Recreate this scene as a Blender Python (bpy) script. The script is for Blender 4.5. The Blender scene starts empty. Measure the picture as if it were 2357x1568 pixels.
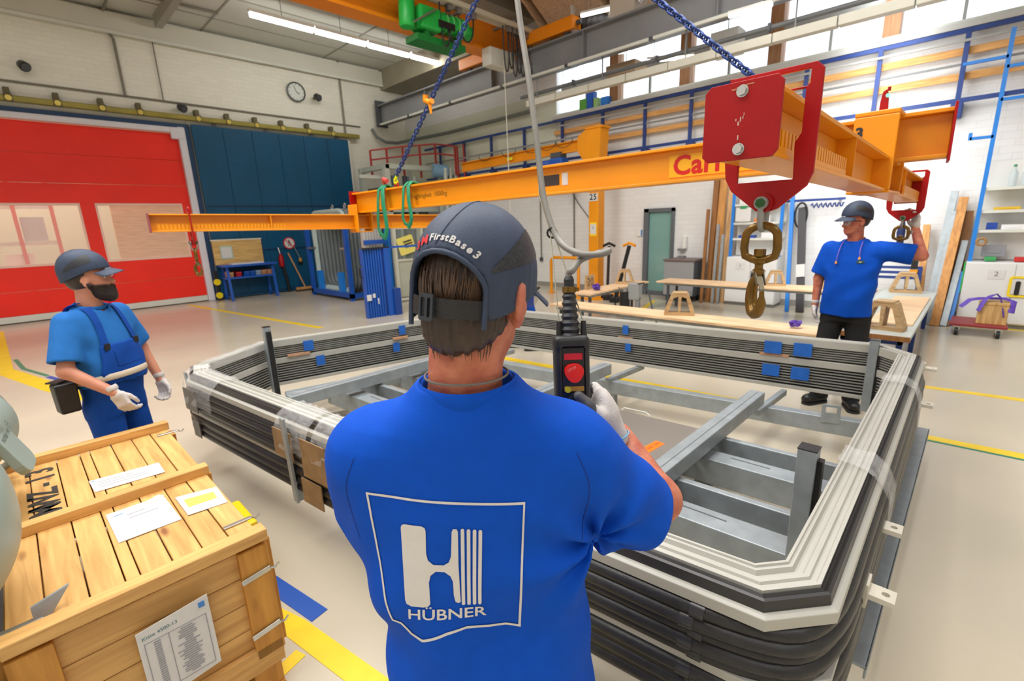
import bpy, bmesh, math, random
import numpy as np
from mathutils import Matrix, Vector
from mathutils.bvhtree import BVHTree
from mathutils.geometry import tessellate_polygon
random.seed(4); RNG = np.random.default_rng(4)
SC = bpy.context.scene; COL = SC.collection
PI = math.pi

# ---------------------------------------------------------------- camera
def cam_axes(yaw, pitch, roll):
    cy, sy, cp, sp = math.cos(yaw), math.sin(yaw), math.cos(pitch), math.sin(pitch)
    fwd = Vector((-sy*cp, cy*cp, -sp)); right = Vector((cy, sy, 0)); up = right.cross(fwd)
    cr, sr = math.cos(roll), math.sin(roll)
    return right*cr + up*sr, up*cr - right*sr, fwd
YAW = -0.79415
cd = bpy.data.cameras.new('camera'); cam = bpy.data.objects.new('camera', cd); COL.objects.link(cam)
r_, u_, w_ = cam_axes(YAW, 0.24039, -0.036285)
m = Matrix((r_, u_, -w_)).transposed().to_4x4(); m.translation = (0, 0, 1.75)
cam.matrix_world = m
cd.sensor_fit = 'HORIZONTAL'; cd.sensor_width = 36; cd.lens = 36*1093.4/2357
cd.clip_start = 0.05; cd.clip_end = 100
cd.dof.use_dof = True; cd.dof.focus_distance = 1.15; cd.dof.aperture_fstop = 5.0
SC.camera = cam

# ---------------------------------------------------------------- world, daylight, exposure
wd = bpy.data.worlds.new('world'); SC.world = wd; wd.use_nodes = True
bg = wd.node_tree.nodes['Background']; bg.inputs[0].default_value = (0.86, 0.93, 1.0, 1); bg.inputs[1].default_value = 2.6
SC.view_settings.view_transform = 'Standard'; SC.view_settings.look = 'None'
SC.view_settings.gamma = 1; SC.view_settings.use_curve_mapping = False
SC.view_settings.exposure = -0.12
SC.cycles.max_bounces = 8; SC.cycles.diffuse_bounces = 4; SC.cycles.transparent_max_bounces = 12
SC.cycles.use_denoising = True; SC.cycles.sample_clamp_indirect = 6
SC.cycles.caustics_reflective = False; SC.cycles.caustics_refractive = False
def area(name, loc, sx, sy, power, rot=(0,0,0), col=(1,1,1)):
    l = bpy.data.lights.new(name, 'AREA'); l.shape = 'RECTANGLE'; l.size = sx; l.size_y = sy
    l.energy = power; l.color = col
    o = bpy.data.objects.new(name, l); COL.objects.link(o); o.location = loc; o.rotation_euler = rot
    return o
# soft area lamps added under the roof lights of the hall (the openings are built with the roof below)
area('roof_fill_light', (2.5, 1.6, 7.05), 11.0, 2.4, 640, col=(1, .97, .93))
area('roof_fill_light', (0.0, -3.6, 7.05), 9.0, 2.4, 130, col=(1, .97, .93))
area('roof_fill_light', (0.0, 5.8, 7.05), 8.0, 2.0, 520, col=(1, .98, .95))
area('window_daylight', (10.2, 1.5, 5.2), 9.0, 0.9, 120, rot=(0, math.radians(65), PI) , col=(.93, .97, 1))

# ---------------------------------------------------------------- helpers
def lin(c): c /= 255.0; return c/12.92 if c <= .04045 else ((c+.055)/1.055)**2.4
def S(r, g, b): return (lin(r), lin(g), lin(b))
MATS = {}
def mat(name, col, rough=.5, metal=0, var=0, vs=4, bump=0, bs=60, coat=0, stretch=(1,1,1), dark=None,
        emit=0, alpha=1, trans=0, spec=.5, detail=4):
    if name in MATS: return MATS[name]
    M = bpy.data.materials.new(name); M.use_nodes = True; nt = M.node_tree; N = nt.nodes; L = nt.links
    b = N['Principled BSDF']; c4 = (*col, 1)
    b.inputs['Base Color'].default_value = c4; b.inputs['Roughness'].default_value = rough
    b.inputs['Metallic'].default_value = metal; b.inputs['Coat Weight'].default_value = coat
    b.inputs['Specular IOR Level'].default_value = spec
    if alpha < 1: b.inputs['Alpha'].default_value = alpha
    if trans: b.inputs['Transmission Weight'].default_value = trans
    if emit: b.inputs['Emission Color'].default_value = c4; b.inputs['Emission Strength'].default_value = emit
    if var or bump:
        tc = N.new('ShaderNodeTexCoord'); mp = N.new('ShaderNodeMapping'); mp.inputs['Scale'].default_value = stretch
        L.new(tc.outputs['Object'], mp.inputs['Vector'])
    if var:
        n = N.new('ShaderNodeTexNoise'); n.inputs['Scale'].default_value = vs; n.inputs['Detail'].default_value = detail
        L.new(mp.outputs[0], n.inputs['Vector'])
        rp = N.new('ShaderNodeValToRGB'); rp.color_ramp.elements[0].position = .35; rp.color_ramp.elements[1].position = .68
        d = dark or tuple(x*(1-var) for x in col); l = tuple(min(1, x*(1+var*.6)) for x in col)
        rp.color_ramp.elements[0].color = (*d, 1); rp.color_ramp.elements[1].color = (*l, 1)
        L.new(n.outputs[0], rp.inputs[0]); L.new(rp.outputs[0], b.inputs['Base Color'])
    if bump:
        n2 = N.new('ShaderNodeTexNoise'); n2.inputs['Scale'].default_value = bs; n2.inputs['Detail'].default_value = 3
        L.new(mp.outputs[0], n2.inputs['Vector'])
        bp = N.new('ShaderNodeBump'); bp.inputs['Strength'].default_value = bump; bp.inputs['Distance'].default_value = .01
        L.new(n2.outputs[0], bp.inputs['Height']); L.new(bp.outputs[0], b.inputs['Normal'])
    MATS[name] = M
    return M
def wood(name, col, axis=0, knots=.5, rough=.55):
    """sawn pine: grain stretched along one axis of the piece, scattered knots"""
    if name in MATS: return MATS[name]
    M = mat(name, col, rough); nt = M.node_tree; N = nt.nodes; L = nt.links; b = N['Principled BSDF']
    tc = N.new('ShaderNodeTexCoord'); inf = N.new('ShaderNodeObjectInfo')
    ad = N.new('ShaderNodeVectorMath'); ad.operation = 'ADD'
    sc = N.new('ShaderNodeVectorMath'); sc.operation = 'SCALE'; sc.inputs['Scale'].default_value = 17.0
    cmb = N.new('ShaderNodeCombineXYZ')
    for i in range(3): L.new(inf.outputs['Random'], cmb.inputs[i])
    L.new(cmb.outputs[0], sc.inputs[0]); L.new(tc.outputs['Object'], ad.inputs[0]); L.new(sc.outputs[0], ad.inputs[1])
    mp = N.new('ShaderNodeMapping'); s = [14, 14, 14]; s[axis] = 1.1; mp.inputs['Scale'].default_value = s
    L.new(ad.outputs[0], mp.inputs[0])
    n = N.new('ShaderNodeTexNoise'); n.inputs['Scale'].default_value = 2.2; n.inputs['Detail'].default_value = 6; n.inputs['Distortion'].default_value = .6
    L.new(mp.outputs[0], n.inputs['Vector'])
    rp = N.new('ShaderNodeValToRGB'); rp.color_ramp.elements[0].position = .3; rp.color_ramp.elements[1].position = .7
    rp.color_ramp.elements[0].color = (*[x*y for x, y in zip(col, (.72, .62, .5))], 1); rp.color_ramp.elements[1].color = (*[min(1, x*1.12) for x in col], 1)
    L.new(n.outputs[0], rp.inputs[0])
    mp2 = N.new('ShaderNodeMapping'); s2 = [7, 7, 7]; s2[axis] = 2.2; mp2.inputs['Scale'].default_value = s2
    L.new(ad.outputs[0], mp2.inputs[0])
    v = N.new('ShaderNodeTexVoronoi'); v.inputs['Scale'].default_value = 1.0; L.new(mp2.outputs[0], v.inputs['Vector'])
    r2 = N.new('ShaderNodeValToRGB'); r2.color_ramp.elements[0].position = .045; r2.color_ramp.elements[1].position = .13
    r2.color_ramp.elements[0].color = (*[x*y for x, y in zip(col, (.35, .22, .15))], 1); r2.color_ramp.elements[1].color = (1, 1, 1, 1)
    L.new(v.outputs['Distance'], r2.inputs[0])
    mx = N.new('ShaderNodeMix'); mx.data_type = 'RGBA'; mx.blend_type = 'MULTIPLY'; mx.inputs['Factor'].default_value = knots
    L.new(rp.outputs[0], mx.inputs['A']); L.new(r2.outputs[0], mx.inputs['B']); L.new(mx.outputs['Result'], b.inputs['Base Color'])
    return M
def film(name, rough=.12, density=.35, col=(1,1,1)):
    """clear packing film: glossy coat over a mostly transparent sheet"""
    M = bpy.data.materials.new(name); M.use_nodes = True; nt = M.node_tree; N = nt.nodes; L = nt.links
    b = N['Principled BSDF']; b.inputs['Base Color'].default_value = (*col, 1); b.inputs['Roughness'].default_value = rough
    tr = N.new('ShaderNodeBsdfTransparent'); mx = N.new('ShaderNodeMixShader')
    tc = N.new('ShaderNodeTexCoord'); n = N.new('ShaderNodeTexNoise'); n.inputs['Scale'].default_value = 30; n.inputs['Detail'].default_value = 4
    L.new(tc.outputs['Object'], n.inputs['Vector'])
    rp = N.new('ShaderNodeMapRange'); rp.inputs['To Min'].default_value = density*.35; rp.inputs['To Max'].default_value = density*1.6
    L.new(n.outputs[0], rp.inputs[0]); L.new(rp.outputs[0], mx.inputs[0])
    bp = N.new('ShaderNodeBump'); bp.inputs['Strength'].default_value = .9; bp.inputs['Distance'].default_value = .02
    L.new(n.outputs[0], bp.inputs['Height']); L.new(bp.outputs[0], b.inputs['Normal'])
    L.new(tr.outputs[0], mx.inputs[1]); L.new(b.outputs[0], mx.inputs[2]); L.new(mx.outputs[0], N['Material Output'].inputs[0])
    return M

class MB:
    def __init__(s): s.v = []; s.f = []
    def add(s, vs, fs):
        n = len(s.v); s.v += [tuple(p) for p in vs]; s.f += [tuple(i+n for i in f) for f in fs]; return s
    def box(s, x0, x1, y0, y1, z0, z1):
        return s.add([(x0,y0,z0),(x1,y0,z0),(x1,y1,z0),(x0,y1,z0),(x0,y0,z1),(x1,y0,z1),(x1,y1,z1),(x0,y1,z1)],
                     [(0,3,2,1),(4,5,6,7),(0,1,5,4),(1,2,6,5),(2,3,7,6),(3,0,4,7)])
    def bar(s, p0, p1, w, h, up=(0,0,1), ext=0):
        p0 = Vector(p0); p1 = Vector(p1); d = (p1-p0).normalized(); p0 = p0-d*ext; p1 = p1+d*ext
        a = d.cross(Vector(up))
        if a.length < 1e-4: a = d.cross(Vector((0,1,0)))
        a.normalize(); b = a.cross(d).normalized(); a = a*w/2; b = b*h/2
        vs = [p0-a-b, p0+a-b, p0+a+b, p0-a+b, p1-a-b, p1+a-b, p1+a+b, p1-a+b]
        return s.add(vs, [(0,1,2,3),(7,6,5,4),(0,4,5,1),(1,5,6,2),(2,6,7,3),(3,7,4,0)])
    def ibeam(s, p0, p1, h, b, tw=.008, tf=.012, up=(0,0,1)):
        U = Vector(up).normalized(); p0 = Vector(p0); p1 = Vector(p1); o = U*(h/2-tf/2)
        s.bar(p0+o, p1+o, b, tf, up); s.bar(p0-o, p1-o, b, tf, up); return s.bar(p0, p1, tw, h-2*tf, up)
    def cyl(s, p0, p1, r0, r1=None, n=16, cap=True):
        r1 = r0 if r1 is None else r1; p0 = Vector(p0); p1 = Vector(p1); d = (p1-p0).normalized()
        a = d.orthogonal().normalized(); b = d.cross(a); vs = []
        for p, r in ((p0,r0),(p1,r1)):
            vs += [p + (a*math.cos(2*PI*i/n)+b*math.sin(2*PI*i/n))*r for i in range(n)]
        fs = [(i,(i+1)%n,n+(i+1)%n,n+i) for i in range(n)]
        if cap: fs += [tuple(range(n))[::-1], tuple(range(n,2*n))]
        return s.add(vs, fs)
    def tube(s, pts, r, n=8, closed=False, flat=None):
        P = [Vector(p) for p in pts]; m = len(P); R = r if isinstance(r, (list, tuple)) else [r]*m
        T = []
        for i in range(m):
            if closed: t = P[(i+1)%m]-P[i-1]
            else: t = P[min(i+1,m-1)]-P[max(i-1,0)]
            T.append(t.normalized())
        a = T[0].orthogonal().normalized(); vs = []
        if flat is not None:
            a = Vector(flat)-T[0]*T[0].dot(Vector(flat)); a.normalize()
        for i in range(m):
            a = a-T[i]*T[i].dot(a); a.normalize(); b = T[i].cross(a)
            ra, rb = R[i] if isinstance(R[i], (list, tuple)) else (R[i], R[i])
            vs += [P[i]+a*ra*math.cos(2*PI*k/n)+b*rb*math.sin(2*PI*k/n) for k in range(n)]
        fs = []
        for i in range(m if closed else m-1):
            j = (i+1) % m
            fs += [(i*n+k, i*n+(k+1)%n, j*n+(k+1)%n, j*n+k) for k in range(n)]
        if not closed: fs += [tuple(range(n))[::-1], tuple(range((m-1)*n, m*n))]
        return s.add(vs, fs)
    def lathe(s, prof, c, n=24, axis=(0,0,1)):
        ax = Vector(axis).normalized(); a = ax.orthogonal().normalized(); b = ax.cross(a); c = Vector(c); vs = []
        for r, h in prof: vs += [c+ax*h+(a*math.cos(2*PI*i/n)+b*math.sin(2*PI*i/n))*r for i in range(n)]
        fs = []
        for j in range(len(prof)-1): fs += [(j*n+i, j*n+(i+1)%n, (j+1)*n+(i+1)%n, (j+1)*n+i) for i in range(n)]
        if prof[0][0] > 1e-5: fs.append(tuple(range(n))[::-1])
        if prof[-1][0] > 1e-5: fs.append(tuple(range((len(prof)-1)*n, len(prof)*n)))
        return s.add(vs, fs)
    def prism(s, loops, o, ux, uy, t):
        """flat plate: outline (and holes) in the plane o+u*ux+v*uy, extruded by the vector t"""
        o = Vector(o); ux = Vector(ux); uy = Vector(uy); t = Vector(t)
        tri = tessellate_polygon([[Vector((p[0],p[1],0)) for p in l] for l in loops])
        fl = [p for l in loops for p in l]; n = len(fl)
        vs = [o+ux*p[0]+uy*p[1] for p in fl]; vs += [v+t for v in vs]
        fs = [tuple(a) for a in tri]+[tuple(i+n for i in a[::-1]) for a in tri]; k = 0
        for l in loops:
            q = len(l); fs += [(k+i, k+(i+1)%q, n+k+(i+1)%q, n+k+i) for i in range(q)]; k += q
        return s.add(vs, fs)
    def sweep(s, prof, poly, closed=True):
        """profile [(inset, z)] swept round a horizontal polygon with mitred corners"""
        m = len(poly); rings = []
        for i in range(m):
            p = Vector(poly[i]); rings.append([(*(miter(poly, i, d)), z) for d, z in prof])
        q = len(prof); vs = [p for r in rings for p in r]; fs = []
        for i in range(m):
            j = (i+1) % m
            fs += [(i*q+k, j*q+k, j*q+(k+1)%q, i*q+(k+1)%q) for k in range(q)]
        return s.add(vs, fs)
def miter(poly, i, d):
    p = Vector(poly[i][:2]); a = (p-Vector(poly[i-1][:2])).normalized(); b = (Vector(poly[(i+1) % len(poly)][:2])-p).normalized()
    na = Vector((-a.y, a.x)); nb = Vector((-b.y, b.x)); n = (na+nb); n = n/max(.2, n.dot(na))
    return (p.x+n.x*d, p.y+n.y*d)
def rrect(w, h, r, n=4, cx=0, cy=0):
    out = []
    for sx, sy, a0 in ((1,1,0),(-1,1,90),(-1,-1,180),(1,-1,270)):
        for k in range(n+1):
            a = math.radians(a0+90*k/n); out.append((cx+sx*(w/2-r)+r*math.cos(a), cy+sy*(h/2-r)+r*math.sin(a)))
    return out
WM = {}
def place(o, parent):
    if parent is not None: o.parent = parent
def obj(name, mb, m, parent=None, smooth=None, bevel=0, seg=2, kind=None, label=None, local=False, recalc=True):
    me = bpy.data.meshes.new(name); v = mb.v
    Mw = WM.get(parent) if parent is not None else None
    if Mw is not None and not local:
        inv = Mw.inverted(); v = [inv @ Vector(p) for p in v]
    me.from_pydata([tuple(p) for p in v], [], mb.f)
    if recalc:
        bm = bmesh.new(); bm.from_mesh(me); bmesh.ops.recalc_face_normals(bm, faces=bm.faces); bm.to_mesh(me); bm.free()
    me.materials.append(m)
    if smooth is not None:
        me.polygons.foreach_set('use_smooth', [True]*len(me.polygons)); me.set_sharp_from_angle(angle=math.radians(smooth))
    o = bpy.data.objects.new(name, me); COL.objects.link(o)
    if parent is not None: o.parent = parent; WM[o] = WM[parent]
    else: WM[o] = Matrix.Identity(4)
    if bevel:
        b = o.modifiers.new('bevel', 'BEVEL'); b.width = bevel; b.segments = seg; b.limit_method = 'ANGLE'; b.angle_limit = math.radians(40)
    if kind: o['kind'] = kind
    if label: o['label'] = label
    return o
def tag(o, label, cat, group=None):
    o['label'] = label; o['category'] = cat
    if group: o['group'] = group
    return o
def thing(name, label, cat, loc=(0,0,0), rz=0, group=None):
    o = bpy.data.objects.new(name, None); COL.objects.link(o); o.empty_display_size = .1
    o.location = loc; o.rotation_euler = (0,0,rz)
    WM[o] = Matrix.Translation(loc) @ Matrix.Rotation(rz, 4, 'Z')
    return tag(o, label, cat, group)
def struct(o): o['kind'] = 'structure'; return o
def dup(root, loc, rz=0, label=None):
    r = root.copy(); COL.objects.link(r); r.location = loc; r.rotation_euler = (0,0,rz)
    WM[r] = Matrix.Translation(loc) @ Matrix.Rotation(rz, 4, 'Z')
    if label: r['label'] = label
    for ch in root.children:
        c = ch.copy(); COL.objects.link(c); c.parent = r; WM[c] = WM[r]
        for g in ch.children:
            d = g.copy(); COL.objects.link(d); d.parent = c
    return r
def share(src, parent, M):
    """another piece that shares the mesh of src, moved by matrix M (in the parent's space)"""
    c = src.copy(); COL.objects.link(c); c.parent = parent; c.matrix_local = M; WM[c] = WM[parent] @ M; return c
def text_mb(txt, size, o, ux, uy, depth=.0006, align='CENTER', spread=1.0, bold=0):
    """lettering as a thin raised mesh"""
    cu = bpy.data.curves.new('lettering', 'FONT'); cu.body = txt; cu.size = size; cu.align_x = align; cu.align_y = 'CENTER'
    cu.space_character = spread; cu.resolution_u = 3; cu.offset = bold
    t = bpy.data.objects.new('lettering', cu); COL.objects.link(t)
    bpy.context.view_layer.update()
    me = t.to_mesh(); o = Vector(o); ux = Vector(ux).normalized(); uy = Vector(uy).normalized(); nz = ux.cross(uy)
    mb = MB(); mb.add([o+ux*v.co.x+uy*v.co.y+nz*depth for v in me.vertices], [tuple(p.vertices) for p in me.polygons])
    t.to_mesh_clear(); bpy.data.objects.remove(t); bpy.data.curves.remove(cu)
    return mb

# ---------------------------------------------------------------- signed distance shapes -> mesh
def surf(fn, lo, hi, res, smooth_it=1):
    """mesh of the zero level of fn(P) on a grid (surface nets)"""
    lo = np.array(lo, float); hi = np.array(hi, float); n = np.ceil((hi-lo)/res).astype(int)+1
    ax = [lo[i]+res*np.arange(n[i]) for i in range(3)]
    V = np.empty(n, np.float32)
    step = max(1, int(400000//(n[1]*n[2])))
    for i in range(0, n[0], step):
        g = np.stack(np.meshgrid(ax[0][i:i+step], ax[1], ax[2], indexing='ij'), -1).reshape(-1, 3)
        V[i:i+step] = fn(g).reshape(-1, n[1], n[2])
    I = V < 0
    c = [V[a:n[0]-1+a, b:n[1]-1+b, d:n[2]-1+d] for a in (0,1) for b in (0,1) for d in (0,1)]
    offs = [(a,b,d) for a in (0,1) for b in (0,1) for d in (0,1)]
    s = sum((x < 0).astype(np.int8) for x in c); cell = (s > 0) & (s < 8)
    idx = np.argwhere(cell); num = -np.ones(cell.shape, np.int64); num[cell] = np.arange(len(idx))
    cv = np.stack([x[cell] for x in c], 1); pos = np.zeros((len(idx), 3)); cnt = np.zeros(len(idx))
    for a in range(8):
        for b in range(a+1, 8):
            if sum(abs(offs[a][k]-offs[b][k]) for k in range(3)) != 1: continue
            ch = (cv[:,a] < 0) != (cv[:,b] < 0); t = cv[:,a]/np.where(ch, cv[:,a]-cv[:,b], 1)
            p = np.array(offs[a])[None]+t[:,None]*(np.array(offs[b])-np.array(offs[a]))[None]
            pos[ch] += p[ch]; cnt[ch] += 1
    pos = lo+(idx+pos/cnt[:,None])*res
    F = []
    for axi in range(3):
        e = [slice(None)]*3; f = [slice(None)]*3; e[axi] = slice(0, -1); f[axi] = slice(1, None)
        A = I[tuple(e)]; B = I[tuple(f)]; ch = np.argwhere(A != B)
        o1, o2 = [(1,2),(2,0),(0,1)][axi]
        ok = (ch[:,o1] > 0) & (ch[:,o2] > 0) & (ch[:,o1] < n[o1]-1) & (ch[:,o2] < n[o2]-1); ch = ch[ok]
        sg = A[tuple(ch.T)]; q = []
        for d1, d2 in ((1,1),(0,1),(0,0),(1,0)):
            k = ch.copy(); k[:,o1] -= d1; k[:,o2] -= d2; q.append(num[tuple(k.T)])
        q = np.stack(q, 1); q[~sg] = q[~sg][:, ::-1]; F.append(q)
    mb = MB(); mb.v = [tuple(p) for p in pos]; mb.f = [tuple(int(x) for x in r) for r in np.concatenate(F)]
    return mb
def smin(a, b, k):
    h = np.clip(.5+.5*(b-a)/k, 0, 1); return b*(1-h)+a*h-k*h*(1-h)
def smax(a, b, k): return -smin(-a, -b, k)
def cone(P, a, b, ra, rb, sq=None):
    """tapered capsule from a to b; sq = (direction, factor) squashes it along a direction"""
    a = np.array(a, float); b = np.array(b, float); ab = b-a; q = P-a
    t = np.clip(q@ab/(ab@ab), 0, 1); w = q-t[:,None]*ab
    if sq is not None:
        d = np.array(sq[0], float); d /= np.linalg.norm(d); c = w@d; w = w+(c*(1/sq[1]-1))[:,None]*d
    return np.sqrt((w*w).sum(1))-(ra+t*(rb-ra))
def ell(P, c, r, R=None):
    q = P-np.array(c, float)
    if R is not None: q = q@np.array(R)
    r = np.array(r, float); k = np.sqrt(((q/r)**2).sum(1)); k1 = np.sqrt(((q/(r*r))**2).sum(1))
    return k*(k-1)/np.maximum(k1, 1e-6)
def rbox(P, c, h, r, R=None):
    q = P-np.array(c, float)
    if R is not None: q = q@np.array(R)
    q = np.abs(q)-(np.array(h, float)-r)
    return np.sqrt((np.maximum(q, 0)**2).sum(1))+np.minimum(q.max(1), 0)-r
def chain(P, pts, rad, k=.01):
    d = None
    for i in range(len(pts)-1):
        c = cone(P, pts[i], pts[i+1], rad[i], rad[i+1]); d = c if d is None else smin(d, c, k)
    return d
def stack(P, rows, n=2.3):
    """trunk: rows of (z, cx, cy, half width, half depth), superellipse sections"""
    rows = np.array(rows, float); z = P[:,2]
    cx, cy, a, b = (np.interp(z, rows[:,0], rows[:,i]) for i in (1,2,3,4))
    e = (np.abs((P[:,0]-cx)/a)**n+np.abs((P[:,1]-cy)/b)**n)**(1/n)
    d = (e-1)*np.minimum(a, b)*.92
    return np.maximum(d, np.maximum(rows[0,0]-z, z-rows[-1,0]))

# ================================================================ materials
YEL = mat('crane_yellow', S(236,150,0), .42, var=.08, vs=2, coat=.08)
ORG = mat('crane_orange', S(238,140,20), .4, var=.06, vs=1)
REDP = mat('red_paint', S(164,2,8), .45, var=.07, vs=6, spec=.35)
WHITE = mat('white_paint', S(232,232,228), .55, var=.04, vs=2)
OFFW = mat('off_white_paint', S(214,216,206), .55, var=.05, vs=2)
BLUE = mat('blue_steel', S(24,84,178), .42, var=.08, vs=3)
NAVY = mat('navy_steel', S(30,60,128), .45, var=.06, vs=3)
SKYB = mat('bright_blue_steel', S(30,124,212), .4, var=.05, vs=3)
BLACK = mat('black_plastic', (.012,.012,.013), .42, var=.2, vs=30)
RUB = mat('black_rubber', (.02,.0195,.019), .36, var=.25, vs=25, bump=.12, bs=220)
GREY = mat('grey_paint', S(128,130,130), .5, var=.07, vs=3)
DGREY = mat('dark_grey_paint', S(74,78,82), .5, var=.08, vs=3)
STEEL = mat('grey_girder', S(132,134,136), .5, var=.08, vs=1.5)
GALV = mat('galvanised_steel', S(158,166,170), .42, metal=.35, var=.12, vs=12, bump=.05, bs=40)
ALU = mat('mill_aluminium', S(214,212,204), .3, metal=.55, var=.05, vs=8, stretch=(1,1,1))
ALUW = mat('light_grey_coated_profile', S(182,181,172), .38, var=.04, vs=6)
CHROME = mat('zinc_plated_steel', S(200,202,200), .28, metal=.9, var=.06, vs=20)
GOLD = mat('yellow_passivated_rail', S(150,140,62), .4, metal=.25, var=.15, vs=3)
BRASS = mat('gold_chromated_steel', S(120,88,28), .3, metal=.45, var=.2, vs=14, bump=.05, bs=90)
LIGHTW = wood('light_plywood', S(238,206,168), 1, .12)
TRES = wood('multiplex_wood', S(190,160,118), 0, .15)
PINE_X = wood('pine_grain_across', S(216,170,102), 0, .8)
PINE_Y = wood('pine_grain_along', S(216,170,102), 1, .8)
PINE_D = wood('pine_darker', S(204,146,62), 2, .6)
PAPER = mat('paper', S(214,212,209), .6, var=.02, vs=30)
INK = mat('black_ink', (.02,.02,.022), .6)
GLASS = mat('window_glass', (.9,.95,1), .03, alpha=.18, spec=.5)
FILM = film('clear_packing_film', .08, .2)
TAPE = mat('blue_tape', S(36,104,196), .35, var=.1, vs=20, bump=.3, bs=80)
CARD = mat('cardboard_spacer', S(196,150,116), .7, var=.1, vs=20)
PURP = mat('purple_webbing', S(92,62,168), .6, var=.15, vs=20, bump=.3, bs=60)
TUBE = mat('fluorescent_tube', (1,.99,.95), .3, emit=34)
LEDW = mat('lamp_diffuser', (1,.98,.94), .3, emit=6)
YLINE = mat('yellow_floor_paint', S(240,204,20), .35, var=.08, vs=5)
GLINE = mat('green_floor_tape', S(40,130,100), .4)
BLINE = mat('blue_floor_tape', S(20,78,170), .4)

def brickwork(name, col, sx, sz, axis):
    """painted block masonry, joints as fine relief (too far away to build singly)"""
    M = mat(name, col, .6); nt = M.node_tree; N = nt.nodes; L = nt.links; b = N['Principled BSDF']
    tc = N.new('ShaderNodeTexCoord'); sp = N.new('ShaderNodeSeparateXYZ'); cb = N.new('ShaderNodeCombineXYZ')
    L.new(tc.outputs['Object'], sp.inputs[0]); L.new(sp.outputs[axis], cb.inputs[0]); L.new(sp.outputs[2], cb.inputs[1])
    br = N.new('ShaderNodeTexBrick'); br.inputs['Scale'].default_value = 1; br.inputs['Brick Width'].default_value = sx
    br.inputs['Row Height'].default_value = sz; br.inputs['Mortar Size'].default_value = .007; br.inputs['Mortar Smooth'].default_value = .4
    br.inputs['Color1'].default_value = (*col, 1); br.inputs['Color2'].default_value = (*[x*.95 for x in col], 1)
    br.inputs['Mortar'].default_value = (*[x*.9 for x in col], 1)
    L.new(cb.outputs[0], br.inputs['Vector']); L.new(br.outputs['Color'], b.inputs['Base Color'])
    bp = N.new('ShaderNodeBump'); bp.inputs['Strength'].default_value = .25; bp.inputs['Distance'].default_value = .02; bp.invert = True
    L.new(br.outputs['Fac'], bp.inputs['Height']); L.new(bp.outputs[0], b.inputs['Normal'])
    return M
BRL = brickwork('painted_masonry_left', S(230,228,214), .3, .1, 0)
BRR = brickwork('painted_masonry_right', S(234,234,232), .3, .1, 1)

# ================================================================ setting
FLM = mat('epoxy_floor', S(200,189,168), .22, var=.05, vs=.7, dark=S(190,181,162), spec=.4)
floor = struct(obj('floor', MB().box(-7, 10.4, -7, 15.03, -.2, 0), FLM))
def fline(pts, w, m, z=.003):
    mb = MB(); vs = []
    for i, p in enumerate(pts):
        p = Vector(p); d0 = (p-Vector(pts[i-1])).normalized() if i else None; d1 = (Vector(pts[i+1])-p).normalized() if i < len(pts)-1 else None
        d = ((d0 or d1)+(d1 or d0)).normalized(); n = Vector((-d.y, d.x))*w/2
        for zz in (0, z): vs += [(*(p-n), zz), (*(p+n), zz)]
    fs = [(0,1,3,2), tuple(len(vs)-4+k for k in (0,2,3,1))]
    for i in range(len(pts)-1): fs += [tuple(4*i+k for k in q) for q in ((2,3,7,6),(0,4,5,1),(0,2,6,4),(1,5,7,3))]
    mb.add(vs, fs)
    return obj('floor_line', mb, m, floor)
fline([(2.9,14.6),(3.7,8.6)], .11, YLINE)
fline([(4.20,5.6),(4.34,4.1),(4.62,1.5),(4.74,-.4),(4.95,-3.5)], .115, YLINE)
fline([(4.655,.18),(4.675,-.4),(4.88,-3.5)], .025, GLINE, .0035)
fline([(6.12,.9),(6.15,.2),(6.22,-.5),(6.4,-2.5)], .085, YLINE)
fline([(8.2,4.6),(9.6,5.0)], .1, YLINE)
fline([(9.75,.55),(9.95,-1.2)], .09, YLINE)
fline([(-.55,14),(-.42,9.6),(.02,7.9),(.5,6.4)], .2, YLINE)
fline([(-.3,10.4),(-.22,9.5),(.0,8.7)], .05, GLINE)
fline([(.0,8.65),(.33,7.4)], .06, BLINE)
fline([(.42,2.45),(.56,1.99),(.66,1.45),(.8,.6)], .1, YLINE)
fline([(.545,2.62),(.665,1.98)], .085, BLINE)
fline([(.52,1.845),(.1,1.72)], .06, YLINE)

def box_obj(name, *a, m=None, parent=None, bevel=0): return obj(name, MB().box(*a), m, parent, bevel=bevel)
# ---- left wall with the gate opening, store room behind it
wl = MB().box(-7,-2.6,15.03,15.33,0,7.4).box(-2.6,3.5,15.03,15.33,4.28,7.4).box(3.5,10.6,15.03,15.33,0,7.4)
wall_left = struct(obj('wall_left', wl, BRL))
obj('ledge', MB().box(-7,9.5,14.86,15.03,6.3,6.72), mat('ledge_paint', S(206,204,190), .6, var=.05, vs=1), wall_left)
obj('ledge_lip', MB().box(-7,9.5,14.83,14.9,6.27,6.33), OFFW, wall_left)
PIPE = mat('conduit_grey', S(120,116,104), .5)
cp = obj('conduit', MB().tube([(-7,14.99,5.02),(3,14.99,5.0),(8.6,14.99,4.98)], .022, 8), PIPE, wall_left)
for x, z0 in ((2.55,6.8),(3.3,6.4),(8.05,6.8)):
    obj('conduit', MB().tube([(x-.12 if x < 3 else x,14.97,z0),(x-.1 if x < 3 else x,14.97,6.35),(x,14.97,6.2),(x,14.97,5.0 if x < 8 else 4.6)], .028 if x != 3.3 else .014, 8), PIPE, wall_left)
SRP = mat('store_room_paint', S(226,216,190), .7, var=.06, vs=.8)
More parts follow.
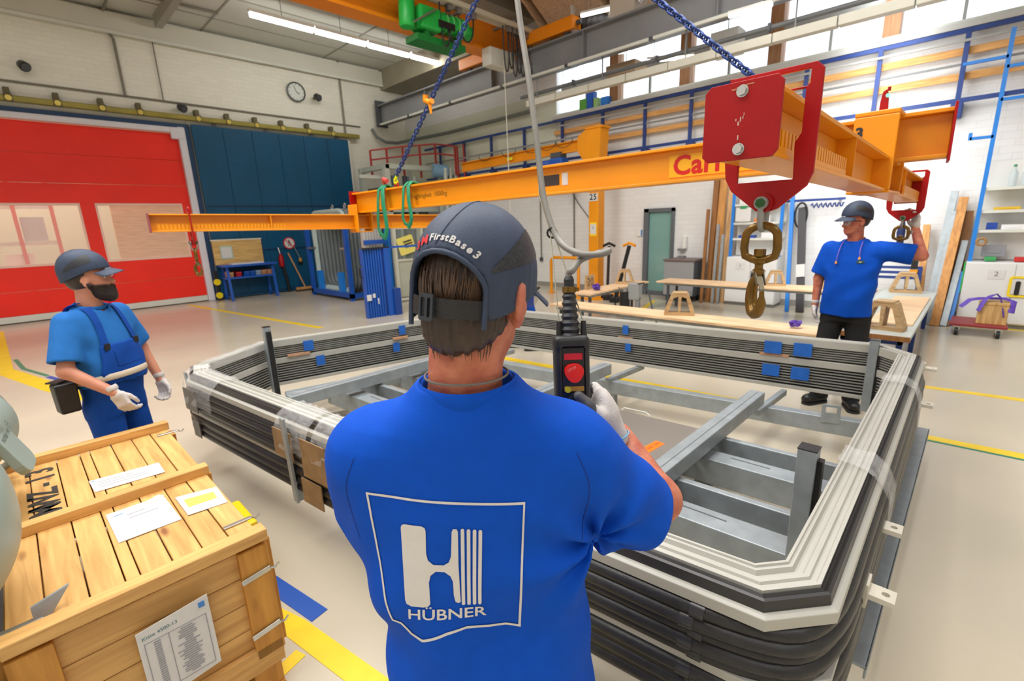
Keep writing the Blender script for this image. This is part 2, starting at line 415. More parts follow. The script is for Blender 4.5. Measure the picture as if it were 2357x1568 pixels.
for nm, bx_ in (('wall_store_back',(-3.2,4.4,19,19.2,0,4.8)),('wall_store_left',(-3.4,-3.2,15.33,19.2,0,4.8)),('wall_store_right',(4.4,4.6,15.33,19.2,0,4.8)),('ceiling_store',(-3.4,4.6,15.33,19.2,4.8,5)),('floor_store',(-3.4,4.6,15.03,19.2,-.2,0))):
    struct(obj(nm, MB().box(*bx_), SRP))
area('store_room_fill', (.4,17,4.7), 4, 1.2, 170, col=(1,.96,.88))  # unseen area lamp added to brighten the room behind the gate panes
t = thing('stacked_panel', 'tall beige wooden panel seen through the right window of the red gate', 'panel', (2.9,17.2,0))
obj('board', MB().box(2.05,3.9,17.15,17.25,.1,3.0), wood('beige_panel', S(226,196,146), 0, .1), t, bevel=.004)
obj('foot', MB().box(2.1,3.85,17.0,17.4,0,.1), PINE_X, t)
t = thing('storage_rack', 'red post storage rack seen through the left window of the red gate', 'rack', (-.4,17.6,0))
for x in (-1.9,-1.2,-.5,.2,.9): obj('post', MB().box(x-.04,x+.04,17.4,17.48,0,3.2), mat('rack_red', S(214,70,60), .5), t)
for z in (.9,1.7,2.6): obj('beam', MB().box(-1.94,.94,17.42,17.46,z-.05,z+.05), OFFW, t)
for i, (x, z, w, h) in enumerate(((-1.5,.95,.5,.5),(-.8,.95,.5,.3),(.0,.95,.6,.5),(-1.4,1.75,.6,.5),(.4,1.75,.5,.6))):
    obj('box', MB().box(x-w/2+.12,x+w/2+.06,17.46,17.9,z,z+h), mat('rack_box_%d' % (i % 3), [S(220,200,160), S(190,196,200), S(236,234,228)][i % 3], .7), t)

# ---- red gate
RGATE = mat('red_gate', S(246,34,4), .5, var=.06, vs=1.2)
d1 = struct(bpy.data.objects.new('door_1', None)); COL.objects.link(d1); WM[d1] = Matrix.Identity(4)
zs = [(.16,.68),(.68,1.21),(2.56,3.0),(3.0,3.62),(3.62,4.26)]
for a, b in zs: obj('panel', MB().box(-2.6,3.46,15.02,15.1,a+.004,b-.004), RGATE, d1, bevel=.006)
for x0, x1 in ((-2.6,-1.5),(1.275,1.54),(3.275,3.46)): obj('panel', MB().box(x0,x1,15.02,15.1,1.206,2.564), RGATE, d1)
FOIL = mat('gate_window_foil', (.95,.93,.86), .25, alpha=.2)
for x0, x1 in ((-1.5,1.275),(1.54,3.275)):
    obj('pane', MB().box(x0,x1,15.05,15.056,1.2,2.57), FOIL, d1)
    fr = MB()
    for z in (1.23,2.54): fr.box(x0,x1,15.012,15.05,z-.025,z+.025)
    for x in (x0+.02,x1-.02): fr.box(x-.02,x+.02,15.012,15.05,1.25,2.52)
    obj('window_edging', fr, mat('edging', S(240,200,186), .5), d1)
obj('bottom_bar', MB().box(-2.6,3.46,14.99,15.12,.02,.16), OFFW, d1, bevel=.01)
obj('bottom_seal', MB().box(-2.6,3.46,15.0,15.11,0,.02), BLACK, d1)
JW = mat('gate_frame_white', S(222,222,232), .45)
obj('jamb', MB().box(3.46,3.62,14.9,15.06,0,4.42), JW, d1, bevel=.02)
obj('jamb_bracket', MB().box(3.3,3.62,14.88,15.0,4.12,4.4), JW, d1, bevel=.03)
obj('lintel', MB().box(-2.7,3.5,14.9,15.05,4.27,4.4), JW, d1, bevel=.02)
obj('blue_surround', MB().box(-2.7,3.74,14.94,15.04,4.4,4.5).box(3.62,3.74,14.94,15.04,0,4.4), mat('dark_blue_steel', S(20,60,100), .5), d1)
t = thing('round_sign', 'round no-entry-for-pedestrians sign on the red gate', 'sign', (1.43,15.0,.98))
def round_sign(t, c, r, y):
    cx, cz = c
    obj('disc', MB().cyl((cx,y+.006,cz),(cx,y,cz),r,n=32), mat('sign_red', S(206,40,48), .4), t)
    obj('face', MB().cyl((cx,y+.001,cz),(cx,y-.003,cz),r*.82,n=32), PAPER, t)
    fg = MB().cyl((cx,y-.004,cz+r*.42),(cx,y-.007,cz+r*.42),r*.13,n=12).bar((cx,y-.005,cz-r*.05),(cx,y-.005,cz+r*.3),r*.2,.003,(0,1,0))
    for s in (-1,1): fg.bar((cx,y-.005,cz),(cx+s*r*.25,y-.005,cz-r*.55),r*.1,.003,(0,1,0)).bar((cx,y-.005,cz+r*.25),(cx+s*r*.3,y-.005,cz-r*.05),r*.08,.003,(0,1,0))
    obj('walking_figure', fg, INK, t)
    obj('slash', MB().bar((cx-r*.6,y-.009,cz+r*.6),(cx+r*.6,y-.009,cz-r*.6),r*.13,.003,(0,1,0)), MATS['sign_red'], t)
round_sign(t, (1.43,.98), .2, 15.0)
# ---- blue sliding gate on its rail
t = thing('sliding_gate', 'dark blue sliding steel gate hanging from the olive rail', 'gate', (5.85,14.9,0))
BG = mat('blue_gate_steel', S(0,78,116), .42, var=.1, vs=1.2, spec=.4)
for i in range(6):
    x0 = 3.76+i*.7167; obj('panel', MB().box(x0+.003,x0+.713,14.86,14.92,.03,4.5), BG, t, bevel=.006)
for z in (2.5,1.28,.1): obj('rail', MB().box(3.8,8.02,14.845,14.862,z-.02,z+.02), mat('blue_gate_dark', S(0,48,84), .45), t)
obj('edge_trim', MB().box(8.04,8.09,14.85,14.93,.0,4.5), OFFW, t)
for x in (4.3,5.6,6.9,7.7): obj('hanger', MB().box(x-.05,x+.05,14.87,14.9,4.5,4.62), DGREY, t)
t = thing('gate_rail', 'long olive steel sliding rail above the gates', 'rail', (2.5,14.9,4.6))
obj('rail', MB().box(-4,8.45,14.8,14.93,4.58,4.7), GOLD, t, bevel=.02)
for i, x in enumerate((-1.0,-.2,.55,1.3,2.05,2.75,3.95,4.65,5.35,6.05,6.8,7.55)):
    b = obj('bracket', MB().box(x-.05,x+.05,14.86,15.03,4.7,4.86).box(x-.07,x+.07,14.79,14.82,4.56,4.72), mat('bracket_olive', S(96,88,52), .5), t, bevel=.01)
    obj('clamp', MB().cyl((x,14.78,4.64),(x,14.8,4.64),.055,n=12), mat('clamp_brass', S(210,190,90), .35, metal=.4), b)
struct(obj('trim_1', MB().box(3.7,8.2,14.98,15.03,4.46,4.6), OFFW))

# ---- clock and loudspeakers
t = thing('wall_clock', 'round pale wall clock with grey rim high on the wall', 'clock', (6.64,15,5.7))
obj('rim', MB().lathe([(.25,0),(.27,.02),(.27,.06),(.235,.07),(.23,.05)], (6.64,15.02,5.71), 36, (0,-1,0)), mat('clock_rim', S(96,100,100), .4, metal=.3), t, smooth=40)
obj('dial', MB().cyl((6.64,15.0,5.71),(6.64,14.964,5.71),.226,n=36), mat('clock_dial', S(210,216,208), .5), t)
obj('hour_hand', MB().bar((6.64,14.96,5.71),(6.73,14.96,5.66),.02,.004,(0,1,0)), INK, t)
obj('minute_hand', MB().bar((6.64,14.957,5.71),(6.58,14.957,5.86),.014,.004,(0,1,0)), INK, t)
tk = MB()
for k in range(12):
    a = k*PI/6; tk.bar((6.64+.18*math.sin(a),14.962,5.71+.18*math.cos(a)),(6.64+.215*math.sin(a),14.962,5.71+.215*math.cos(a)),.012,.003,(0,1,0))
obj('hour_marks', tk, INK, t, kind='stuff')
for x, z, lb in ((7.18,5.62,'small black wall spotlight beside the round clock'),(.9,5.3,'small black wall spotlight above the red gate'),(3.62,4.86,'small dark spotlight above the corner of the red gate')):
    t = thing('wall_spotlight', lb, 'spotlight', (x,15,z))
    obj('bracket', MB().box(x-.03,x+.03,14.86,15.03,z-.03,z+.03), BLACK, t)
    obj('head', MB().lathe([(.05,-.1),(.09,-.05),(.1,.08),(.085,.1),(0,.09)], (x,14.8,z), 18, (.3,-.8,-.5)), BLACK, t, smooth=40)
    obj('lens', MB().cyl((x+.028,14.724,z-.047),(x+.031,14.716,z-.052),.08,n=16), DGREY, t)

# ---- right wall, clerestory windows
wr = MB().box(10.4,10.7,-7,15.33,0,4.36).box(10.4,10.7,8.3,15.33,4.36,7.4).box(10.4,10.7,-7,8.3,6.0,7.4)
wall_right = struct(obj('wall_right', wr, BRR))
GREEN_W = mat('pale_green_panel', S(214,218,198), .55, var=.05, vs=1)
obj('upper_panel', MB().box(10.375,10.4,8.3,15,3.0,5.0), GREEN_W, wall_right)
obj('plinth', MB().box(10.385,10.4,-7,15,0,.12), mat('plinth_grey', S(150,148,142), .6), wall_right)
WOODB = wood('glulam_brown', S(150,108,70), 2, .1)
wn = 0
ys = [8.3,6.6,4.9,3.2,1.5,-.2,-1.9,-3.6,-5.3,-7]
for i in range(len(ys)-1):
    y1, y0 = ys[i], ys[i+1]; wn += 1
    w = struct(bpy.data.objects.new('window_%d' % wn, None)); COL.objects.link(w); WM[w] = Matrix.Identity(4)
    obj('mullion', MB().box(10.36,10.62,y0-.11,y0+.11,4.36,6.0), WOODB, w)
    FRG = mat('window_frame_grey', S(150,150,146), .5)
    obj('sill', MB().box(10.3,10.66,y0,y1,4.36,4.42), OFFW, w)
    obj('transom', MB().box(10.45,10.55,y0+.11,y1-.11,4.95,5.13), FRG, w)
    obj('head_rail', MB().box(10.45,10.55,y0+.11,y1-.11,5.9,6.0), FRG, w)
    obj('mullion', MB().box(10.47,10.53,(y0+y1)/2-.02,(y0+y1)/2+.02,4.42,4.95), FRG, w)
    for za, zb in ((4.42,4.95),(5.13,5.9)): obj('pane', MB().box(10.495,10.505,y0+.11,y1-.11,za,zb), GLASS, w)
wb = struct(obj('wall_back', MB().box(-7.3,10.7,-7.3,-7,0,7.4), WHITE))
wf = struct(obj('wall_near', MB().box(-7.3,-7,-7,15.33,0,7.4), WHITE))

# ---- ceiling: flat slab bay at the left, timber roof with roof lights at the right
CEIL = mat('ceiling_slab', S(206,206,196), .6, var=.04, vs=.6)
ceil = struct(obj('ceiling', MB().box(-7.3,9.5,9.4,15.33,6.8,7.4), CEIL))
for y in (10.9,12.6,14.0): obj('joint_strip', MB().box(-7,9.5,y-.02,y+.02,6.785,6.8), mat('joint_grey', S(150,148,138), .6), ceil)
for x in (-2,1.2,4.4,7.6): obj('joint_strip', MB().box(x-.02,x+.02,9.4,15,6.785,6.8), MATS['joint_grey'], ceil)
obj('conduit', MB().tube([(2.45,14.9,6.72),(2.45,13.6,6.76),(4.4,13.55,6.76)], .03, 8), PIPE, ceil)
obj('ceiling_duct', MB().box(3.35,3.5,10.2,14.7,6.55,6.8), mat('duct_grey', S(160,158,148), .6), ceil)
obj('downstand_beam', MB().box(9.5,10.4,9.4,15.03,6.2,7.4), mat('concrete_beam', S(150,142,122), .7, var=.1, vs=1.5), ceil)
obj('downstand_beam', MB().box(-7.3,10.4,8.95,9.4,6.75,7.4), MATS['concrete_beam'], ceil)
ROOF = mat('roof_boarding', S(176,150,118), .6, var=.1, vs=.8, dark=S(150,126,98))
rf = MB()
for a, b in ((-7.3,-4.8),(-2.4,.4),(2.8,4.8),(6.8,8.95)): rf.box(-7.3,10.7,a,b,7.15,7.4)
for a, b in ((-4.8,-2.4),(.4,2.8),(4.8,6.8)): rf.box(-7.3,-4.5,a,b,7.15,7.4).box(8.0 if a < 4 else 4.0,10.7,a,b,7.15,7.4)
roof = struct(obj('ceiling_timber', rf, ROOF))
for a, b, x1 in ((-4.8,-2.4,8),(.4,2.8,8),(4.8,6.8,4)):
    obj('roof_light_pane', MB().box(-4.5,x1,a,b,7.3,7.32), mat('roof_light_glass', (.95,.97,1), .1, alpha=.15), roof)
GUS = wood('plywood_gusset', S(206,168,132), 0, .05)
for y in (8.3,6.6,4.9,3.2,1.5,-.2,-1.9,-3.6):
    obj('rafter', MB().box(4.0,10.38,y-.1,y+.1,6.7,7.15), WOODB, roof)
    obj('gusset', MB().prism([[(0,0),(0,1.2),(-1.9,1.2)]], (10.36,y-.03,5.95), (1,0,0), (0,0,1), (0,.06,0)), GUS, roof)
for i, y in enumerate((7.4,5.7,4.0)):
    obj('sloping_board', MB().bar((10.3,y,6.1),(8.6,y,7.1),1.45,.03), GUS, roof)

# ================================================================ overhead crane, girders, services
t = thing('runway_girder', 'long grey steel crane runway girder under the roof along the window wall', 'girder', (9.3,4,5.1))
obj('beam', MB().ibeam((9.3,-6.9,5.36),(9.3,14.8,5.36), .58, .3, .02, .03), STEEL, t)
obj('crane_rail', MB().box(9.26,9.34,-6.9,14.8,5.65,5.7), DGREY, t)
obj('end_plate', MB().box(9.1,9.5,14.76,14.82,5.0,5.8), DGREY, t)
for y in (12.2,9.4,6.6,3.8,1.0,-1.8): obj('stiffener', MB().box(9.16,9.295,y-.008,y+.008,5.1,5.62), STEEL, t)
obj('busbar', MB().box(9.1,9.15,-6.9,14.6,5.02,5.07), OFFW, t)
for y in (13,11,9,7,5,3,1,-1): obj('busbar_clip', MB().box(9.09,9.2,y-.04,y+.04,5.005,5.075), DGREY, t)
t = thing('wall_bracket_pipe', 'grey swept pipe on the wall under the end of the runway girder', 'pipe', (9.4,14.9,4.6))
obj('pipe', MB().tube([(9.0,14.95,4.95),(9.1,14.85,4.7),(9.35,14.75,4.55),(9.75,14.7,4.55),(10.2,12.5,4.6),(10.2,9.0,4.62)], .05, 10), mat('pipe_dark', S(110,116,110), .5), t, smooth=60)

t = thing('bridge_crane', 'orange overhead bridge crane girder spanning the hall', 'crane', (6.4,8.75,5.6))
obj('girder', MB().box(-6.9,9.25,8.68,8.9,5.62,6.2), ORG, t, bevel=.01)
obj('bottom_flange', MB().box(-6.9,9.25,8.58,9.0,5.56,5.62), ORG, t)
obj('top_flange', MB().box(-6.9,9.25,8.6,8.98,6.2,6.24), ORG, t)
obj('end_carriage', MB().box(9.15,9.45,6.85,10.6,5.74,6.0), ORG, t, bevel=.02)
obj('buffer', MB().cyl((9.3,6.85,5.87),(9.3,6.74,5.87),.05,n=12), DGREY, t)
obj('end_sign', MB().box(9.2,9.32,6.92,6.94,6.0,6.2), OFFW, t)
for y in (7.1,10.3): obj('wheel', MB().cyl((9.24,y,5.78),(9.36,y,5.78),.09,n=20), DGREY, t)
obj('notice', MB().box(4.6,5.5,8.662,8.68,5.86,6.16), PAPER, t)
obj('junction_box', MB().box(8.1,8.9,8.3,8.58,5.18,5.55), OFFW, t, bevel=.02)
GRN = mat('hoist_green', S(30,176,70), .4, var=.08, vs=4)
h = thing('crane_hoist', 'bright green trolley hoist hanging on the orange bridge crane', 'hoist', (6.7,8.35,5.3))
obj('motor', MB().lathe([(.02,0),(.13,.02),(.15,.06),(.15,.5),(.12,.55),(.02,.56)], (5.95,8.3,5.38), 20, (.05,0,1)), GRN, h, smooth=40)
obj('gearbox', MB().box(6.15,6.65,8.12,8.5,5.42,5.82), GRN, h, bevel=.05)
obj('drum', MB().cyl((6.65,8.28,5.66),(7.35,8.28,5.66),.17,n=24), GRN, h, smooth=40)
for x in (6.8,6.95,7.1,7.25): obj('drum_rib', MB().cyl((x-.012,8.28,5.66),(x+.012,8.28,5.66),.185,n=24), mat('hoist_green_pale', S(110,200,120), .4), h)
obj('end_cap', MB().cyl((7.35,8.28,5.62),(7.5,8.28,5.62),.13,n=20), GRN, h, smooth=40)
obj('trolley_frame', MB().box(6.1,7.3,8.2,8.6,5.22,5.34).box(6.3,6.4,8.2,8.6,5.34,5.5).box(7.1,7.2,8.2,8.6,5.34,5.5), mat('hoist_green_dark', S(10,120,46), .45), h, bevel=.01)
obj('brake_lever', MB().bar((5.98,8.12,5.45),(6.5,8.1,5.78),.05,.03), CHROME, h)
obj('nameplate', MB().box(6.55,6.95,8.09,8.11,5.5,5.62), BLACK, h)
f = thing('festoon_track', 'pale cable festoon track running beside the orange crane girder', 'cable track', (7.5,8.25,6.0))
for y in (8.05,8.25): obj('track', MB().box(3.5,9.7,y-.03,y+.03,5.96,6.04), mat('festoon_cream', S(206,200,180), .5), f)
for x in (5,6.2,7.4,8.6,9.5): obj('track_arm', MB().box(x-.03,x+.03,8.02,8.75,6.04,6.08), GREY, f)
CABLE = mat('dark_cable', (.03,.028,.026), .5)
k = 0
for i, (x, dx, dz) in enumerate([(6.75,.12,.75),(6.95,.16,.62),(7.3,.2,.55),(8.45,.09,.9),(8.6,.09,.8),(8.72,.1,.95),(8.86,.09,.85),(8.98,.1,.9),(9.1,.09,.75),(9.2,.12,.95)]):
    pts = [(x+dx*math.cos(PI*q/10), 8.15, 5.95-dz*math.sin(PI*q/10)**.7) for q in range(11)]
    lp = obj('cable_loop', MB().tube(pts, .018, 6), CABLE, f, smooth=60)
    obj('trolley', MB().box(x-.05+dx,x+.05+dx,8.1,8.2,5.86,5.98), mat('trolley_zinc', S(150,150,150), .4, metal=.6), lp)
for x, y, zt, zb in ((7.55,8.2,5.2,3.6),(6.7,9.6,6.6,5.75),(6.85,9.6,6.6,5.75)): pass
tag(obj('pull_cord', MB().tube([(8.4,8.2,5.5),(8.42,8.2,4.6),(8.44,8.2,3.0),(8.44,8.2,2.0)], .012, 6), mat('cord_white', S(206,202,188), .6)), 'thin pale cord hanging down from the orange crane girder', 'cord')

# fluorescent row under the slab
for i, (x0, x1) in enumerate(((4.5,5.85),(5.93,7.2),(7.3,8.5),(8.6,9.45))):
    t = thing('tube_lamp', '%s fluorescent lamp of the lit row under the pale ceiling' % ('first', 'second', 'third', 'last')[i], 'lamp', ((x0+x1)/2,11.9,6.28), 0, 'fluorescent row under the ceiling')
    obj('tube', MB().cyl((x0,11.9,6.29),(x1,11.9,6.29),.05,n=12), TUBE, t)
    obj('housing', MB().box(x0-.02,x1+.02,11.84,11.96,6.33,6.4), WHITE, t)
    obj('hanger', MB().cyl(((x0+x1)/2,11.9,6.4),((x0+x1)/2,11.9,6.8),.008,n=6), GREY, t)
for i, (x0, y, z, L_) in enumerate(((-3.5,11.9,6.29,6.6),)): pass

# suspended lamps of the right bay
for i, (x, y, z, dx, dy, ln, lb) in enumerate((
    (9.0,3.2,4.95,-.1,1,.65,'short bright tube lamp in front of the timber gussets'),
    (9.75,6.4,5.25,-.6,1,1.0,'slanting tube lamp left of the blue chain under the roof'),
    (9.9,7.6,5.3,-.5,1,1.1,'tube lamp furthest left in front of the clerestory windows'),
    (9.4,6.3,5.95,-.3,1,.9,'pair of short tube lamps above the black ventilation hose'),
    (9.9,5.0,4.85,-.6,1,.9,'tube lamp just above the pale cable tray'))):
    d = Vector((dx,dy,0)).normalized()*ln/2; c = Vector((x,y,z))
    t = thing('tube_lamp', lb, 'lamp', (x,y,z))
    obj('tube', MB().bar(c-d, c+d, .08, .05), LEDW, t, bevel=.02)
    obj('housing', MB().bar(c-d+Vector((0,0,.045)), c+d+Vector((0,0,.045)), .1, .04), WHITE, t)
    for s in (-.7,.7): obj('hanger', MB().cyl(c+d*s+Vector((0,0,.06)), (c.x+d.x*s, c.y+d.y*s, 7.15), .006, n=6), GREY, t)

# cable tray and pipes
t = thing('cable_tray', 'long pale segmented cable trunking in front of the clerestory windows', 'cable tray', (9.3,2,4.5))
for i in range(17):
    y1 = 8.3-i*.9; obj('segment', MB().box(9.22,9.38,y1-.885,y1,4.46,4.6), mat('tray_cream', S(206,204,190), .5, var=.03), t, bevel=.008)
for y in (8,6.2,4.4,2.6,.8,-1,-2.8): obj('hanger', MB().box(9.29,9.31,y-.01,y+.01,4.6,5.08), GREY, t)
t = thing('service_pipe', 'dark grey service pipe running above the pale cable trunking', 'pipe', (9.3,2,4.75))
obj('pipe', MB().cyl((9.38,-6.9,4.74),(9.38,8.6,4.74),.04,n=12), mat('pipe_grey', S(104,106,106), .45), t, smooth=60)
for y in (7,5,3,1,-1,-3): obj('clip', MB().box(9.32,9.44,y-.02,y+.02,4.69,4.8), DGREY, t)
t = thing('ventilation_hose', 'black corrugated ventilation hose beside the pale air unit', 'hose', (9.6,6.7,5.75))
hp = [(9.65,7.7-.06*i,5.62+.3*math.sin(i*PI/26)) for i in range(27)]
obj('hose', MB().tube(hp, [.2+.018*(i % 2) for i in range(27)], 18), mat('hose_black', (.025,.025,.027), .6), t, smooth=25)
t = thing('air_unit', 'pale air handling unit box at the end of the black hose', 'air unit', (9.65,5.7,5.8))
obj('casing', MB().box(9.4,9.95,5.55,6.12,5.55,6.25), mat('unit_cream', S(206,198,184), .5), t, bevel=.02)
obj('flange', MB().cyl((9.65,6.16,5.75),(9.65,6.1,5.75),.24,n=20), GREY, t)
obj('pipe', MB().tube([(9.5,5.5,5.9),(9.5,5.3,6.1),(9.5,5.3,6.9)], .04, 8), CHROME, t, smooth=50)
for i, (x, y, z, sx, sy, sz) in enumerate(((9.9,6.0,4.86,.5,.7,.22),(9.95,3.9,4.85,.35,.5,.4))):
    t = thing('ceiling_box', ('flat pale duct box under the roof left of the blue chain', 'small white duct box hanging behind the blue chain')[i], 'duct', (x,y,z))
    obj('casing', MB().box(x-sx/2,x+sx/2,y-sy/2,y+sy/2,z-sz/2,z+sz/2), (MATS['roof_boarding'], WHITE)[i], t, bevel=.01)
    obj('rod', MB().cyl((x,y,z+sz/2),(x,y,7.15),.008,n=6), GREY, t)

# blue gallery railing on brackets along the right wall
t = thing('wall_railing', 'long navy steel railing fixed high along the white wall', 'railing', (10.25,3,3.2))
for z in (4.24,3.3): obj('rail', MB().box(10.2,10.25,-6.9,13.8,z-.03,z+.03), NAVY, t)
obj('mid_rail', MB().box(10.21,10.24,-6.9,13.8,3.78,3.81), GREY, t)
for i, y in enumerate((13.0,11.8,10.6,9.3,8.0,6.8,5.7,4.66,3.6,2.6,1.57,.55,-.6,-1.8)):
    p = obj('post', MB().box(10.195,10.255,y-.03,y+.03,3.1 if y < 8 else 3.2,4.24), NAVY, t)
    obj('foot_bracket', MB().box(10.19,10.4,y-.07,y+.07,3.06,3.28), NAVY, p, bevel=.01)
WBO = wood('pine_rail_board', S(222,168,100), 1, .3)
for z in (3.98,3.64):
    tag(obj('guard_board', MB().box(10.27,10.31,-6.9,8.3,z-.05,z+.05), WBO), '%s pine guard board behind the navy railing' % ('upper' if z > 3.8 else 'lower'), 'board')
t = thing('wall_ledge', 'pale grey ledge capping the white wall under the clerestory windows', 'ledge', (10.35,3,4.3))
obj('ledge', MB().box(10.2,10.4,-6.9,8.3,4.28,4.36), mat('ledge_grey', S(190,190,186), .5), t)
obj('pipe', MB().cyl((10.17,-6.9,4.1),(10.17,8.3,4.1),.02,n=8), mat('pipe_pale', S(170,170,166), .5), t)

for lb, y, w, h_, cc in (('green carton on the ledge under the leftmost window',7.35,.22,.24,S(90,160,60)),('blue carton behind the green one on the ledge',7.15,.2,.36,S(30,90,190)),('pale green carton on the ledge beside the blue one',7.0,.14,.2,S(150,190,120)),('blue tray at the right of the cartons on the ledge',6.75,.2,.18,S(40,120,210))):
    tag(obj('ledge_carton', MB().box(10.21,10.36,y-w/2,y+w/2,4.36,4.36+h_).box(10.205,10.21,y-w*.3,y+w*.3,4.4,4.36+h_*.6), mat('carton_'+lb[:6], cc, .5), bevel=.006), lb, 'carton', 'cartons on the ledge')

# ================================================================ jib crane 25
t = thing('jib_crane', 'yellow pillar jib crane with the number 25 plate', 'crane', (9.49,6.45,0))
cx, cy = 9.49, 6.45
obj('base_plate', MB().prism([[(-.55,-.35),(-.3,-.55),(.35,-.55),(.55,-.3),(.55,.35),(.3,.55),(-.35,.55),(-.55,.3)]], (cx,cy,.0), (1,0,0), (0,1,0), (0,0,.04)), YEL, t)
obj('column', MB().box(cx-.13,cx+.13,cy-.13,cy+.13,.04,3.3), YEL, t, bevel=.015)
obj('head', MB().prism([[(-.2,3.0),(.16,3.0),(.2,3.72),(-.14,3.76),(-.42,3.6),(-.42,3.3)]], (cx-.16,cy,0), (0,-1,0), (0,0,1), (.32,0,0)), YEL, t)
obj('top_plate', MB().box(cx-.18,cx+.18,cy-.24,cy+.2,3.72,3.76), YEL, t)
arm = obj('arm', MB().ibeam((cx,cy+.3,3.45),(cx,11.1,3.38), .24, .14, .01, .02), YEL, t)
obj('warning_sticker', MB().box(cx-.078,cx-.074,9.0,9.2,3.36,3.44), mat('sticker_yellow', S(236,220,30), .5), arm)
obj('cable_rail', MB().box(cx-.02,cx+.02,7,11.0,3.62,3.65), GREY, t)
for y in (7.3,7.8,8.3,9.1,10.0): obj('cable_loop', MB().tube([(cx-.1,y+.25*math.cos(PI*q/8),3.6-.16*math.sin(PI*q/8)) for q in range(9)], .008, 5), CABLE, t)
hz = obj('hoist_body', MB().box(cx-.14,cx+.14,7.35,7.75,3.02,3.24), BLUE, t, bevel=.04)
obj('hoist_motor', MB().cyl((cx,7.75,3.13),(cx,8.0,3.13),.1,n=16), BLUE, hz, smooth=40)
obj('hoist_chain_bag', MB().box(cx-.1,cx+.1,7.42,7.64,2.75,3.02), BLACK, hz, bevel=.03)
obj('hoist_trolley', MB().box(cx-.12,cx+.12,7.4,7.7,3.24,3.36), DGREY, hz)
pl = obj('number_plate', MB().box(cx-.136,cx-.131,cy-.115,cy+.125,2.19,2.36), PAPER, t)
obj('number', text_mb('25', .18, (cx-.137,cy+.005,2.275), (0,-1,0), (0,0,1), bold=.005, spread=1.15), INK, pl)
pp = obj('notice', MB().box(cx-.136,cx-.131,cy-.09,cy+.09,1.42,1.72), mat('notice_yellow', S(250,214,40), .5), t)
obj('sheet', MB().box(cx-.139,cx-.135,cy-.08,cy+.08,1.46,1.68), PAPER, pp)
obj('mark', MB().box(cx-.141,cx-.138,cy-.006,cy+.006,1.57,1.63), INK, pp)
# yellow tube barrier left of the column
t = thing('tube_barrier', 'yellow tubular barrier hoop beside the foot of the yellow pillar', 'barrier', (9.4,7.4,0))
obj('hoop', MB().tube([(9.4,7.75,0),(9.4,7.75,.82),(9.4,7.68,.9),(9.4,6.98,.9),(9.4,6.9,.82),(9.4,6.9,0)], .04, 10), YEL, t, smooth=60)
obj('plate', MB().box(9.33,9.47,6.82,6.98,0,.02).box(9.33,9.47,7.67,7.83,0,.02), YEL, t)
for i, (x, y, tx, ty, m_, lb) in enumerate(((9.2,5.95,.02,-.02,BLACK,'upright black handle bar standing right of the yellow pillar'),(9.0,5.6,.35,-.1,BLACK,'leaning black handle bar with yellow grip beside the pillar'))):
    t = thing('pallet_truck_handle', lb, 'pallet truck', (x,y,0))
    obj('foot', MB().box(x-.12,x+.12,y-.1,y+.1,0,.12), BLACK, t, bevel=.02)
    obj('bar', MB().bar((x,y,.1),(x+tx,y+ty,1.2),.07,.05), m_, t)
    obj('grip', MB().tube([(x+tx,y+ty+.15,1.2),(x+tx,y+ty,1.26),(x+tx,y+ty-.15,1.2)], .03, 8), (BLACK, YEL)[i], t, smooth=50)

# ================================================================ corner plant: pale machine frame, red ladder cage
t = thing('machine_frame', 'pale steel process machine with vertical pipes in the far corner', 'machine', (8.9,13.4,0))
PG = mat('pale_machine', S(200,208,196), .5, var=.05)
for x, y in ((8.15,14.4),(8.15,13.0),(9.9,14.4),(9.9,12.6)): obj('post', MB().box(x-.08,x+.08,y-.08,y+.08,0,3.6), PG, t)
for z in (3.55,2.3): obj('beam', MB().box(8.1,9.95,12.92,13.06,z-.07,z+.07).box(8.1,8.24,13.0,14.4,z-.07,z+.07), PG, t)
obj('outrigger', MB().box(7.4,8.4,13.2,13.32,3.2,3.3), OFFW, t)
for i, x in enumerate((8.45,8.62,8.85,9.0,9.2)):
    obj('pipe', MB().cyl((x,13.1+.05*(i % 2),.2),(x,13.1+.05*(i % 2),3.3),.05 if i % 2 else .07,n=12), (mat('pipe_blue_grey', S(110,126,150), .4, metal=.3), PG, DGREY)[i % 3], t, smooth=50)
obj('tank', MB().cyl((9.5,13.3,.3),(9.5,13.3,3.1),.26,n=20), mat('tank_grey', S(90,100,100), .4, metal=.3), t, smooth=50)
obj('cabinet', MB().box(8.3,9.3,13.5,14.4,.1,3.0), mat('machine_glass', S(70,84,90), .2), t, bevel=.01)
for x in (9.75,9.95,10.15): obj('column_pipe', MB().cyl((x,12.2,.1),(x,12.2,3.5),.06,n=12), PG, t, smooth=50)
obj('fan_drum', MB().cyl((9.5,12.5,3.45),(9.9,12.3,3.4),.2,n=20), mat('fan_blue_grey', S(120,160,190), .4), t, smooth=40)
t = thing('safety_cage', 'thin red safety railing on top of the pale corner machine', 'railing', (9.2,13.2,3.6))
RD = mat('railing_red', S(176,60,54), .5)
top = [(8.4,14.2,4.15),(9.2,13.6,4.25),(9.95,12.9,4.3),(10.1,12.1,4.15)]
for dz in (0,-.28): obj('rail', MB().tube([(x,y,z+dz) for x, y, z in top], .025, 6), RD, t)
for x, y, z in top+[(8.8,13.9,4.2),(9.6,13.25,4.27)]: obj('post', MB().box(x-.025,x+.025,y-.025,y+.025,3.3,z), RD, t)
for y in (12.05,11.75): obj('ladder_stile', MB().box(10.13,10.17,y-.02,y+.02,1.9,4.15), RD, t)
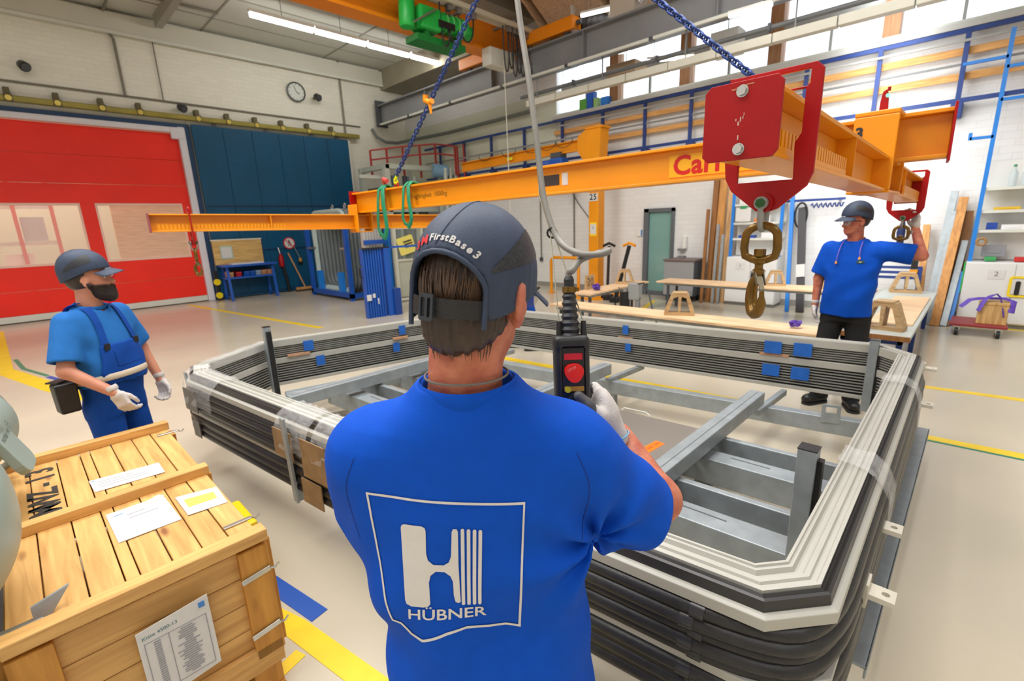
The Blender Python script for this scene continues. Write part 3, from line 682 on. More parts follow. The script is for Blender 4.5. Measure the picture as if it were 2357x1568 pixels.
for z in (2.2,2.5,2.8,3.1,3.4,3.7): obj('rung', MB().box(10.14,10.16,11.75,12.05,z-.012,z+.012), RD, t)
t = thing('mesh_enclosure', 'pale framed mesh enclosure behind the blue steel rack', 'enclosure', (7.3,9.9,0))
for x, y in ((6.3,9.95),(7.0,9.85),(7.7,9.75),(8.4,9.65)): obj('post', MB().box(x-.03,x+.03,y-.03,y+.03,0,2.0), mat('enclosure_cream', S(200,200,184), .5), t)
for z in (.06,1.0,1.75,1.97):
    obj('rail', MB().bar((6.3,9.95,z),(8.4,9.65,z),.04,.05), MATS['enclosure_cream'], t)
for x in (6.35,7.05,7.75): obj('pane', MB().bar((x,9.94-(x-6.35)*.143,1.38),(x+.6,9.85-(x-6.35)*.143,1.38),.006,.7), mat('enclosure_mesh', S(150,160,150), .4, alpha=.3), t)
obj('lower_panel', MB().bar((6.32,9.96,.55),(8.38,9.66,.55),.01,.85), mat('enclosure_panel', S(176,178,160), .5), t)
sg = obj('notice', MB().prism([rrect(.42,.42,.04)], (6.55,9.86,1.35), (.96,-.14,.25), (-.25,0,.96), (0,-.006,0)), mat('notice_pale_yellow', S(232,218,110), .5), t)
for k in range(3): obj('print', MB().bar((6.46+.03*k,9.845,1.42-.06*k),(6.68+.02*k,9.82,1.47-.06*k),.03,.003,(0,1,0)), INK, sg)

# ================================================================ things along the left wall
t = thing('workbench', 'blue legged workbench with a beige back board against the blue gate', 'workbench', (4.4,14.45,0))
for x in (3.85,5.0):
    obj('leg', MB().bar((x,14.2,0),(x,14.3,.95),.06,.05), BLUE, t); obj('leg', MB().bar((x,14.75,0),(x,14.68,.95),.06,.05), BLUE, t)
obj('table_top', MB().box(3.75,5.1,14.15,14.78,.9,.95), BLUE, t, bevel=.006)
obj('shelf', MB().box(3.8,5.05,14.25,14.75,.58,.62), BLUE, t)
obj('foot_rail', MB().box(3.83,3.87,14.2,14.75,.08,.12), BLUE, t)
obj('foot_rail', MB().box(4.98,5.02,14.2,14.75,.08,.12), BLUE, t)
bb = obj('back_board', MB().box(3.72,4.95,14.72,14.78,.95,1.6), wood('beige_board', S(214,178,112), 0, .08), t)
obj('board_edge', MB().box(3.7,4.97,14.715,14.785,1.59,1.62), OFFW, bb)
nt_ = obj('notice', MB().box(3.88,4.18,14.71,14.72,1.1,1.44), mat('notice_green', S(170,196,180), .5), bb)
obj('sheet', MB().box(3.91,4.15,14.705,14.712,1.13,1.41), PAPER, nt_)
obj('paper_stack', MB().box(4.0,4.8,14.3,14.6,.95,.985), PAPER, t)
for i, (x, c) in enumerate(((3.95,S(210,160,110)),(4.15,S(190,40,50)),(4.35,S(30,90,180)),(4.5,S(30,90,180)),(4.65,S(150,170,190)),(4.8,S(200,140,100)),(4.95,S(200,140,100)))):
    tag(obj('storage_bin', MB().prism([[(0,0),(.3,0),(.34,.1),(.34,.13),(0,.15)]], (x-.07,14.7,.62), (0,-1,0), (0,0,1), (.13,0,0)), mat('bin_%d' % i, c, .5)),
        '%s storage bin on the shelf of the blue workbench' % ('tan leftmost', 'red', 'left blue', 'right blue', 'grey', 'left orange', 'right orange')[i], 'bin', 'bins under the blue workbench')
t = thing('round_sign', 'round no-pedestrians sign on the dark blue gate', 'sign', (5.77,14.84,1.43)); round_sign(t, (5.77,1.43), .17, 14.835)
t = thing('push_broom', 'wooden push broom leaning against the blue gate', 'broom', (5.95,14.6,0))
obj('handle', MB().cyl((5.95,14.55,.12),(5.68,14.8,1.15),.022,n=10), wood('broom_wood', S(200,150,96), 2, .1), t)
obj('head', MB().box(5.68,6.22,14.5,14.6,.06,.13), MATS['broom_wood'], t, bevel=.01)
obj('bristles', MB().box(5.69,6.21,14.51,14.59,0,.06), mat('bristle', S(70,56,40), .8), t)
t = thing('wall_extinguisher', 'narrow red tool with dark hose hanging on the blue gate', 'tool', (5.45,14.8,.3))
obj('body', MB().lathe([(.02,0),(.07,.02),(.07,.3),(.03,.36),(.03,.4)], (5.45,14.78,.75), 16), REDP, t, smooth=40)
obj('hose', MB().tube([(5.48,14.78,.76),(5.52,14.77,.5),(5.55,14.78,.2),(5.56,14.8,.02)], .045, 8), BLACK, t, smooth=50)
obj('chain', MB().cyl((5.45,14.8,1.14),(5.43,14.83,1.32),.02,n=8), CHROME, t)
t = thing('hand_brush', 'small yellow brush hanging from a chain below the round sign', 'brush', (6.0,14.8,.9))
obj('cord', MB().cyl((5.9,14.83,1.3),(6.02,14.82,.98),.014,n=6), CHROME, t)
obj('handle', MB().box(5.98,6.06,14.79,14.83,.86,.98), wood('brush_wood', S(206,150,60), 2, .1), t, bevel=.01)
obj('bristles', MB().box(5.96,6.08,14.78,14.84,.8,.87), BLACK, t)
t = thing('gate_post_guard', 'dark post with two yellow marker discs at the foot of the gate frame', 'post', (3.86,14.7,0))
obj('post', MB().box(3.64,3.72,14.74,14.83,0,.8), BLACK, t)
for z in (.5,.14): obj('marker_disc', MB().cyl((3.68,14.74,z),(3.68,14.715,z),.085,n=20), mat('marker_yellow', S(236,210,0), .4), t)
# bellows module in its blue transport frame
t = thing('bellows_module', 'grey rounded bellows module standing in a blue transport frame', 'bellows', (6.1,12.3,0))
BEL = mat('bellows_grey', S(120,128,130), .55, var=.06); BELP = mat('bellows_pale', S(184,204,200), .5)
def ringpts(w, h, r, x, yc, zc, n=6): return [(x, yc+p[0], zc+p[1]) for p in rrect(w, h, r, n)]
for i in range(9):
    x = 5.85+i*.11; obj('fold', MB().tube(ringpts(1.82,2.0,.28,x,12.3,1.22), [(.05,.075)]*28, 8, True), BEL if i else BELP, t, smooth=60)
for x in (5.86,6.76): obj('end_ring', MB().tube(ringpts(1.72,1.9,.24,x,12.3,1.22), .035, 8, True), BELP, t, smooth=60)
for x in (5.72,6.9):
    for y in (11.2,13.4): obj('frame_post', MB().box(x-.05,x+.05,y-.05,y+.05,0,2.0), BLUE, t)
for y in (11.2,13.4): obj('frame_rail', MB().box(5.67,6.95,y-.05,y+.05,.06,.18), BLUE, t)
for x in (5.72,6.9): obj('frame_rail', MB().box(x-.05,x+.05,11.2,13.4,.08,.2), BLUE, t)
for y in (11.7,12.9): obj('stop', MB().box(5.66,5.8,y-.06,y+.06,.2,.7), SKYB, t)
for y in (11.25,13.35): obj('clamp', MB().box(5.66,5.8,y-.2 if y > 12 else y,y if y > 12 else y+.2,1.28,1.33), CHROME, t)
for y in (12.0,12.7): obj('lifting_eye', MB().tube([(6.2,y+.05*math.cos(a),2.36+.06*math.sin(a)) for a in np.linspace(0,2*PI,12,False)], .015, 6, True), CHROME, t, smooth=60)
# stack of blue transport gates
t = thing('bar_rack', 'tall bundle of blue steel uprights standing on the floor', 'rack', (5.05,8.65,0))
for i in range(8):
    x = 4.72+i*.052; obj('upright', MB().bar((x,8.68-.006*i,0),(x,8.68-.006*i,1.37),.036,.11,(0,1,0)), BLUE, t, bevel=.004)
obj('end_post', MB().box(5.14,5.26,8.55,8.75,0,1.37), BLUE, t, bevel=.005)
obj('side_box', MB().box(5.26,5.42,8.5,8.74,0,.55), mat('blue_steel_dark', S(16,62,140), .45), t, bevel=.005)
obj('top_bar', MB().box(4.7,5.28,8.56,8.62,1.37,1.4), BLACK, t)
obj('long_bar', MB().box(5.2,7.4,8.57,8.61,1.36,1.4), BLUE, t)
obj('stay', MB().box(7.36,7.4,8.55,8.63,0,1.36), BLUE, t)
for x, z, w, h in ((4.75,.42,.1,.12),(4.86,.45,.06,.08),(4.95,.33,.03,.12)): obj('label_scrap', MB().box(x-w/2,x+w/2,8.6,8.606,z-h/2,z+h/2), PAPER, t)
obj('handle', MB().tube([(4.66,8.6,.82),(4.6,8.6,.86),(4.6,8.6,1.02),(4.66,8.6,1.06)], .015, 8), BLACK, t, smooth=50)
t = thing('profile_stack', 'row of upright pale grey bellows profiles behind the blue uprights', 'profiles', (5.9,10.4,0))
for i in range(7):
    x = 5.75+i*.085; obj('profile', MB().box(x-.035,x+.035,10.35+.02*i,10.47+.02*i,0,2.0), mat('profile_pale', S(196,194,190), .4, metal=.2), t, bevel=.008)
obj('strap', MB().box(5.7,6.32,10.3,10.33,1.4,1.5), BLUE, t)
obj('clamp_bar', MB().box(6.36,6.44,10.38,10.5,0,2.02), SKYB, t)

# ================================================================ right wall: door, cabinets, timber
d2 = struct(bpy.data.objects.new('door_2', None)); COL.objects.link(d2); WM[d2] = Matrix.Identity(4)
FRD = mat('door_frame_grey', S(96,102,108), .45)
obj('jamb', MB().box(10.3,10.42,5.58,5.7,0,1.98), FRD, d2); obj('jamb', MB().box(10.3,10.42,4.98,5.03,0,1.98), FRD, d2)
obj('lintel', MB().box(10.3,10.42,4.98,5.7,1.9,1.98), FRD, d2)
obj('backing', MB().box(10.392,10.398,5.0,5.6,0,1.92), mat('corridor_tint', S(150,190,182), .5, var=.1, vs=1.5), d2)
obj('pane', MB().box(10.36,10.366,5.03,5.58,.05,1.9), mat('door_glass', S(150,196,190), .04, alpha=.45), d2)
obj('lower_rail', MB().box(10.34,10.38,5.03,5.58,0,.1), FRD, d2)
obj('inner_desk', MB().box(10.368,10.39,5.05,5.4,.55,.95), mat('desk_pale', S(200,214,206), .5), d2)
obj('inner_poster', MB().box(10.37,10.38,5.33,5.48,1.15,1.32), mat('poster_blue', S(120,160,190), .5), d2)
t = thing('wall_switch', 'white wall switch plate with a blue strip left of the glass door', 'switch', (10.38,5.83,1.45))
obj('plate', MB().box(10.37,10.4,5.76,5.92,1.36,1.52), WHITE, t, bevel=.006); obj('strip', MB().box(10.365,10.372,5.77,5.8,1.37,1.51), SKYB, t)
t = thing('soap_dispenser', 'white soap dispenser on the wall right of the glass door', 'dispenser', (10.36,4.72,1.2))
obj('body', MB().box(10.3,10.4,4.66,4.76,1.08,1.36), WHITE, t, bevel=.02); obj('spout', MB().box(10.28,10.34,4.69,4.84,1.04,1.09), GREY, t); obj('tray', MB().box(10.26,10.4,4.68,4.82,.9,.93), GREY, t)
for i, z in enumerate((1.2,1.06)):
    tag(obj('power_socket', MB().prism([rrect(.13,.06,.02)], (10.34,7.15-.03*i,z), (0,-1,0), (0,0,1), (.06,0,0)), mat('socket_red', S(196,40,50), .45), bevel=.01), ('upper' if i == 0 else 'lower')+' red power socket on the white wall left of the yellow pillar', 'socket', 'red wall sockets')
t = thing('wall_conduits', 'thin vertical grey conduits on the white wall left of the yellow pillar', 'conduit', (10.38,7.3,0))
for y, z0 in ((7.75,.9),(6.95,1.0),(8.9,.8)): obj('pipe', MB().cyl((10.37,y,z0),(10.37,y,3.0),.018,n=8), PIPE, t); obj('box', MB().box(10.34,10.4,y-.04,y+.04,z0-.1,z0), DGREY, t)
obj('cable', MB().tube([(10.36,8.1,2.9),(10.36,7.6,2.2),(10.36,7.2,1.75),(10.36,6.9,1.55)], .01, 6), CABLE, t)
t = thing('tool_cabinet', 'grey tool trolley cabinet on castors beside the glass door', 'cabinet', (10.0,4.55,0))
obj('body', MB().box(9.7,10.25,4.2,4.85,.14,.86), mat('trolley_grey', S(150,150,152), .45), t, bevel=.01)
obj('side_panel', MB().box(9.72,10.24,4.185,4.2,.14,.86), DGREY, t)
obj('top', MB().box(9.68,10.27,4.17,4.87,.86,.9), mat('top_brown', S(110,96,92), .5), t, bevel=.006)
for x in (9.78,10.18):
    for y in (4.28,4.77): obj('castor', MB().cyl((x,y-.02,.07),(x,y+.02,.07),.07,n=14), BLACK, t)
def plank(name, lb, x, y, w, d, h, m, lx=.0, ly=0, cat='plank'):
    return tag(obj(name, MB().bar((x,y,0),(x+lx,y+ly,h),w,d,(1,0,0)), m, bevel=.004), lb, cat)
BWN = wood('brown_timber', S(150,104,58), 2, .3); OCH = wood('ochre_timber', S(206,150,84), 2, .3)
plank('timber_plank', 'dark brown timber plank upright in the bundle beside the tool cabinet', 10.0, 3.99, .1, .08, 2.55, BWN, .12)
plank('timber_plank', 'wide ochre timber plank upright in the bundle beside the tool cabinet', 10.0, 3.86, .14, .06, 2.62, OCH, .16)
plank('timber_plank', 'pale timber plank at the right of the upright bundle near the white cabinet', 10.12, 3.72, .12, .05, 2.5, wood('pale_timber', S(222,184,134), 2, .3), .1)
plank('metal_profile', 'longer grey metal profile leaning on the upright timber planks', 9.88, 3.84, .05, .05, 1.6, GALV, .06, 0, 'profile')
plank('metal_profile', 'shorter grey metal profile leaning on the upright timber planks', 9.86, 3.73, .05, .05, 1.4, GALV, .06, 0, 'profile')
plank('timber_batten', 'short brown batten in front of the upright timber bundle', 9.84, 4.06, .06, .05, 1.9, BWN, .1)
def cabinet(name, lb, y0, y1, num):
    t = thing(name, lb, 'cabinet', (10.1,(y0+y1)/2,0)); ym = (y0+y1)/2
    LG = mat('cabinet_light_grey', S(222,222,220), .45)
    obj('body', MB().box(9.92,10.36,y0,y1,.06,.96), LG, t, bevel=.006)
    obj('plinth', MB().box(9.95,10.36,y0+.02,y1-.02,0,.06), GREY, t)
    for a, b in ((y0,ym),(ym,y1)):
        d = obj('door', MB().box(9.905,9.92,a+.006,b-.006,.08,.94), LG, t)
    obj('handle', MB().prism([rrect(.05,.2,.02)], (9.9,ym-.05,.6), (0,1,0), (0,0,1), (-.02,0,0)), BLACK, d)
    c = obj('number_card', MB().box(9.9,9.906,ym+.1,ym+.28,.72,.86), PAPER, t)
    obj('number', text_mb(num, .1, (9.899,ym+.19,.79), (0,-1,0), (0,0,1)), mat('card_grey', S(110,110,116), .6), c)
    return t
cabinet('storage_cabinet', 'light grey two door cabinet with card 1 left of the standing man', 2.7, 3.62, '1')
c2 = cabinet('storage_cabinet', 'light grey two door cabinet with card 2 at the right edge behind the red dolly', -.95, .12, '2')
obj('yellow_frame', MB().prism([rrect(.36,.3,.04), rrect(.3,.24,.02)], (9.895,-.55,.62), (0,-1,0), (0,0,1), (-.008,0,0)), mat('frame_yellow', S(240,210,30), .5), c2)
obj('framed_sheet', MB().box(9.893,9.9,-.7,-.4,.51,.73), PAPER, c2)
obj('green_edge', MB().box(9.9,9.93,.12,.135,.5,.96), mat('edge_green', S(40,180,80), .5), c2)
def shelving(lb, y0, y1, zs_, ztop, frame=SKYB, posts=None):
    t = thing('wall_shelf', lb, 'shelf', (10.2,(y0+y1)/2,.96))
    for y in (posts or (y0,y1)): obj('post', MB().box(10.0,10.05,y-.025,y+.025,.96,ztop), frame, t)
    obj('back_panel', MB().box(10.33,10.36,y0,y1,.97,zs_[-1]+.4), WHITE, t)
    for z in zs_: obj('board', MB().box(10.02,10.34,y0,y1,z-.02,z+.02), OFFW, t)
    return t
shelving('small white shelf unit above the cabinet with card 1', 2.72, 3.6, (1.3,1.6,1.95), 2.35)
s2 = shelving('tall blue posted shelf unit above the cabinet with card 2', -.95, .1, (1.4,1.68,2.0), 4.1, SKYB, (.085,-.95))
for z, y1 in ((3.75,.55),(3.62,-.95),(2.72,.33),(3.2,-.95)): obj('arm', MB().box(10.0,10.05,min(.085,y1),max(.085,y1),z-.02,z+.02), SKYB, s2)
obj('hook_end', MB().box(10.0,10.05,.31,.35,2.7,2.8), SKYB, s2)
SM = {'green': S(60,160,90), 'red': S(200,44,40), 'blue': S(30,70,160), 'yellow': S(220,180,40), 'black': (.02,.02,.02), 'white': S(230,230,230), 'cardboard': S(190,150,100), 'grey': S(140,140,146), 'orange': S(220,130,60)}
def boxlet(lb, y, z, w, h, d, c, x=10.1, cat='box', name='storage_box'):
    tag(obj(name, MB().box(x,x+d,y-w/2,y+w/2,z,z+h).box(x-.006,x,y-w*.3,y+w*.3,z+h*.3,z+h*.6), mat('shelf_item_'+c, SM[c], .5), bevel=min(w,h,d)*.1), lb, cat)
def bottle(lb, y, z, h, r, m, x=10.12):
    t = thing('bottle', lb, 'bottle', (x,y,z))
    obj('body', MB().lathe([(0,0),(r,.004),(r,h*.6),(r*.4,h*.8),(r*.36,h*.9)], (x,y,z), 14), m, t, smooth=40)
    obj('cap', MB().cyl((x,y,z+h*.9),(x,y,z+h),r*.42,n=12), mat('cap_green', S(60,140,90), .4), t)
CLB = mat('clear_bottle', S(206,220,222), .1, alpha=.55)
bottle('left clear bottle on the top board of the right shelf unit', -.2, 2.02, .3, .045, CLB)
bottle('right clear bottle on the top board of the right shelf unit', -.33, 2.02, .3, .045, CLB)
bottle('clear spray bottle on the cabinet with card 2', -.78, .97, .34, .05, CLB)
boxlet('black device on the middle board of the right shelf unit', -.5, 1.7, .24, .13, .15, 'black', cat='device')
boxlet('flat yellow tool on the middle board of the right shelf unit', -.2, 1.7, .28, .04, .12, 'yellow', cat='tool')
boxlet('green flat box on the middle board of the right shelf unit', -.75, 1.7, .22, .06, .12, 'green')
boxlet('blue case leftmost on the lower board of the right shelf unit', -.08, 1.42, .12, .1, .12, 'blue')
boxlet('white tray on the lower board of the right shelf unit', -.3, 1.42, .24, .07, .14, 'white')
boxlet('blue parts bin right of the white tray on the lower board', -.58, 1.42, .14, .12, .12, 'blue')
boxlet('second blue parts bin at the end of the lower board', -.78, 1.42, .14, .15, .12, 'blue')
boxlet('red flat case lying on the cabinet with card 2', -.5, .97, .24, .06, .16, 'red', 9.98)
boxlet('green tub standing on the cabinet with card 2', -.13, .97, .12, .06, .12, 'green', 9.98)
boxlet('clear grey crumpled pack on the cabinet with card 2', -.15, 1.03, .26, .16, .12, 'grey', 10.1, 'pack')
boxlet('orange box on the upper board of the left shelf unit', 3.1, 1.62, .25, .07, .12, 'orange')
boxlet('white box on the middle board of the left shelf unit', 3.0, 1.62, .1, .12, .12, 'white')
boxlet('blue tray on the lowest board of the left shelf unit', 3.35, 1.32, .3, .05, .15, 'blue')
boxlet('white parts box on the lowest board of the left shelf unit', 2.95, 1.32, .25, .1, .15, 'white')
t = thing('sheet_holder', 'white sheet with a green clip on the left shelf unit', 'sheet', (10.0,3.4,1.65))
obj('sheet', MB().box(9.994,9.999,3.26,3.54,1.64,1.9), PAPER, t); obj('clip', MB().box(9.985,9.994,3.34,3.46,1.88,1.92), mat('clip_green', S(30,150,80), .5), t)
t = thing('tape_roll', 'brown tape roll hanging on the right shelf unit', 'tape roll', (9.98,.0,1.25))
obj('roll', MB().tube([(9.98,.0+.05*math.cos(a),1.25+.05*math.sin(a)) for a in np.linspace(0,2*PI,16,False)], .018, 8, True), mat('tape_brown', S(160,120,70), .4), t, smooth=60)
obj('peg', MB().cyl((9.94,0,1.3),(10.02,0,1.3),.006,n=6), CHROME, t)
# blue post with hooks, dark hose
t = thing('tool_post', 'bright blue leaning post with dark profile left of the standing man', 'post', (10.0,2.45,0))
obj('post', MB().bar((9.7,2.4,0),(10.2,2.62,2.1),.06,.06,(1,0,0)), SKYB, t)
obj('dark_profile', MB().bar((9.75,2.2,0),(10.25,2.45,1.85),.12,.08,(1,0,0)), mat('dark_profile', S(60,58,60), .5), t)
obj('wrap', MB().bar((9.9,2.28,.62),(9.96,2.31,.84),.135,.1,(1,0,0)), PAPER, t)
t = thing('wall_hose_rail', 'navy wall rail with a coiled blue hose and black cable loop', 'hose rail', (10.3,2.2,2.0))
obj('rail', MB().box(10.2,10.25,1.8,2.75,1.96,2.0), NAVY, t)
obj('arm', MB().box(10.22,10.4,1.88,1.92,1.96,2.0), NAVY, t)
obj('black_loop', MB().tube([(10.18,2.45+.1*math.cos(a),1.72+.22*math.sin(a)) for a in np.linspace(0,2*PI,20,False)], .018, 8, True), BLACK, t, smooth=60)
cz = [(10.15+.0*i, 2.3-.035*i/2, 1.88+.045*math.sin(i*1.6)) for i in range(30)]
obj('coiled_hose', MB().tube(cz, .012, 6), NAVY, t, smooth=60)
# leaning stock right of the man
for i, (x, y, lx, ly, w, d, h, m_, lb, nm, ct) in enumerate((
    (9.75,.56,.5,.1,.09,.07,1.5,OCH,'pale ochre board leaning beside the navy clamp','timber_plank','plank'),
    (9.7,.46,.55,-.06,.09,.07,2.0,GALV,'tallest grey metal profile leaning on the wall right of the man','metal_profile','profile'),
    (9.62,.34,.6,-.06,.11,.06,1.9,OCH,'long ochre plank leaning between two grey metal profiles','timber_plank','plank'),
    (9.66,.24,.55,-.06,.08,.07,1.25,GALV,'short grey metal profile leaning next to the ochre plank','metal_profile','profile'),
    (9.64,.4,.5,-.04,.05,.04,1.7,GALV,'thin grey metal strip leaning behind the ochre plank','metal_profile','profile'),
    (9.68,.2,.5,-.04,.06,.05,.55,BWN,'short brown offcut leaning beside the grey profiles','timber_plank','plank'),
    (9.72,.17,.3,-.02,.05,.05,.8,SKYB,'bright blue bar leaning at the corner of the cabinet with card 2','metal_profile','profile'))):
    tag(obj(nm, MB().bar((x,y,0),(x+lx,y+ly,h),w,d,(1,0,0)), m_, bevel=.003), lb, ct)
plank('panel_offcut', 'brown board leaning behind the grey profiles next to the shelf unit', 10.05, .25, .22, .03, 1.7, BWN, .2, 0, 'board')
t = thing('folded_umbrella', 'dark navy folded strap hanging on a bracket left of the leaning profiles', 'strap', (10.2,.95,1.2))
obj('bracket', MB().tube([(10.38,.95,1.75),(10.1,.95,1.75),(10.1,.95,1.6)], .015, 6), GREY, t)
obj('strap', MB().tube([(10.1,.95,1.6),(10.08,.96,1.4),(10.1,.95,1.15)], [.02,.06,.04], 8), mat('navy_cloth', S(24,34,80), .8), t, smooth=50)
# red dolly
t = thing('platform_dolly', 'dark red platform dolly on black castors in front of the cabinet with card 2', 'dolly', (9.3,-.1,0))
obj('deck', MB().box(9.0,9.62,-.42,.16,.14,.18), mat('dolly_red', S(140,40,44), .5, var=.1), t, bevel=.01)
for x in (9.08,9.54):
    for y in (-.34,.08):
        c = obj('castor', MB().cyl((x,y-.02,.06),(x,y+.02,.06),.06,n=16), BLACK, t, smooth=40)
        obj('fork', MB().box(x-.03,x+.03,y-.035,y+.035,.08,.14), CHROME, c); obj('hub', MB().cyl((x,y-.024,.06),(x,y+.024,.06),.025,n=10), OFFW, c)
t = thing('wooden_block_box', 'plain wooden box standing on the red dolly', 'box', (9.3,-.24,.18))
obj('box', MB().box(9.12,9.5,-.4,-.1,.18,.48), wood('box_ply', S(206,170,112), 2, .1), t, bevel=.006)
obj('lid_groove', MB().box(9.118,9.502,-.402,-.098,.44,.446), BWN, t)
t = thing('lashing_strap', 'purple webbing strap draped over the wooden box on the dolly', 'strap', (9.3,-.24,.48))
obj('band', MB().tube([(9.1,.08,.4),(9.14,0,.5),(9.2,-.1,.52),(9.3,-.22,.515),(9.3,-.34,.52),(9.2,-.43,.5),(9.1,-.42,.36)], [(.035,.008)]*7, 8), PURP, t, smooth=60)
obj('band', MB().tube([(9.08,-.1,.36),(9.1,-.15,.52),(9.2,-.2,.56),(9.28,-.26,.58),(9.2,-.3,.54),(9.09,-.36,.3)], [(.03,.008)]*6, 8), PURP, t, smooth=60)

# ================================================================ assembly table ring behind the frame
t = thing('assembly_table', 'low grey topped steel assembly table with plywood boards at the right', 'table', (7.8,.6,0))
GT = mat('table_top_grey', S(184,190,184), .45)
obj('table_top', MB().box(5.9,9.45,.36,1.0,.5,.54), GT, t, bevel=.006)
obj('edge_band', MB().box(5.88,5.9,.36,1.0,.49,.54), BWN, t)
for x in (6.05,7.6,9.3):
    for y in (.45,.92): obj('leg', MB().box(x-.025,x+.025,y-.025,y+.025,0,.5), NAVY, t)
obj('frame', MB().box(5.95,9.4,.42,.46,.44,.5).box(5.95,9.4,.9,.94,.44,.5).box(5.95,5.99,.42,.94,.44,.5), NAVY, t)
tag(obj('plywood_sheet', MB().box(6.5,8.7,.4,.78,.541,.556), LIGHTW, bevel=.002), 'pale plywood sheet lying on the grey assembly table', 'sheet')
def trest_table(name, lb, x0, x1, y0, y1):
    t = thing(name, lb, 'table', ((x0+x1)/2,(y0+y1)/2,0))
    obj('top_frame', MB().box(x0+.03,x1-.03,y0+.03,y1-.03,.48,.53), GALV, t)
    for x in (x0+.06,x1-.06):
        for y in (y0+.1,y1-.1): obj('leg', MB().box(x-.02,x+.02,y-.02,y+.02,0,.48), DGREY, t)
    return t
for nm, lb, a in (('support_frame','low steel support frame under the nearest plywood strip',(5.5,5.86,1.0,4.5)),('support_frame','low steel support frame under the farthest plywood strip',(8.75,9.25,1.1,4.4)),('support_frame','low steel support frame under the left plywood strip',(6.7,8.5,4.62,4.98))):
    trest_table(nm, lb, *a)
for lb, a in (('long pale plywood strip nearest behind the bellows frame',(5.46,5.88,.95,4.55)),('long pale plywood strip farthest back in the assembly ring',(8.7,9.25,1.05,4.5)),('pale plywood strip at the left side of the assembly ring',(6.6,8.6,4.6,5.0))):
    tag(obj('plywood_strip', MB().box(*a,.53,.56), LIGHTW, bevel=.003), lb, 'plywood strip')
def trestle(lb, x, y, z, rz, s=1.0):
    t = thing('wooden_trestle', lb, 'trestle', (x,y,z), rz)
    w, h, d = .36*s, .28*s, .14*s
    outer = [(-w/2,0),(w/2,0),(w/2,.04*s),(.1*s,h-.01),(.08*s,h),(-.08*s,h),(-.1*s,h-.01),(-w/2,.04*s)]
    hole = lambda sg: [(sg*.012*s,.04*s),(sg*(w/2-.05*s),.04*s),(sg*.075*s,h-.06*s),(sg*.02*s,h-.04*s)]
    mb = MB(); loops = [outer, hole(1), hole(-1)[::-1]]
    mb.prism(loops, (0,-d/2,0), (1,0,0), (0,0,1), (0,d,0))
    obj('frame', mb, TRES, t, local=True)
    obj('top_block', MB().box(-.085*s,.085*s,-d/2-.004,d/2+.004,h-.012,h+.012), TRES, t, local=True, bevel=.004)
    return t
trestle('wooden trestle standing on the nearest plywood strip', 5.7, 2.62, .56, math.radians(115))
trestle('wooden trestle at the far left corner of the plywood ring', 8.05, 4.82, .56, math.radians(115), .95)
trestle('nearest wooden trestle on the grey assembly table', 6.2, .62, .54, math.radians(80), 1.05)
trestle('wooden trestle at the far end of the grey assembly table', 9.2, .72, .54, math.radians(100), 1.05)
trestle('wooden trestle half hidden behind the near lifting hook', 9.0, 2.45, .56, math.radians(110), .9)
trestle('wooden trestle just behind the standing man on the far strip', 9.0, 1.6, .56, math.radians(95), .9)
t = thing('milling_tool', 'grey and black hand milling machine with cable inside the plywood ring', 'machine tool', (7.6,4.3,0))
obj('stand', MB().box(7.45,7.75,4.12,4.5,0,.04).box(7.5,7.55,4.2,4.28,.04,.4).box(7.5,7.55,4.4,4.46,.04,.4), GREY, t, bevel=.005)
obj('body', MB().box(7.48,7.62,4.2,4.42,.36,.66), mat('tool_grey', S(160,164,164), .4, metal=.3), t, bevel=.02)
obj('motor', MB().cyl((7.5,4.48,.15),(7.5,4.48,.5),.09,n=18), BLACK, t, smooth=40)
obj('motor_cap', MB().cyl((7.5,4.48,.5),(7.5,4.48,.55),.05,n=14), CHROME, t)
obj('handle', MB().tube([(7.5,4.62,.15),(7.5,4.68,.25),(7.5,4.68,.5),(7.5,4.6,.56)], .015, 8), BLACK, t, smooth=50)
obj('cable', MB().tube([(7.5,4.25,.64),(7.48,4.1,.68),(7.4,3.95,.5),(7.2,3.75,.2),(7.1,3.6,.02)], .014, 6), CABLE, t, smooth=50)
tag(obj('floor_cable', MB().tube([(7.1,3.4,.015),(7.0,3.0,.015),(6.6,2.6,.015),(6.9,2.1,.015),(6.6,1.6,.015),(7.2,1.3,.015)], .014, 6), CABLE, smooth=50), 'black cable lying on the floor inside the plywood ring', 'cable')
def strap_pile(lb, x, y, z, s, m_=PURP):
    t = thing('strap_pile', lb, 'strap', (x,y,z)); rr = random.Random(hash(lb) % 97)
    for k in range(5):
        pts = [(x+s*rr.uniform(-1,1)*.6, y+s*rr.uniform(-1,1), z+.03+s*rr.uniform(0,.9)) for _ in range(6)]
        pts = [tuple((Vector(pts[i])*(1-f)+Vector(pts[i+1])*f)) for i in range(5) for f in (0,.5)]
        obj('band', MB().tube(pts, [(.028,.006)]*len(pts), 8), m_, t, smooth=60)
strap_pile('crumpled purple strap lying beside the nearest table trestle', 6.0, .86, .54, .13)
strap_pile('small purple strap end beside the hanging hand of the standing man', 5.65, 1.3, .56, .05)
strap_pile('purple strap with blue end lying behind the brim of the near man', 7.0, 4.75, .56, .08)
t = thing('number_board', 'small plywood board marked 20 on the left plywood strip', 'board', (7.05,4.94,.56))
obj('board', MB().box(6.94,7.2,4.93,4.96,.56,.82), TRES, t)
obj('number', text_mb('20', .2, (7.07,4.929,.69), (1,0,0), (0,0,1)), mat('burnt_brown', S(90,66,44), .7), t)
t = thing('bench_clamp', 'bright blue bench clamp on the floor behind the assembly table', 'clamp', (9.0,1.35,0))
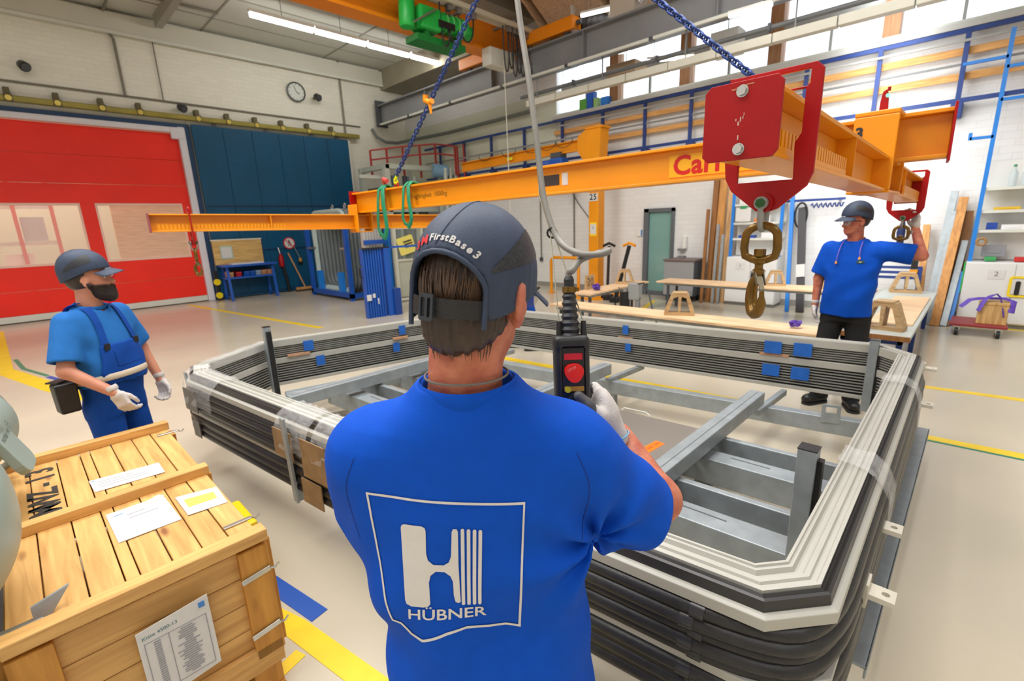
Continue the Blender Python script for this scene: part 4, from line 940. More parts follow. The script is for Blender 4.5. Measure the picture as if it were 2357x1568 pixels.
obj('jaw', MB().box(8.9,9.0,1.3,1.62,.32,.4), SKYB, t, bevel=.02); obj('stem', MB().box(8.91,8.99,1.32,1.42,.08,.34), SKYB, t, bevel=.01); obj('foot', MB().box(8.85,9.05,1.24,1.5,0,.08), SKYB, t, bevel=.02)
t = thing('welding_frame', 'navy tubular support frame standing behind the assembly table', 'frame', (9.8,1.0,0))
for y in (1.18,.62): obj('post', MB().box(9.76,9.82,y-.025,y+.025,0,.86), NAVY, t)
for z, y1 in ((.86,.62),(.78,1.4),(.7,.62)): obj('bar', MB().box(9.77,9.81,.6,max(1.2,y1),z-.02,z+.02), NAVY, t)
obj('head', MB().box(9.75,9.83,.66,.74,.84,.98), BLACK, t); obj('yellow_band', MB().box(9.74,9.84,.65,.75,.78,.83), YEL, t)

# ================================================================ large bellows frame on its galvanised base
OUT = [(1.245,.296),(1.376,.185),(4.30,.215),(4.53,.45),(4.05,3.98),(3.83,4.27),(1.51,4.80),(.82,4.36),(.76,4.10)]
def inset(poly, d): return [miter(poly, i, d) for i in range(len(poly))]
def rounded(poly, r, n=6):
    out = []; m = len(poly)
    for i in range(m):
        p = Vector(poly[i]); a = Vector(poly[i-1]); b = Vector(poly[(i+1) % m])
        ra = min(r, (a-p).length*.48); rb = min(r, (b-p).length*.48); p0 = p+(a-p).normalized()*ra; p1 = p+(b-p).normalized()*rb
        for k in range(n+1):
            t_ = k/n; out.append(tuple(p0*(1-t_)**2+p*2*t_*(1-t_)+p1*t_*t_))
    return out
bf = thing('bellows_ring', 'huge black rubber bellows ring with pale aluminium profiles lying on a steel base', 'bellows', (2.6,2.4,.24))
obj('top_profile', MB().sweep([(0,.70),(0,.75),(.010,.75),(.014,.742),(.028,.742),(.032,.75),(.046,.75),(.052,.734),(.072,.734),(.078,.748),(.088,.748),(.09,.755),(.098,.755),(.10,.748),(.10,.69),(.05,.69)], OUT), ALUW, bf)
obj('mid_profile', MB().sweep([(.03,.522),(.03,.578),(.095,.578),(.095,.522)], OUT), ALUW, bf, bevel=.003)
obj('bottom_profile', MB().sweep([(-.03,.306),(-.03,.33),(.095,.335),(.095,.306)], OUT), ALUW, bf, bevel=.003)
obj('seal', MB().sweep([(-.03,.708),(-.026,.738),(-.018,.742),(-.012,.734),(-.004,.742),(0,.736),(0,.705)], OUT), mat('seal_rubber', (.03,.028,.027), .35), bf)
obj('upper_lip', MB().sweep([(-.05,.664),(-.05,.70),(-.04,.706),(0,.706),(0,.66)], OUT), mat('lip_grey', S(178,176,166), .42), bf, bevel=.002)
obj('middle_lip', MB().sweep([(-.056,.452),(-.056,.482),(-.03,.486),(.02,.486),(.02,.45)], OUT), MATS['lip_grey'], bf, bevel=.002)
obj('membrane', MB().sweep([(.03,.31),(.03,.70),(.055,.70),(.055,.31)], OUT), mat('membrane_black', (.012,.012,.012), .6), bf)
zz = [.640,.604,.568,.532,.498]+[.43,.402,.374,.348,.324]
for i, z in enumerate(zz):
    pth = rounded(inset(OUT, -.045-.012*(i % 2)), .26)
    obj('fold', MB().tube([(x,y,z) for x, y in pth], [(.024,.0185)]*len(pth), 10, True), RUB, bf, smooth=70)
FIN = mat('rib_aluminium', S(168,168,162), .35, metal=.45)
for z in (.674,.655,.636,.617,.598, .503,.479,.455,.431,.407,.383,.359): obj('inner_rib', MB().sweep([(.05,z-.0045),(.05,z+.0045),(.088,z+.0045),(.088,z-.0045)], OUT), FIN, bf)
# stitched corner sleeves on the folds at the near right corner
for i, z in enumerate(zz[:5]+zz[5:8]):
    c = inset(OUT, -.045-.012*(i % 2)); a = Vector(c[0]); b = Vector(c[8]); p = a+(b-a).normalized()*(.17+.03*(i % 2)); d = (b-a).normalized()*.02
    obj('fold_sleeve', MB().tube([(p.x-d.x,p.y-d.y,z),(p.x,p.y,z),(p.x+d.x,p.y+d.y,z)], [(.027,.0215)]*3, 10), mat('sleeve_rubber', (.035,.034,.034), .25), bf, smooth=50)
# mounting lugs
LUG = mat('lug_cream', S(214,208,192), .4)
for x, y, z in ((2.12,.13,.56),(1.72,.105,.54),(4.5,.17,.6),(3.78,.14,.55)):
    lg = obj('lug', MB().prism([[(-.04,-.033),(.036,-.033),(.036,.033),(-.04,.033)], [(.01+.011*math.cos(a), .011*math.sin(a)) for a in np.linspace(0,2*PI,12,False)]], (x,y-.035,z), (0,-1,0), (1,0,0), (0,0,.02)), LUG, bf, bevel=.003)
    obj('lug_plate', MB().box(x-.036,x+.036,y-.002,y+.01,z-.035,z+.05), LUG, lg)
# blue tape on the inner face
for x, y, z, w, h, ax in ((4.405,1.145,.655,.13,.105,0),(4.43,.93,.66,.13,.11,0),(4.405,1.145,.455,.13,.1,0),(4.43,.93,.455,.13,.105,0),(4.2,2.46,.67,.06,.09,0),(4.2,2.43,.49,.06,.08,0),(1.84,4.6,.66,.09,.1,1),(1.93,4.58,.49,.08,.1,1),(2.78,4.39,.67,.07,.1,1),(2.70,4.40,.49,.07,.1,1)):
    if ax == 0:
        xx = 4.53-.136*(y-.45)-.106; m_ = MB().bar((xx,y-w/2,z),(xx-.136*w,y+w/2,z),.006,h)
    else:
        yy = 4.80-.228*(x-1.51)-.107; m_ = MB().bar((x-w/2,yy+.114*w,z),(x+w/2,yy-.114*w,z),.006,h)
    obj('blue_tape', m_, TAPE, bf)
# spacer blocks
for x, y, w, ax in ((4.37,1.14,.22,0),(4.2,2.48,.16,0),(1.75,4.66,.2,1),(2.75,4.42,.16,1)):
    obj('wood_spacer', (MB().bar((x+.01,y-w/2,.588),(x+.01-.136*w,y+w/2,.588),.06,.022) if ax == 0 else MB().bar((x-w/2,y+.114*w,.588),(x+w/2,y-.114*w,.588),.06,.022)), CARD, bf)
# cardboard edge protectors and film wraps on the left side
def side_pt(i, j, f, d):
    a = Vector(miter(OUT, i, d)); b = Vector(miter(OUT, j, d)); return a+(b-a)*f
def wrap(f0, f1, i, j, z0, z1, m_, name, dout=-.085, din=.11, zt=.762, tex=0):
    n = 10; mb = MB(); vs = []; rr = random.Random(int(f0*1000)+i)
    for k in range(n+1):
        f = f0+(f1-f0)*k/n; jx = lambda s=.006: rr.uniform(-s,s)
        for d, z in ((dout-.002,z0),(dout,(z0+z1)/2),(dout+.004,z1),(-.05,zt-.035),(0,zt),(.05,zt+.002),(din-.004,zt),(din,zt-.06)):
            p = side_pt(i, j, f, d+jx()); vs.append((p.x,p.y,z+jx()))
    fs = [(k*8+q,k*8+q+1,(k+1)*8+q+1,(k+1)*8+q) for k in range(n) for q in range(7)]
    mb.add(vs, fs); return obj(name, mb, m_, bf, smooth=50)
wrap(.34,.43,8,0,.55,.66, FILM, 'film_wrap'); wrap(.44,.51,8,0,.55,.66, FILM, 'film_wrap'); wrap(.0,.12,8,0,.55,.66, FILM, 'film_wrap')
wrap(.78,.85,8,0,.5,.66, FILM, 'film_wrap'); wrap(.2,.8,7,8,.55,.66, FILM, 'film_wrap'); wrap(.1,.95,6,7,.6,.68, FILM, 'film_wrap')
wrap(.27,.33,1,2,.5,.66, FILM, 'film_wrap'); wrap(.72,.77,1,2,.5,.66, FILM, 'film_wrap')
CB = mat('brown_board', S(150,122,88), .6, var=.2, vs=15); GB = mat('grey_board', S(96,90,86), .5, var=.2, vs=15)
for f, w, z0, z1, m_ in ((.365,.05,.5,.665,CB),(.445,.06,.44,.665,CB),(.43,.05,.27,.42,CB),(.03,.055,.5,.665,GB),(.035,.03,.3,.43,GB),(.80,.055,.47,.66,mat('tinted_film_board', S(90,84,60), .3, var=.2, vs=20))):
    a = side_pt(8,0,f-w/2,-.085); b = side_pt(8,0,f+w/2,-.085); obj('edge_protector', MB().bar((a.x,a.y,(z0+z1)/2),(b.x,b.y,(z0+z1)/2),.006,z1-z0), m_, bf)
a = side_pt(8,0,.775,-.089); b = side_pt(8,0,.83,-.089); obj('yellow_label', MB().bar((a.x,a.y,.485),(b.x,b.y,.485),.004,.03), mat('label_yellow', S(196,160,30), .4, var=.2, vs=30), bf)

# ---- galvanised base frame
bs = thing('steel_base', 'galvanised steel transport base of crossing channels under the bellows ring', 'base frame', (2.6,2.2,0))
def slotbeam(p0, p1, w, z0, z1, nm='cross_beam'):
    return obj(nm, MB().bar((*p0,(z0+z1)/2),(*p1,(z0+z1)/2),w,z1-z0), GALV, bs, bevel=.005)
for y, x1 in ((1.06,3.72),(2.36,3.66),(3.86,3.3)):
    b = slotbeam((1.32,y+.02),(x1,y),.105,.355,.455,'cross_tube')
    obj('seam', MB().bar((1.35,y+.012,.4553),(x1-.02,y-.008,.4553),.004,.0012), DGREY, b)
    slotbeam((x1,y),(x1+.62,y-.03),.045,.25,.3,'stub_channel')
for x, w in ((1.42,.13),(2.05,.15),(2.72,.14),(3.8,.09)):
    sh = -.07 if x < 3.5 else -.17
    b = slotbeam((x-sh*1.6,.34),(x+sh*2.2,4.3),w,.14,.305 if x < 3.5 else .265,'floor_channel')
    for k in range(5):
        yy = .7+k*.7; f = (yy-.34)/3.96; xx = x-sh*1.6+f*sh*3.8
        if x < 3.5: obj('slot', MB().bar((xx+.02,yy,.3055),(xx+.02-.01,yy+.22,.3055),.008,.0015), DGREY, b)
    if x not in (1.42, 3.8): slotbeam((x+.22-sh*1.6,.34),(x+.22+sh*2.2,4.25),.045,.17,.34,'floor_angle')
for z0, z1, w, dy in ((.21,.225,.1,.0),): pass
obj('side_rail', MB().box(1.74,4.25,.075,.19,.228,.24).box(1.74,4.25,.075,.083,.19,.24), GALV, bs, bevel=.003)
obj('end_rail', MB().bar((.86,4.0,.232),(1.32,.42,.232),.1,.02), GALV, bs)
slotbeam((1.5,4.45),(3.75,3.98),.08,.23,.305,'end_beam')
slotbeam((1.55,4.33),(3.6,3.88),.06,.2,.29,'end_beam')
def post(x, y, z0, z1, s=.055, pad=True):
    p = obj('post', MB().box(x-s/2,x+s/2,y-s/2,y+s/2,z0,z1), GALV, bs, bevel=.004)
    obj('post_cap', MB().box(x-s/2-.001,x+s/2+.001,y-s/2-.001,y+s/2+.001,z1,z1+.004), BLACK, p)
    if pad: obj('rubber_pad', MB().box(x-.02,x+.02,y-s/2-.02,y-s/2,z0+.05,z1-.04), BLACK, p)
post(2.1,.385,.23,.82,.07); post(4.4,.47,.23,.8,.06); post(1.46,4.56,.23,.92,.06)
for x, y, zt in ((.735,4.18,.75),(.862,2.64,.752)):
    p = obj('flat_post', MB().bar((x,y,.23),(x-.012,y,zt),.05,.014,(1,0,0)), GALV, bs); obj('foot_gusset', MB().prism([[(0,0),(.14,0),(0,.16)]], (x,y-.006,.23), (1,-.1,0), (0,0,1), (0,.012,0)), GALV, p)
lt = obj('lifting_plate', MB().prism([rrect(.12,.14,.01), rrect(.07,.045,.006,3,0,.03)], (3.97,.62,.3), (.28,-.96,0), (0,0,1), (.01,.003,0)), GALV, bs)
for x in (1.42,2.05,2.72,3.8):
    for y in ((1.06,2.36,3.82) if x < 3.5 else (2.36,3.82)):
        xx = (x+.112-.266*(y-.34)/3.96) if x < 3.5 else (x+.272-.646*(y-.34)/3.96); obj('foot', MB().box(xx-.03,xx+.03,y-.05,y+.05,0,.142), mat('foot_steel', S(140,145,148), .5), bs)
obj('foot', MB().box(1.36,1.44,2.33,2.41,0,.37), MATS['foot_steel'], bs); obj('foot', MB().box(1.42,1.5,1.03,1.1,0,.37), MATS['foot_steel'], bs)
sp_ = thing('metal_sheet', 'bare aluminium sheet with an orange label lying inside the base frame', 'sheet', (2.55,1.6,.346))
obj('sheet', MB().prism([[(2.0,1.13),(3.02,1.16),(2.96,1.86),(2.9,2.22),(1.94,2.2)]], (0,0,.3455), (1,0,0), (0,1,0), (0,0,.004)), mat('sheet_aluminium', S(176,168,160), .3, metal=.75, var=.06, vs=1.5), sp_)
lb_ = obj('orange_label', MB().prism([[(-.1,-.033),(.1,-.033),(.1,.033),(-.1,.033)]], (2.56,1.315,.3496), (.99,-.1,0), (.1,.99,0), (0,0,.0012)), mat('label_orange', S(255,116,10), .5), sp_)
obj('print', text_mb('GK  0403 - 0403', .026, (2.56,1.315,.351), (.99,-.1,0), (.1,.99,0)), mat('label_print', S(150,60,10), .6), lb_)
obj('wire_clip', MB().tube([(2.97,1.78,.35),(2.99,1.77,.365),(3.01,1.6,.365),(3.0,1.56,.35)], .005, 6), OFFW, sp_)

# ================================================================ lifting spreader with hooks, chains, slings
sp = thing('spreader_beam', 'yellow H-shaped lifting spreader hanging level over the bellows ring', 'lifting beam', (3.4,3,2.0))
m0, m1 = Vector((3.62,.2,2.14)), Vector((3.2015,5.85,2.077))
obj('main_beam', MB().ibeam(m0, m1, .25, .13, .012, .02), YEL, sp, bevel=.003)
dm = (m1-m0).normalized(); ux = -dm; nrm = Vector((-1,-.074,0)).normalized()
def on_main(y, off=.0075, dz=0): 
    f = (y-.2)/5.65; p = m0+(m1-m0)*f; return p+nrm*off+Vector((0,0,dz))
st = obj('brand_sticker', MB().bar(on_main(1.74,.0085,-.005), on_main(.82,.0085,-.005), .003, .155), mat('sticker_yellow_bright', S(246,178,20), .4), sp)
obj('brand_lettering', text_mb('Carl Stahl', .185, on_main(1.71,.0112,-.008), ux, (0,0,1), align='LEFT', spread=1.04, bold=.0055), mat('letter_red', S(206,22,14), .4), st)
obj('load_lettering', text_mb('Tragf\u00e4higkeit  1000kg', .072, on_main(4.46,.0075,0), ux, (0,0,1)), mat('letter_brown', S(120,84,16), .5), sp)
np_ = obj('nameplate', MB().bar(on_main(2.9,.008), on_main(2.72,.008), .003, .09), mat('plate_dark', S(60,52,50), .4), sp)
obj('inspection_label', MB().bar(on_main(2.69,.008), on_main(2.63,.008), .003, .1), PAPER, np_)
obj('end_plate', MB().bar(m0-dm*.012, m0, .2, .29), REDP, sp, bevel=.002)
obj('end_plate', MB().bar(m1, m1+dm*.012, .2, .29), REDP, sp, bevel=.002)
for y in (1.9,3.2,4.9): obj('web_stiffener', MB().bar(on_main(y,.008,-.105), on_main(y,.008,.105), .008, .11, (0,1,0)), YEL, sp) if 0 else None
def cross(c0, c1, rows, nm):
    c0 = Vector(c0); c1 = Vector(c1); d = (c1-c0).normalized(); L = (c1-c0).length; side = Vector((d.y,-d.x,0)).normalized()
    b = obj(nm, MB().ibeam(c0, c1, .18, .15, .01, .014), YEL, sp, bevel=.003)
    # toothed rack strips along the lower flange edges near both ends
    for s in (1,-1):
        for a, e in rows:
            n = int((e-a)/.034)
            base = obj('tooth_strip', MB().bar(c0+d*a+side*s*.068+Vector((0,0,-.068)), c0+d*e+side*s*.068+Vector((0,0,-.068)), .006, .016), YEL, sp)
            tooth = obj('tooth', MB().bar(Vector((-.011,0,0)), Vector((.011,0,0)), .006, .046), YEL, base, local=True)
            R = Matrix((d, d.cross(Vector((0,0,1)))*-1, Vector((0,0,1)))).transposed().to_4x4()
            for k in range(n):
                p = c0+d*(a+.017+.034*k)+side*s*.068+Vector((0,0,-.038)); Mt = WM[sp].inverted() @ (Matrix.Translation(p) @ R)
                if k == 0: tooth.matrix_local = Mt
                else: share(tooth, base, Mt)
    for f in (.28,.72): obj('stiffener', MB().bar(c0+d*L*f+side*.04+Vector((0,0,-.076)), c0+d*L*f+side*.04+Vector((0,0,.076)), .07, .008, d), YEL, sp)
    return d, side
dr, sr_ = cross((1.432,.508,1.995), (5.22,.48,1.897), ((.03,.95),(2.7,3.7)), 'cross_beam')
dl, sl_ = cross((1.02,6.1,1.887), (5.0,5.6,1.815), ((.05,1.3),(2.6,3.8)), 'cross_beam')
ep = obj('cross_end_plate', MB().prism([[(-.099,-.083),(-.083,-.098),(.083,-.098),(.097,-.082),(.098,.083),(.084,.098),(-.083,.098),(-.099,.083)]], (1.418,.508,1.996), (0,-1,0), (0,0,1), (.012,0,0)), REDP, sp, bevel=.0015)
for z in (2.069,1.925):
    bo = obj('bolt', MB().cyl((1.418,.508,z),(1.406,.508,z),.0125,n=6), CHROME, ep)
    obj('washer', MB().cyl((1.418,.508,z),(1.4155,.508,z),.0155,n=20), CHROME, bo)
for k, (y, z, w, h) in enumerate(((.508,2.0,.003,.012),(.513,1.99,.004,.01),(.502,2.004,.002,.008),(.52,2.0,.003,.006),(.5,2.012,.002,.006),(.512,1.955,.003,.012),(.53,2.076,.012,.004),(.515,2.079,.018,.003),(.49,2.083,.02,.003))):
    obj('paint_chip', MB().box(1.4172,1.4182,y-w/2,y+w/2,z-h/2,z+h/2), mat('chip_primer', S(190,130,90), .6) if k > 5 else mat('chip_pale', S(200,170,160), .6), ep)
for c in (((5.22,.48,1.897)),): obj('cross_end_plate', MB().box(5.22,5.232,.385,.575,1.80,1.99), REDP, sp, bevel=.002)
obj('cross_end_plate', MB().bar((1.008,6.1014,1.887),(1.02,6.1,1.887),.19,.19), mat('red_faded', S(150,70,80), .45), sp, bevel=.002)
# clamp yokes between main beam and cross beams
yk = obj('yoke', MB().box(3.38,3.395,.4,.6,1.86,2.25).box(3.83,3.845,.4,.6,1.86,2.25).box(3.38,3.845,.4,.6,2.25,2.275).box(3.38,3.845,.4,.6,1.845,1.86), YEL, sp, bevel=.006)
obj('yoke_number', text_mb('3', .08, (3.3785,.57,2.165), (0,-1,0), (0,0,1), bold=.003), INK, yk)
yk2 = obj('yoke', MB().box(3.1,3.115,5.7,5.92,1.73,2.06).box(3.3,3.315,5.7,5.92,1.73,2.06).box(3.1,3.315,5.7,5.92,1.715,1.73), YEL, sp, bevel=.006)
# ---- hook assemblies
def hook_set(lb, P, rz, hr_=0):
    """red sliding bracket plate, shackle, swivel ring and hook; P = middle of the bracket at beam centre height"""
    t = thing('swivel_hook', lb, 'lifting hook', P, rz)
    pl = [(-.125,.16),(-.108,.158),(.105,.158),(.123,.14),(.123,-.13),(.11,-.165),(.04,-.225),(.022,-.232),(-.022,-.232),(-.1,-.168),(-.12,-.13),(-.125,-.08)]
    hole1 = [(.015,.143),(.092,.143),(.092,.108),(.085,.1),(.04,.1),(.015,.105)]
    hole2 = [(-.083,.095),(.083,.095),(.083,-.02),(.068,-.045),(.072,-.145),(-.083,-.145)]
    obj('bracket_plate', MB().prism([pl, hole1[::-1], hole2[::-1]], (-.006,0,0), (0,-1,0), (0,0,1), (.012,0,0)), REDP, t, local=True, bevel=.002)
    z = -.208
    obj('boss', MB().cyl((-.02,0,z),(.02,0,z),.028,n=20), REDP, t, local=True, smooth=40)
    pin = obj('pin', MB().cyl((-.044,0,z),(.04,0,z),.014,n=6), mat('pin_green', S(20,84,24), .4), t, local=True)
    sh = [(-.03,0,z)]+[(-.03,0,z-.04)]+[(.03*-math.cos(a),0,z-.04-.04*math.sin(a)) for a in np.linspace(.2,PI-.2,8)]+[(.03,0,z-.04),(.03,0,z)]
    obj('shackle', MB().tube(sh, .0085, 10), mat('shackle_grey', S(150,150,146), .4, metal=.4), t, local=True, smooth=60)
    obj('shackle_eye', MB().cyl((-.037,0,z),(-.023,0,z),.019,n=20), MATS['shackle_grey'], t, local=True, smooth=40)
    rc = z-.126                                   # ring: D shaped, flat bottom
    ring = [(.003*0, .046*math.cos(a), rc+.025+.034*math.sin(a)) for a in np.linspace(0,PI,12)]+[(0,-.048,rc-.01),(0,-.043,rc-.034),(0,-.02,rc-.044),(0,.02,rc-.044),(0,.043,rc-.034),(0,.048,rc-.01)]
    obj('ring', MB().tube(ring, .0125, 12, True), BRASS, t, local=True, smooth=60)
    obj('swivel_nut', MB().cyl((0,0,rc-.034),(0,0,rc-.012),.017,n=6), BRASS, t, local=True)
    obj('swivel_neck', MB().lathe([(.024,.0),(.022,-.008),(.012,-.014),(.012,-.026),(.017,-.03),(.015,-.045)], (0,0,rc-.046), 18), BRASS, t, local=True, smooth=40)
    hz = rc-.085                                   # hook opens sideways (in the bracket's x-z plane)
    hk = [(0,0,hz+.012),(0,0,hz-.01)]+[(.038*math.sin(a)+.0, 0, hz-.075+.057*math.cos(a)) for a in np.linspace(.25,PI*1.62,16)]
    hr = [.012,.013]+[.0135+.006*math.sin(min(PI,(i/15)*PI))-(.006 if i > 13 else 0) for i in range(16)]
    RH = Matrix.Rotation(hr_, 3, 'Z')
    def rot(mb): mb.v = [RH @ Vector(v) for v in mb.v]; return mb
    obj('hook', rot(MB().tube(hk, [(r, r*.85) for r in hr], 12)), BRASS, t, local=True, smooth=60)
    obj('latch', rot(MB().bar((-.004,0,hz-.002),(-.036,0,hz-.05),.014,.004,(1,0,0)).bar((-.004,.012,hz),(-.03,.012,hz-.035),.003,.012,(1,0,0)).bar((-.004,-.012,hz),(-.03,-.012,hz-.035),.003,.012,(1,0,0))), mat('latch_steel', S(130,120,96), .4, metal=.5), t, local=True)
    obj('latch_pin', rot(MB().cyl((0,-.02,hz+.002),(0,.02,hz+.002),.005,n=8)), CHROME, t, local=True)
    return t
hook_set('golden swivel hook with red bracket nearest the camera', (1.62,.492,1.993), 0, math.radians(40))
hook_set('golden swivel hook with red bracket held by the man in the blue shirt', (5.1,.485,1.893), 0, math.radians(20))
hook_set('golden swivel hook with red bracket on the left yellow cross beam', (1.36,6.06,1.885), math.radians(-7), math.radians(130))
# ---- chains
def link_mesh(nm, p, r, m_, parent):
    a = p*.78; b = p*.36
    pts = [(a*.5*(1 if math.cos(t_) >= 0 else -1)+b*math.cos(t_), b*math.sin(t_)*1.15, 0) for t_ in np.linspace(-PI/2,1.5*PI,16,False)]
    return obj(nm, MB().tube(pts, r, 7, True), m_, parent, local=True, smooth=60)
CHB = mat('blue_chain_steel', S(30,60,128), .35, metal=.3, var=.15, vs=30)
def chain_thing(lb, p0, p1, pitch, r):
    p0 = Vector(p0); p1 = Vector(p1); t = thing('lifting_chain', lb, 'chain', p0); d = (p1-p0).normalized(); L = (p1-p0).length; n = int(L/pitch)
    a = d.orthogonal().normalized(); b = d.cross(a); first = None
    for k in range(n+1):
        x, y = (a, b) if k % 2 else (b, -a)
        M = Matrix((d, x, y)).transposed().to_4x4(); M.translation = d*pitch*k
        if first is None: first = link_mesh('chain_link', pitch, r, CHB, t); first.matrix_local = M
        else: share(first, t, M)
    return t
AP = (3.38,3.0,4.29)
chain_thing('blue steel chain rising from the left end of the yellow main beam', (3.285,5.03,2.34), AP, .044, .0075)
chain_thing('blue steel chain rising behind the near red plate', (3.53,.95,2.38), AP, .044, .0075)
for nm, lb, p, m_ in (('chain_lug','lime hook and red eye bolt on the left end of the yellow main beam',(3.285,5.04,2.2),mat('lime_paint', S(206,226,20), .4)),('chain_lug','red hook with green indicator lamp on the right end of the yellow main beam',(3.53,.93,2.255),REDP)):
    t = thing(nm, lb, 'lifting lug', p); x, y, z = p
    obj('eye', MB().tube([(x,y+.035*math.cos(a),z+.045+.035*math.sin(a)) for a in np.linspace(0,2*PI,14,False)], .011, 8, True), REDP, t, smooth=60)
    obj('hook', MB().tube([(x,y-.01,z+.16),(x,y-.012,z+.13),(x,y+.02,z+.1),(x,y+.025,z+.075),(x,y,z+.06),(x,y-.03,z+.075),(x,y-.035,z+.09)], [.012,.018,.02,.018,.017,.013,.008], 10), m_, t, smooth=60)
    obj('base', MB().box(x-.04,x+.04,y-.05,y+.05,z-.004,z+.012), REDP, t)
t = thing('indicator_lug', 'slim red lifting lug with a lit green lamp on the yellow yoke', 'lifting lug', (3.5,.49,2.275))
obj('lug', MB().prism([[(-.022,0),(.02,0),(.014,.09),(.004,.12),(-.014,.11),(-.02,.06)]], (3.49,.49,2.275), (0,-1,0), (0,0,1), (.018,0,0)), REDP, t, bevel=.004)
obj('lamp', MB().cyl((3.488,.478,2.36),(3.48,.478,2.36),.009,n=12), mat('green_lamp', (.05,1,.25), .3, emit=8), t)
obj('clip', MB().cyl((3.499,.478,2.385),(3.499,.478,2.405),.008,n=10), REDP, t)
t = thing('hook_block', 'crane hook block carrying the two blue chains above the frame', 'hook block', AP)
obj('ring', MB().tube([(AP[0]+.08*math.cos(a),AP[1],AP[2]+.06+.1*math.sin(a)) for a in np.linspace(0,2*PI,18,False)], .016, 8, True), BRASS, t, smooth=60)
obj('block', MB().box(3.28,3.48,2.92,3.08,4.5,4.8), YEL, t, bevel=.03); obj('hook', MB().tube([(3.38,3,4.52),(3.38,3,4.45),(3.42,3,4.4),(3.38,3,4.36),(3.33,3,4.4)], .02, 10), BRASS, t, smooth=60)
for x in (3.32,3.44): obj('rope', MB().cyl((x,3,4.8),(x,3,7.15),.008,n=6), GREY, t)
t = thing('hand_tag', 'orange tag clipped on the left blue chain', 'tag', (3.31,4.3,3.0))
f_ = .355; P_ = Vector((3.285,5.03,2.34))*(1-f_)+Vector(AP)*f_
obj('clip', MB().tube([(P_.x-.03,P_.y+.05,P_.z+.05),(P_.x-.03,P_.y+.06,P_.z),(P_.x-.02,P_.y,P_.z-.03),(P_.x-.02,P_.y-.04,P_.z-.02)], .03, 8), mat('tag_orange', S(240,150,10), .45), t, smooth=60)
obj('tail', MB().cyl((P_.x-.02,P_.y,P_.z-.04),(P_.x-.02,P_.y-.01,P_.z-.14),.022,.01,n=8), MATS['tag_orange'], t, smooth=40)
# ---- green slings hung over the main beam
GS = mat('green_webbing', S(12,132,92), .65, var=.12, vs=30, bump=.3, bs=80)
def sling(lb, y, dz, w):
    t = thing('round_sling', lb, 'sling', (3.26,y,2.2))
    for k, (yo, dd) in enumerate(((.06,0),(-.05,.03))):
        x0 = 3.62-.0741*(y-.2)
        pts = [(x0+.05,y+yo*.4,2.235),(x0-.03,y+yo*.6,2.25),(x0-.085,y+yo*.8,2.2),(x0-.1,y+yo,2.05),(x0-.1,y+yo*1.6,1.85),(x0-.1,y+yo*1.7,1.75-dz),(x0-.1,y+yo*1.0,1.68-dz),(x0-.1,y,1.66-dz-dd)]
        obj('band', MB().tube(pts, [(w,.012)]*len(pts), 8, flat=(0,1,0)), GS, t, smooth=60)
    return t, x0
t, x0 = sling('long looped green lifting sling over the left end of the main beam', 5.2, 0, .034)
obj('red_sleeve', MB().tube([(x0+.06,5.3,2.24),(x0+.02,5.28,2.3),(x0-.03,5.2,2.32),(x0-.05,5.1,2.29)], .025, 8), mat('sleeve_red', S(206,70,66), .6), t, smooth=60)
sling('short green lifting sling hanging right of the long one', 4.72, -.12, .026)
# ---- pendant control
pd = Vector((.869,.659,1.38)); eu = Vector((.13,.125,1)).normalized(); ex = Vector((.694,-.719,0)).normalized(); ey = eu.cross(ex).normalized()
pt = thing('pendant_control', 'black crane pendant control with red stop button in the gloved hand', 'pendant control', pd)
Mp = Matrix((ex, ey, eu)).transposed().to_4x4() @ Matrix.Scale(1.12, 4)
def plocal(mb): mb.v = [Mp @ Vector(v) for v in mb.v]; return mb
def pbody(P):
    d = rbox(P, (0,0,-.02), (.037,.028,.115), .012); d = smin(d, rbox(P, (0,.0,.083), (.034,.026,.014), .008), .01)
    return np.maximum(d, -rbox(P, (.002,-.034,-.025), (.0235,.013,.1), .004))
obj('housing', plocal(surf(pbody, (-.045,-.04,-.15), (.045,.035,.105), .0022)), BLACK, pt, local=True, smooth=50)
obj('button_panel', plocal(MB().box(-.0205,.0245,-.024,-.02,-.12,.072)), mat('panel_black', (.008,.008,.009), .3), pt, local=True)
obj('red_strip', plocal(MB().box(-.017,.021,-.0255,-.0235,.048,.061)), mat('strip_red', S(190,10,40), .4), pt, local=True)
obj('stop_button', plocal(MB().prism([[(.0195*(1+.06*math.cos(3*a))*math.cos(a+.6), .0195*(1+.06*math.cos(3*a))*math.sin(a+.6)) for a in np.linspace(0,2*PI,28,False)]], (.002,-.024,.022), (1,0,0), (0,0,1), (0,-.017,0))), mat('stop_red', S(226,16,10), .3), pt, local=True, bevel=.003)
sb = obj('stop_lettering', plocal(text_mb('STOP', .008, (-.003,-.0412,.03), (.9,0,.43), (-.43,0,.9), .0004)), mat('stop_pale', S(250,150,140), .5), pt, local=True)
obj('yellow_field', plocal(MB().box(-.018,.023,-.0258,-.0235,-.018,-.008)), mat('field_amber', S(190,140,50), .4), pt, local=True)
obj('yellow_key', plocal(MB().cyl((-.011,-.024,-.014),(-.011,-.031,-.014),.0065,n=14)), mat('key_yellow', S(206,190,20), .4), pt, local=True)
for z in (-.035,-.075): obj('push_button', plocal(MB().cyl((.003,-.024,z),(.003,-.034,z),.0145,n=20)), BLACK, pt, local=True)
gl = MB(); prof = [(.024,.095)]+[(.018-.00055*k+(.0035 if k % 2 else 0), .103+.007*k) for k in range(15)]+[(.011,.215),(.008,.222)]
obj('cable_gland', plocal(gl.lathe(prof, (0,0,0), 20)), mat('gland_rubber', (.02,.02,.021), .5), pt, local=True, smooth=25)
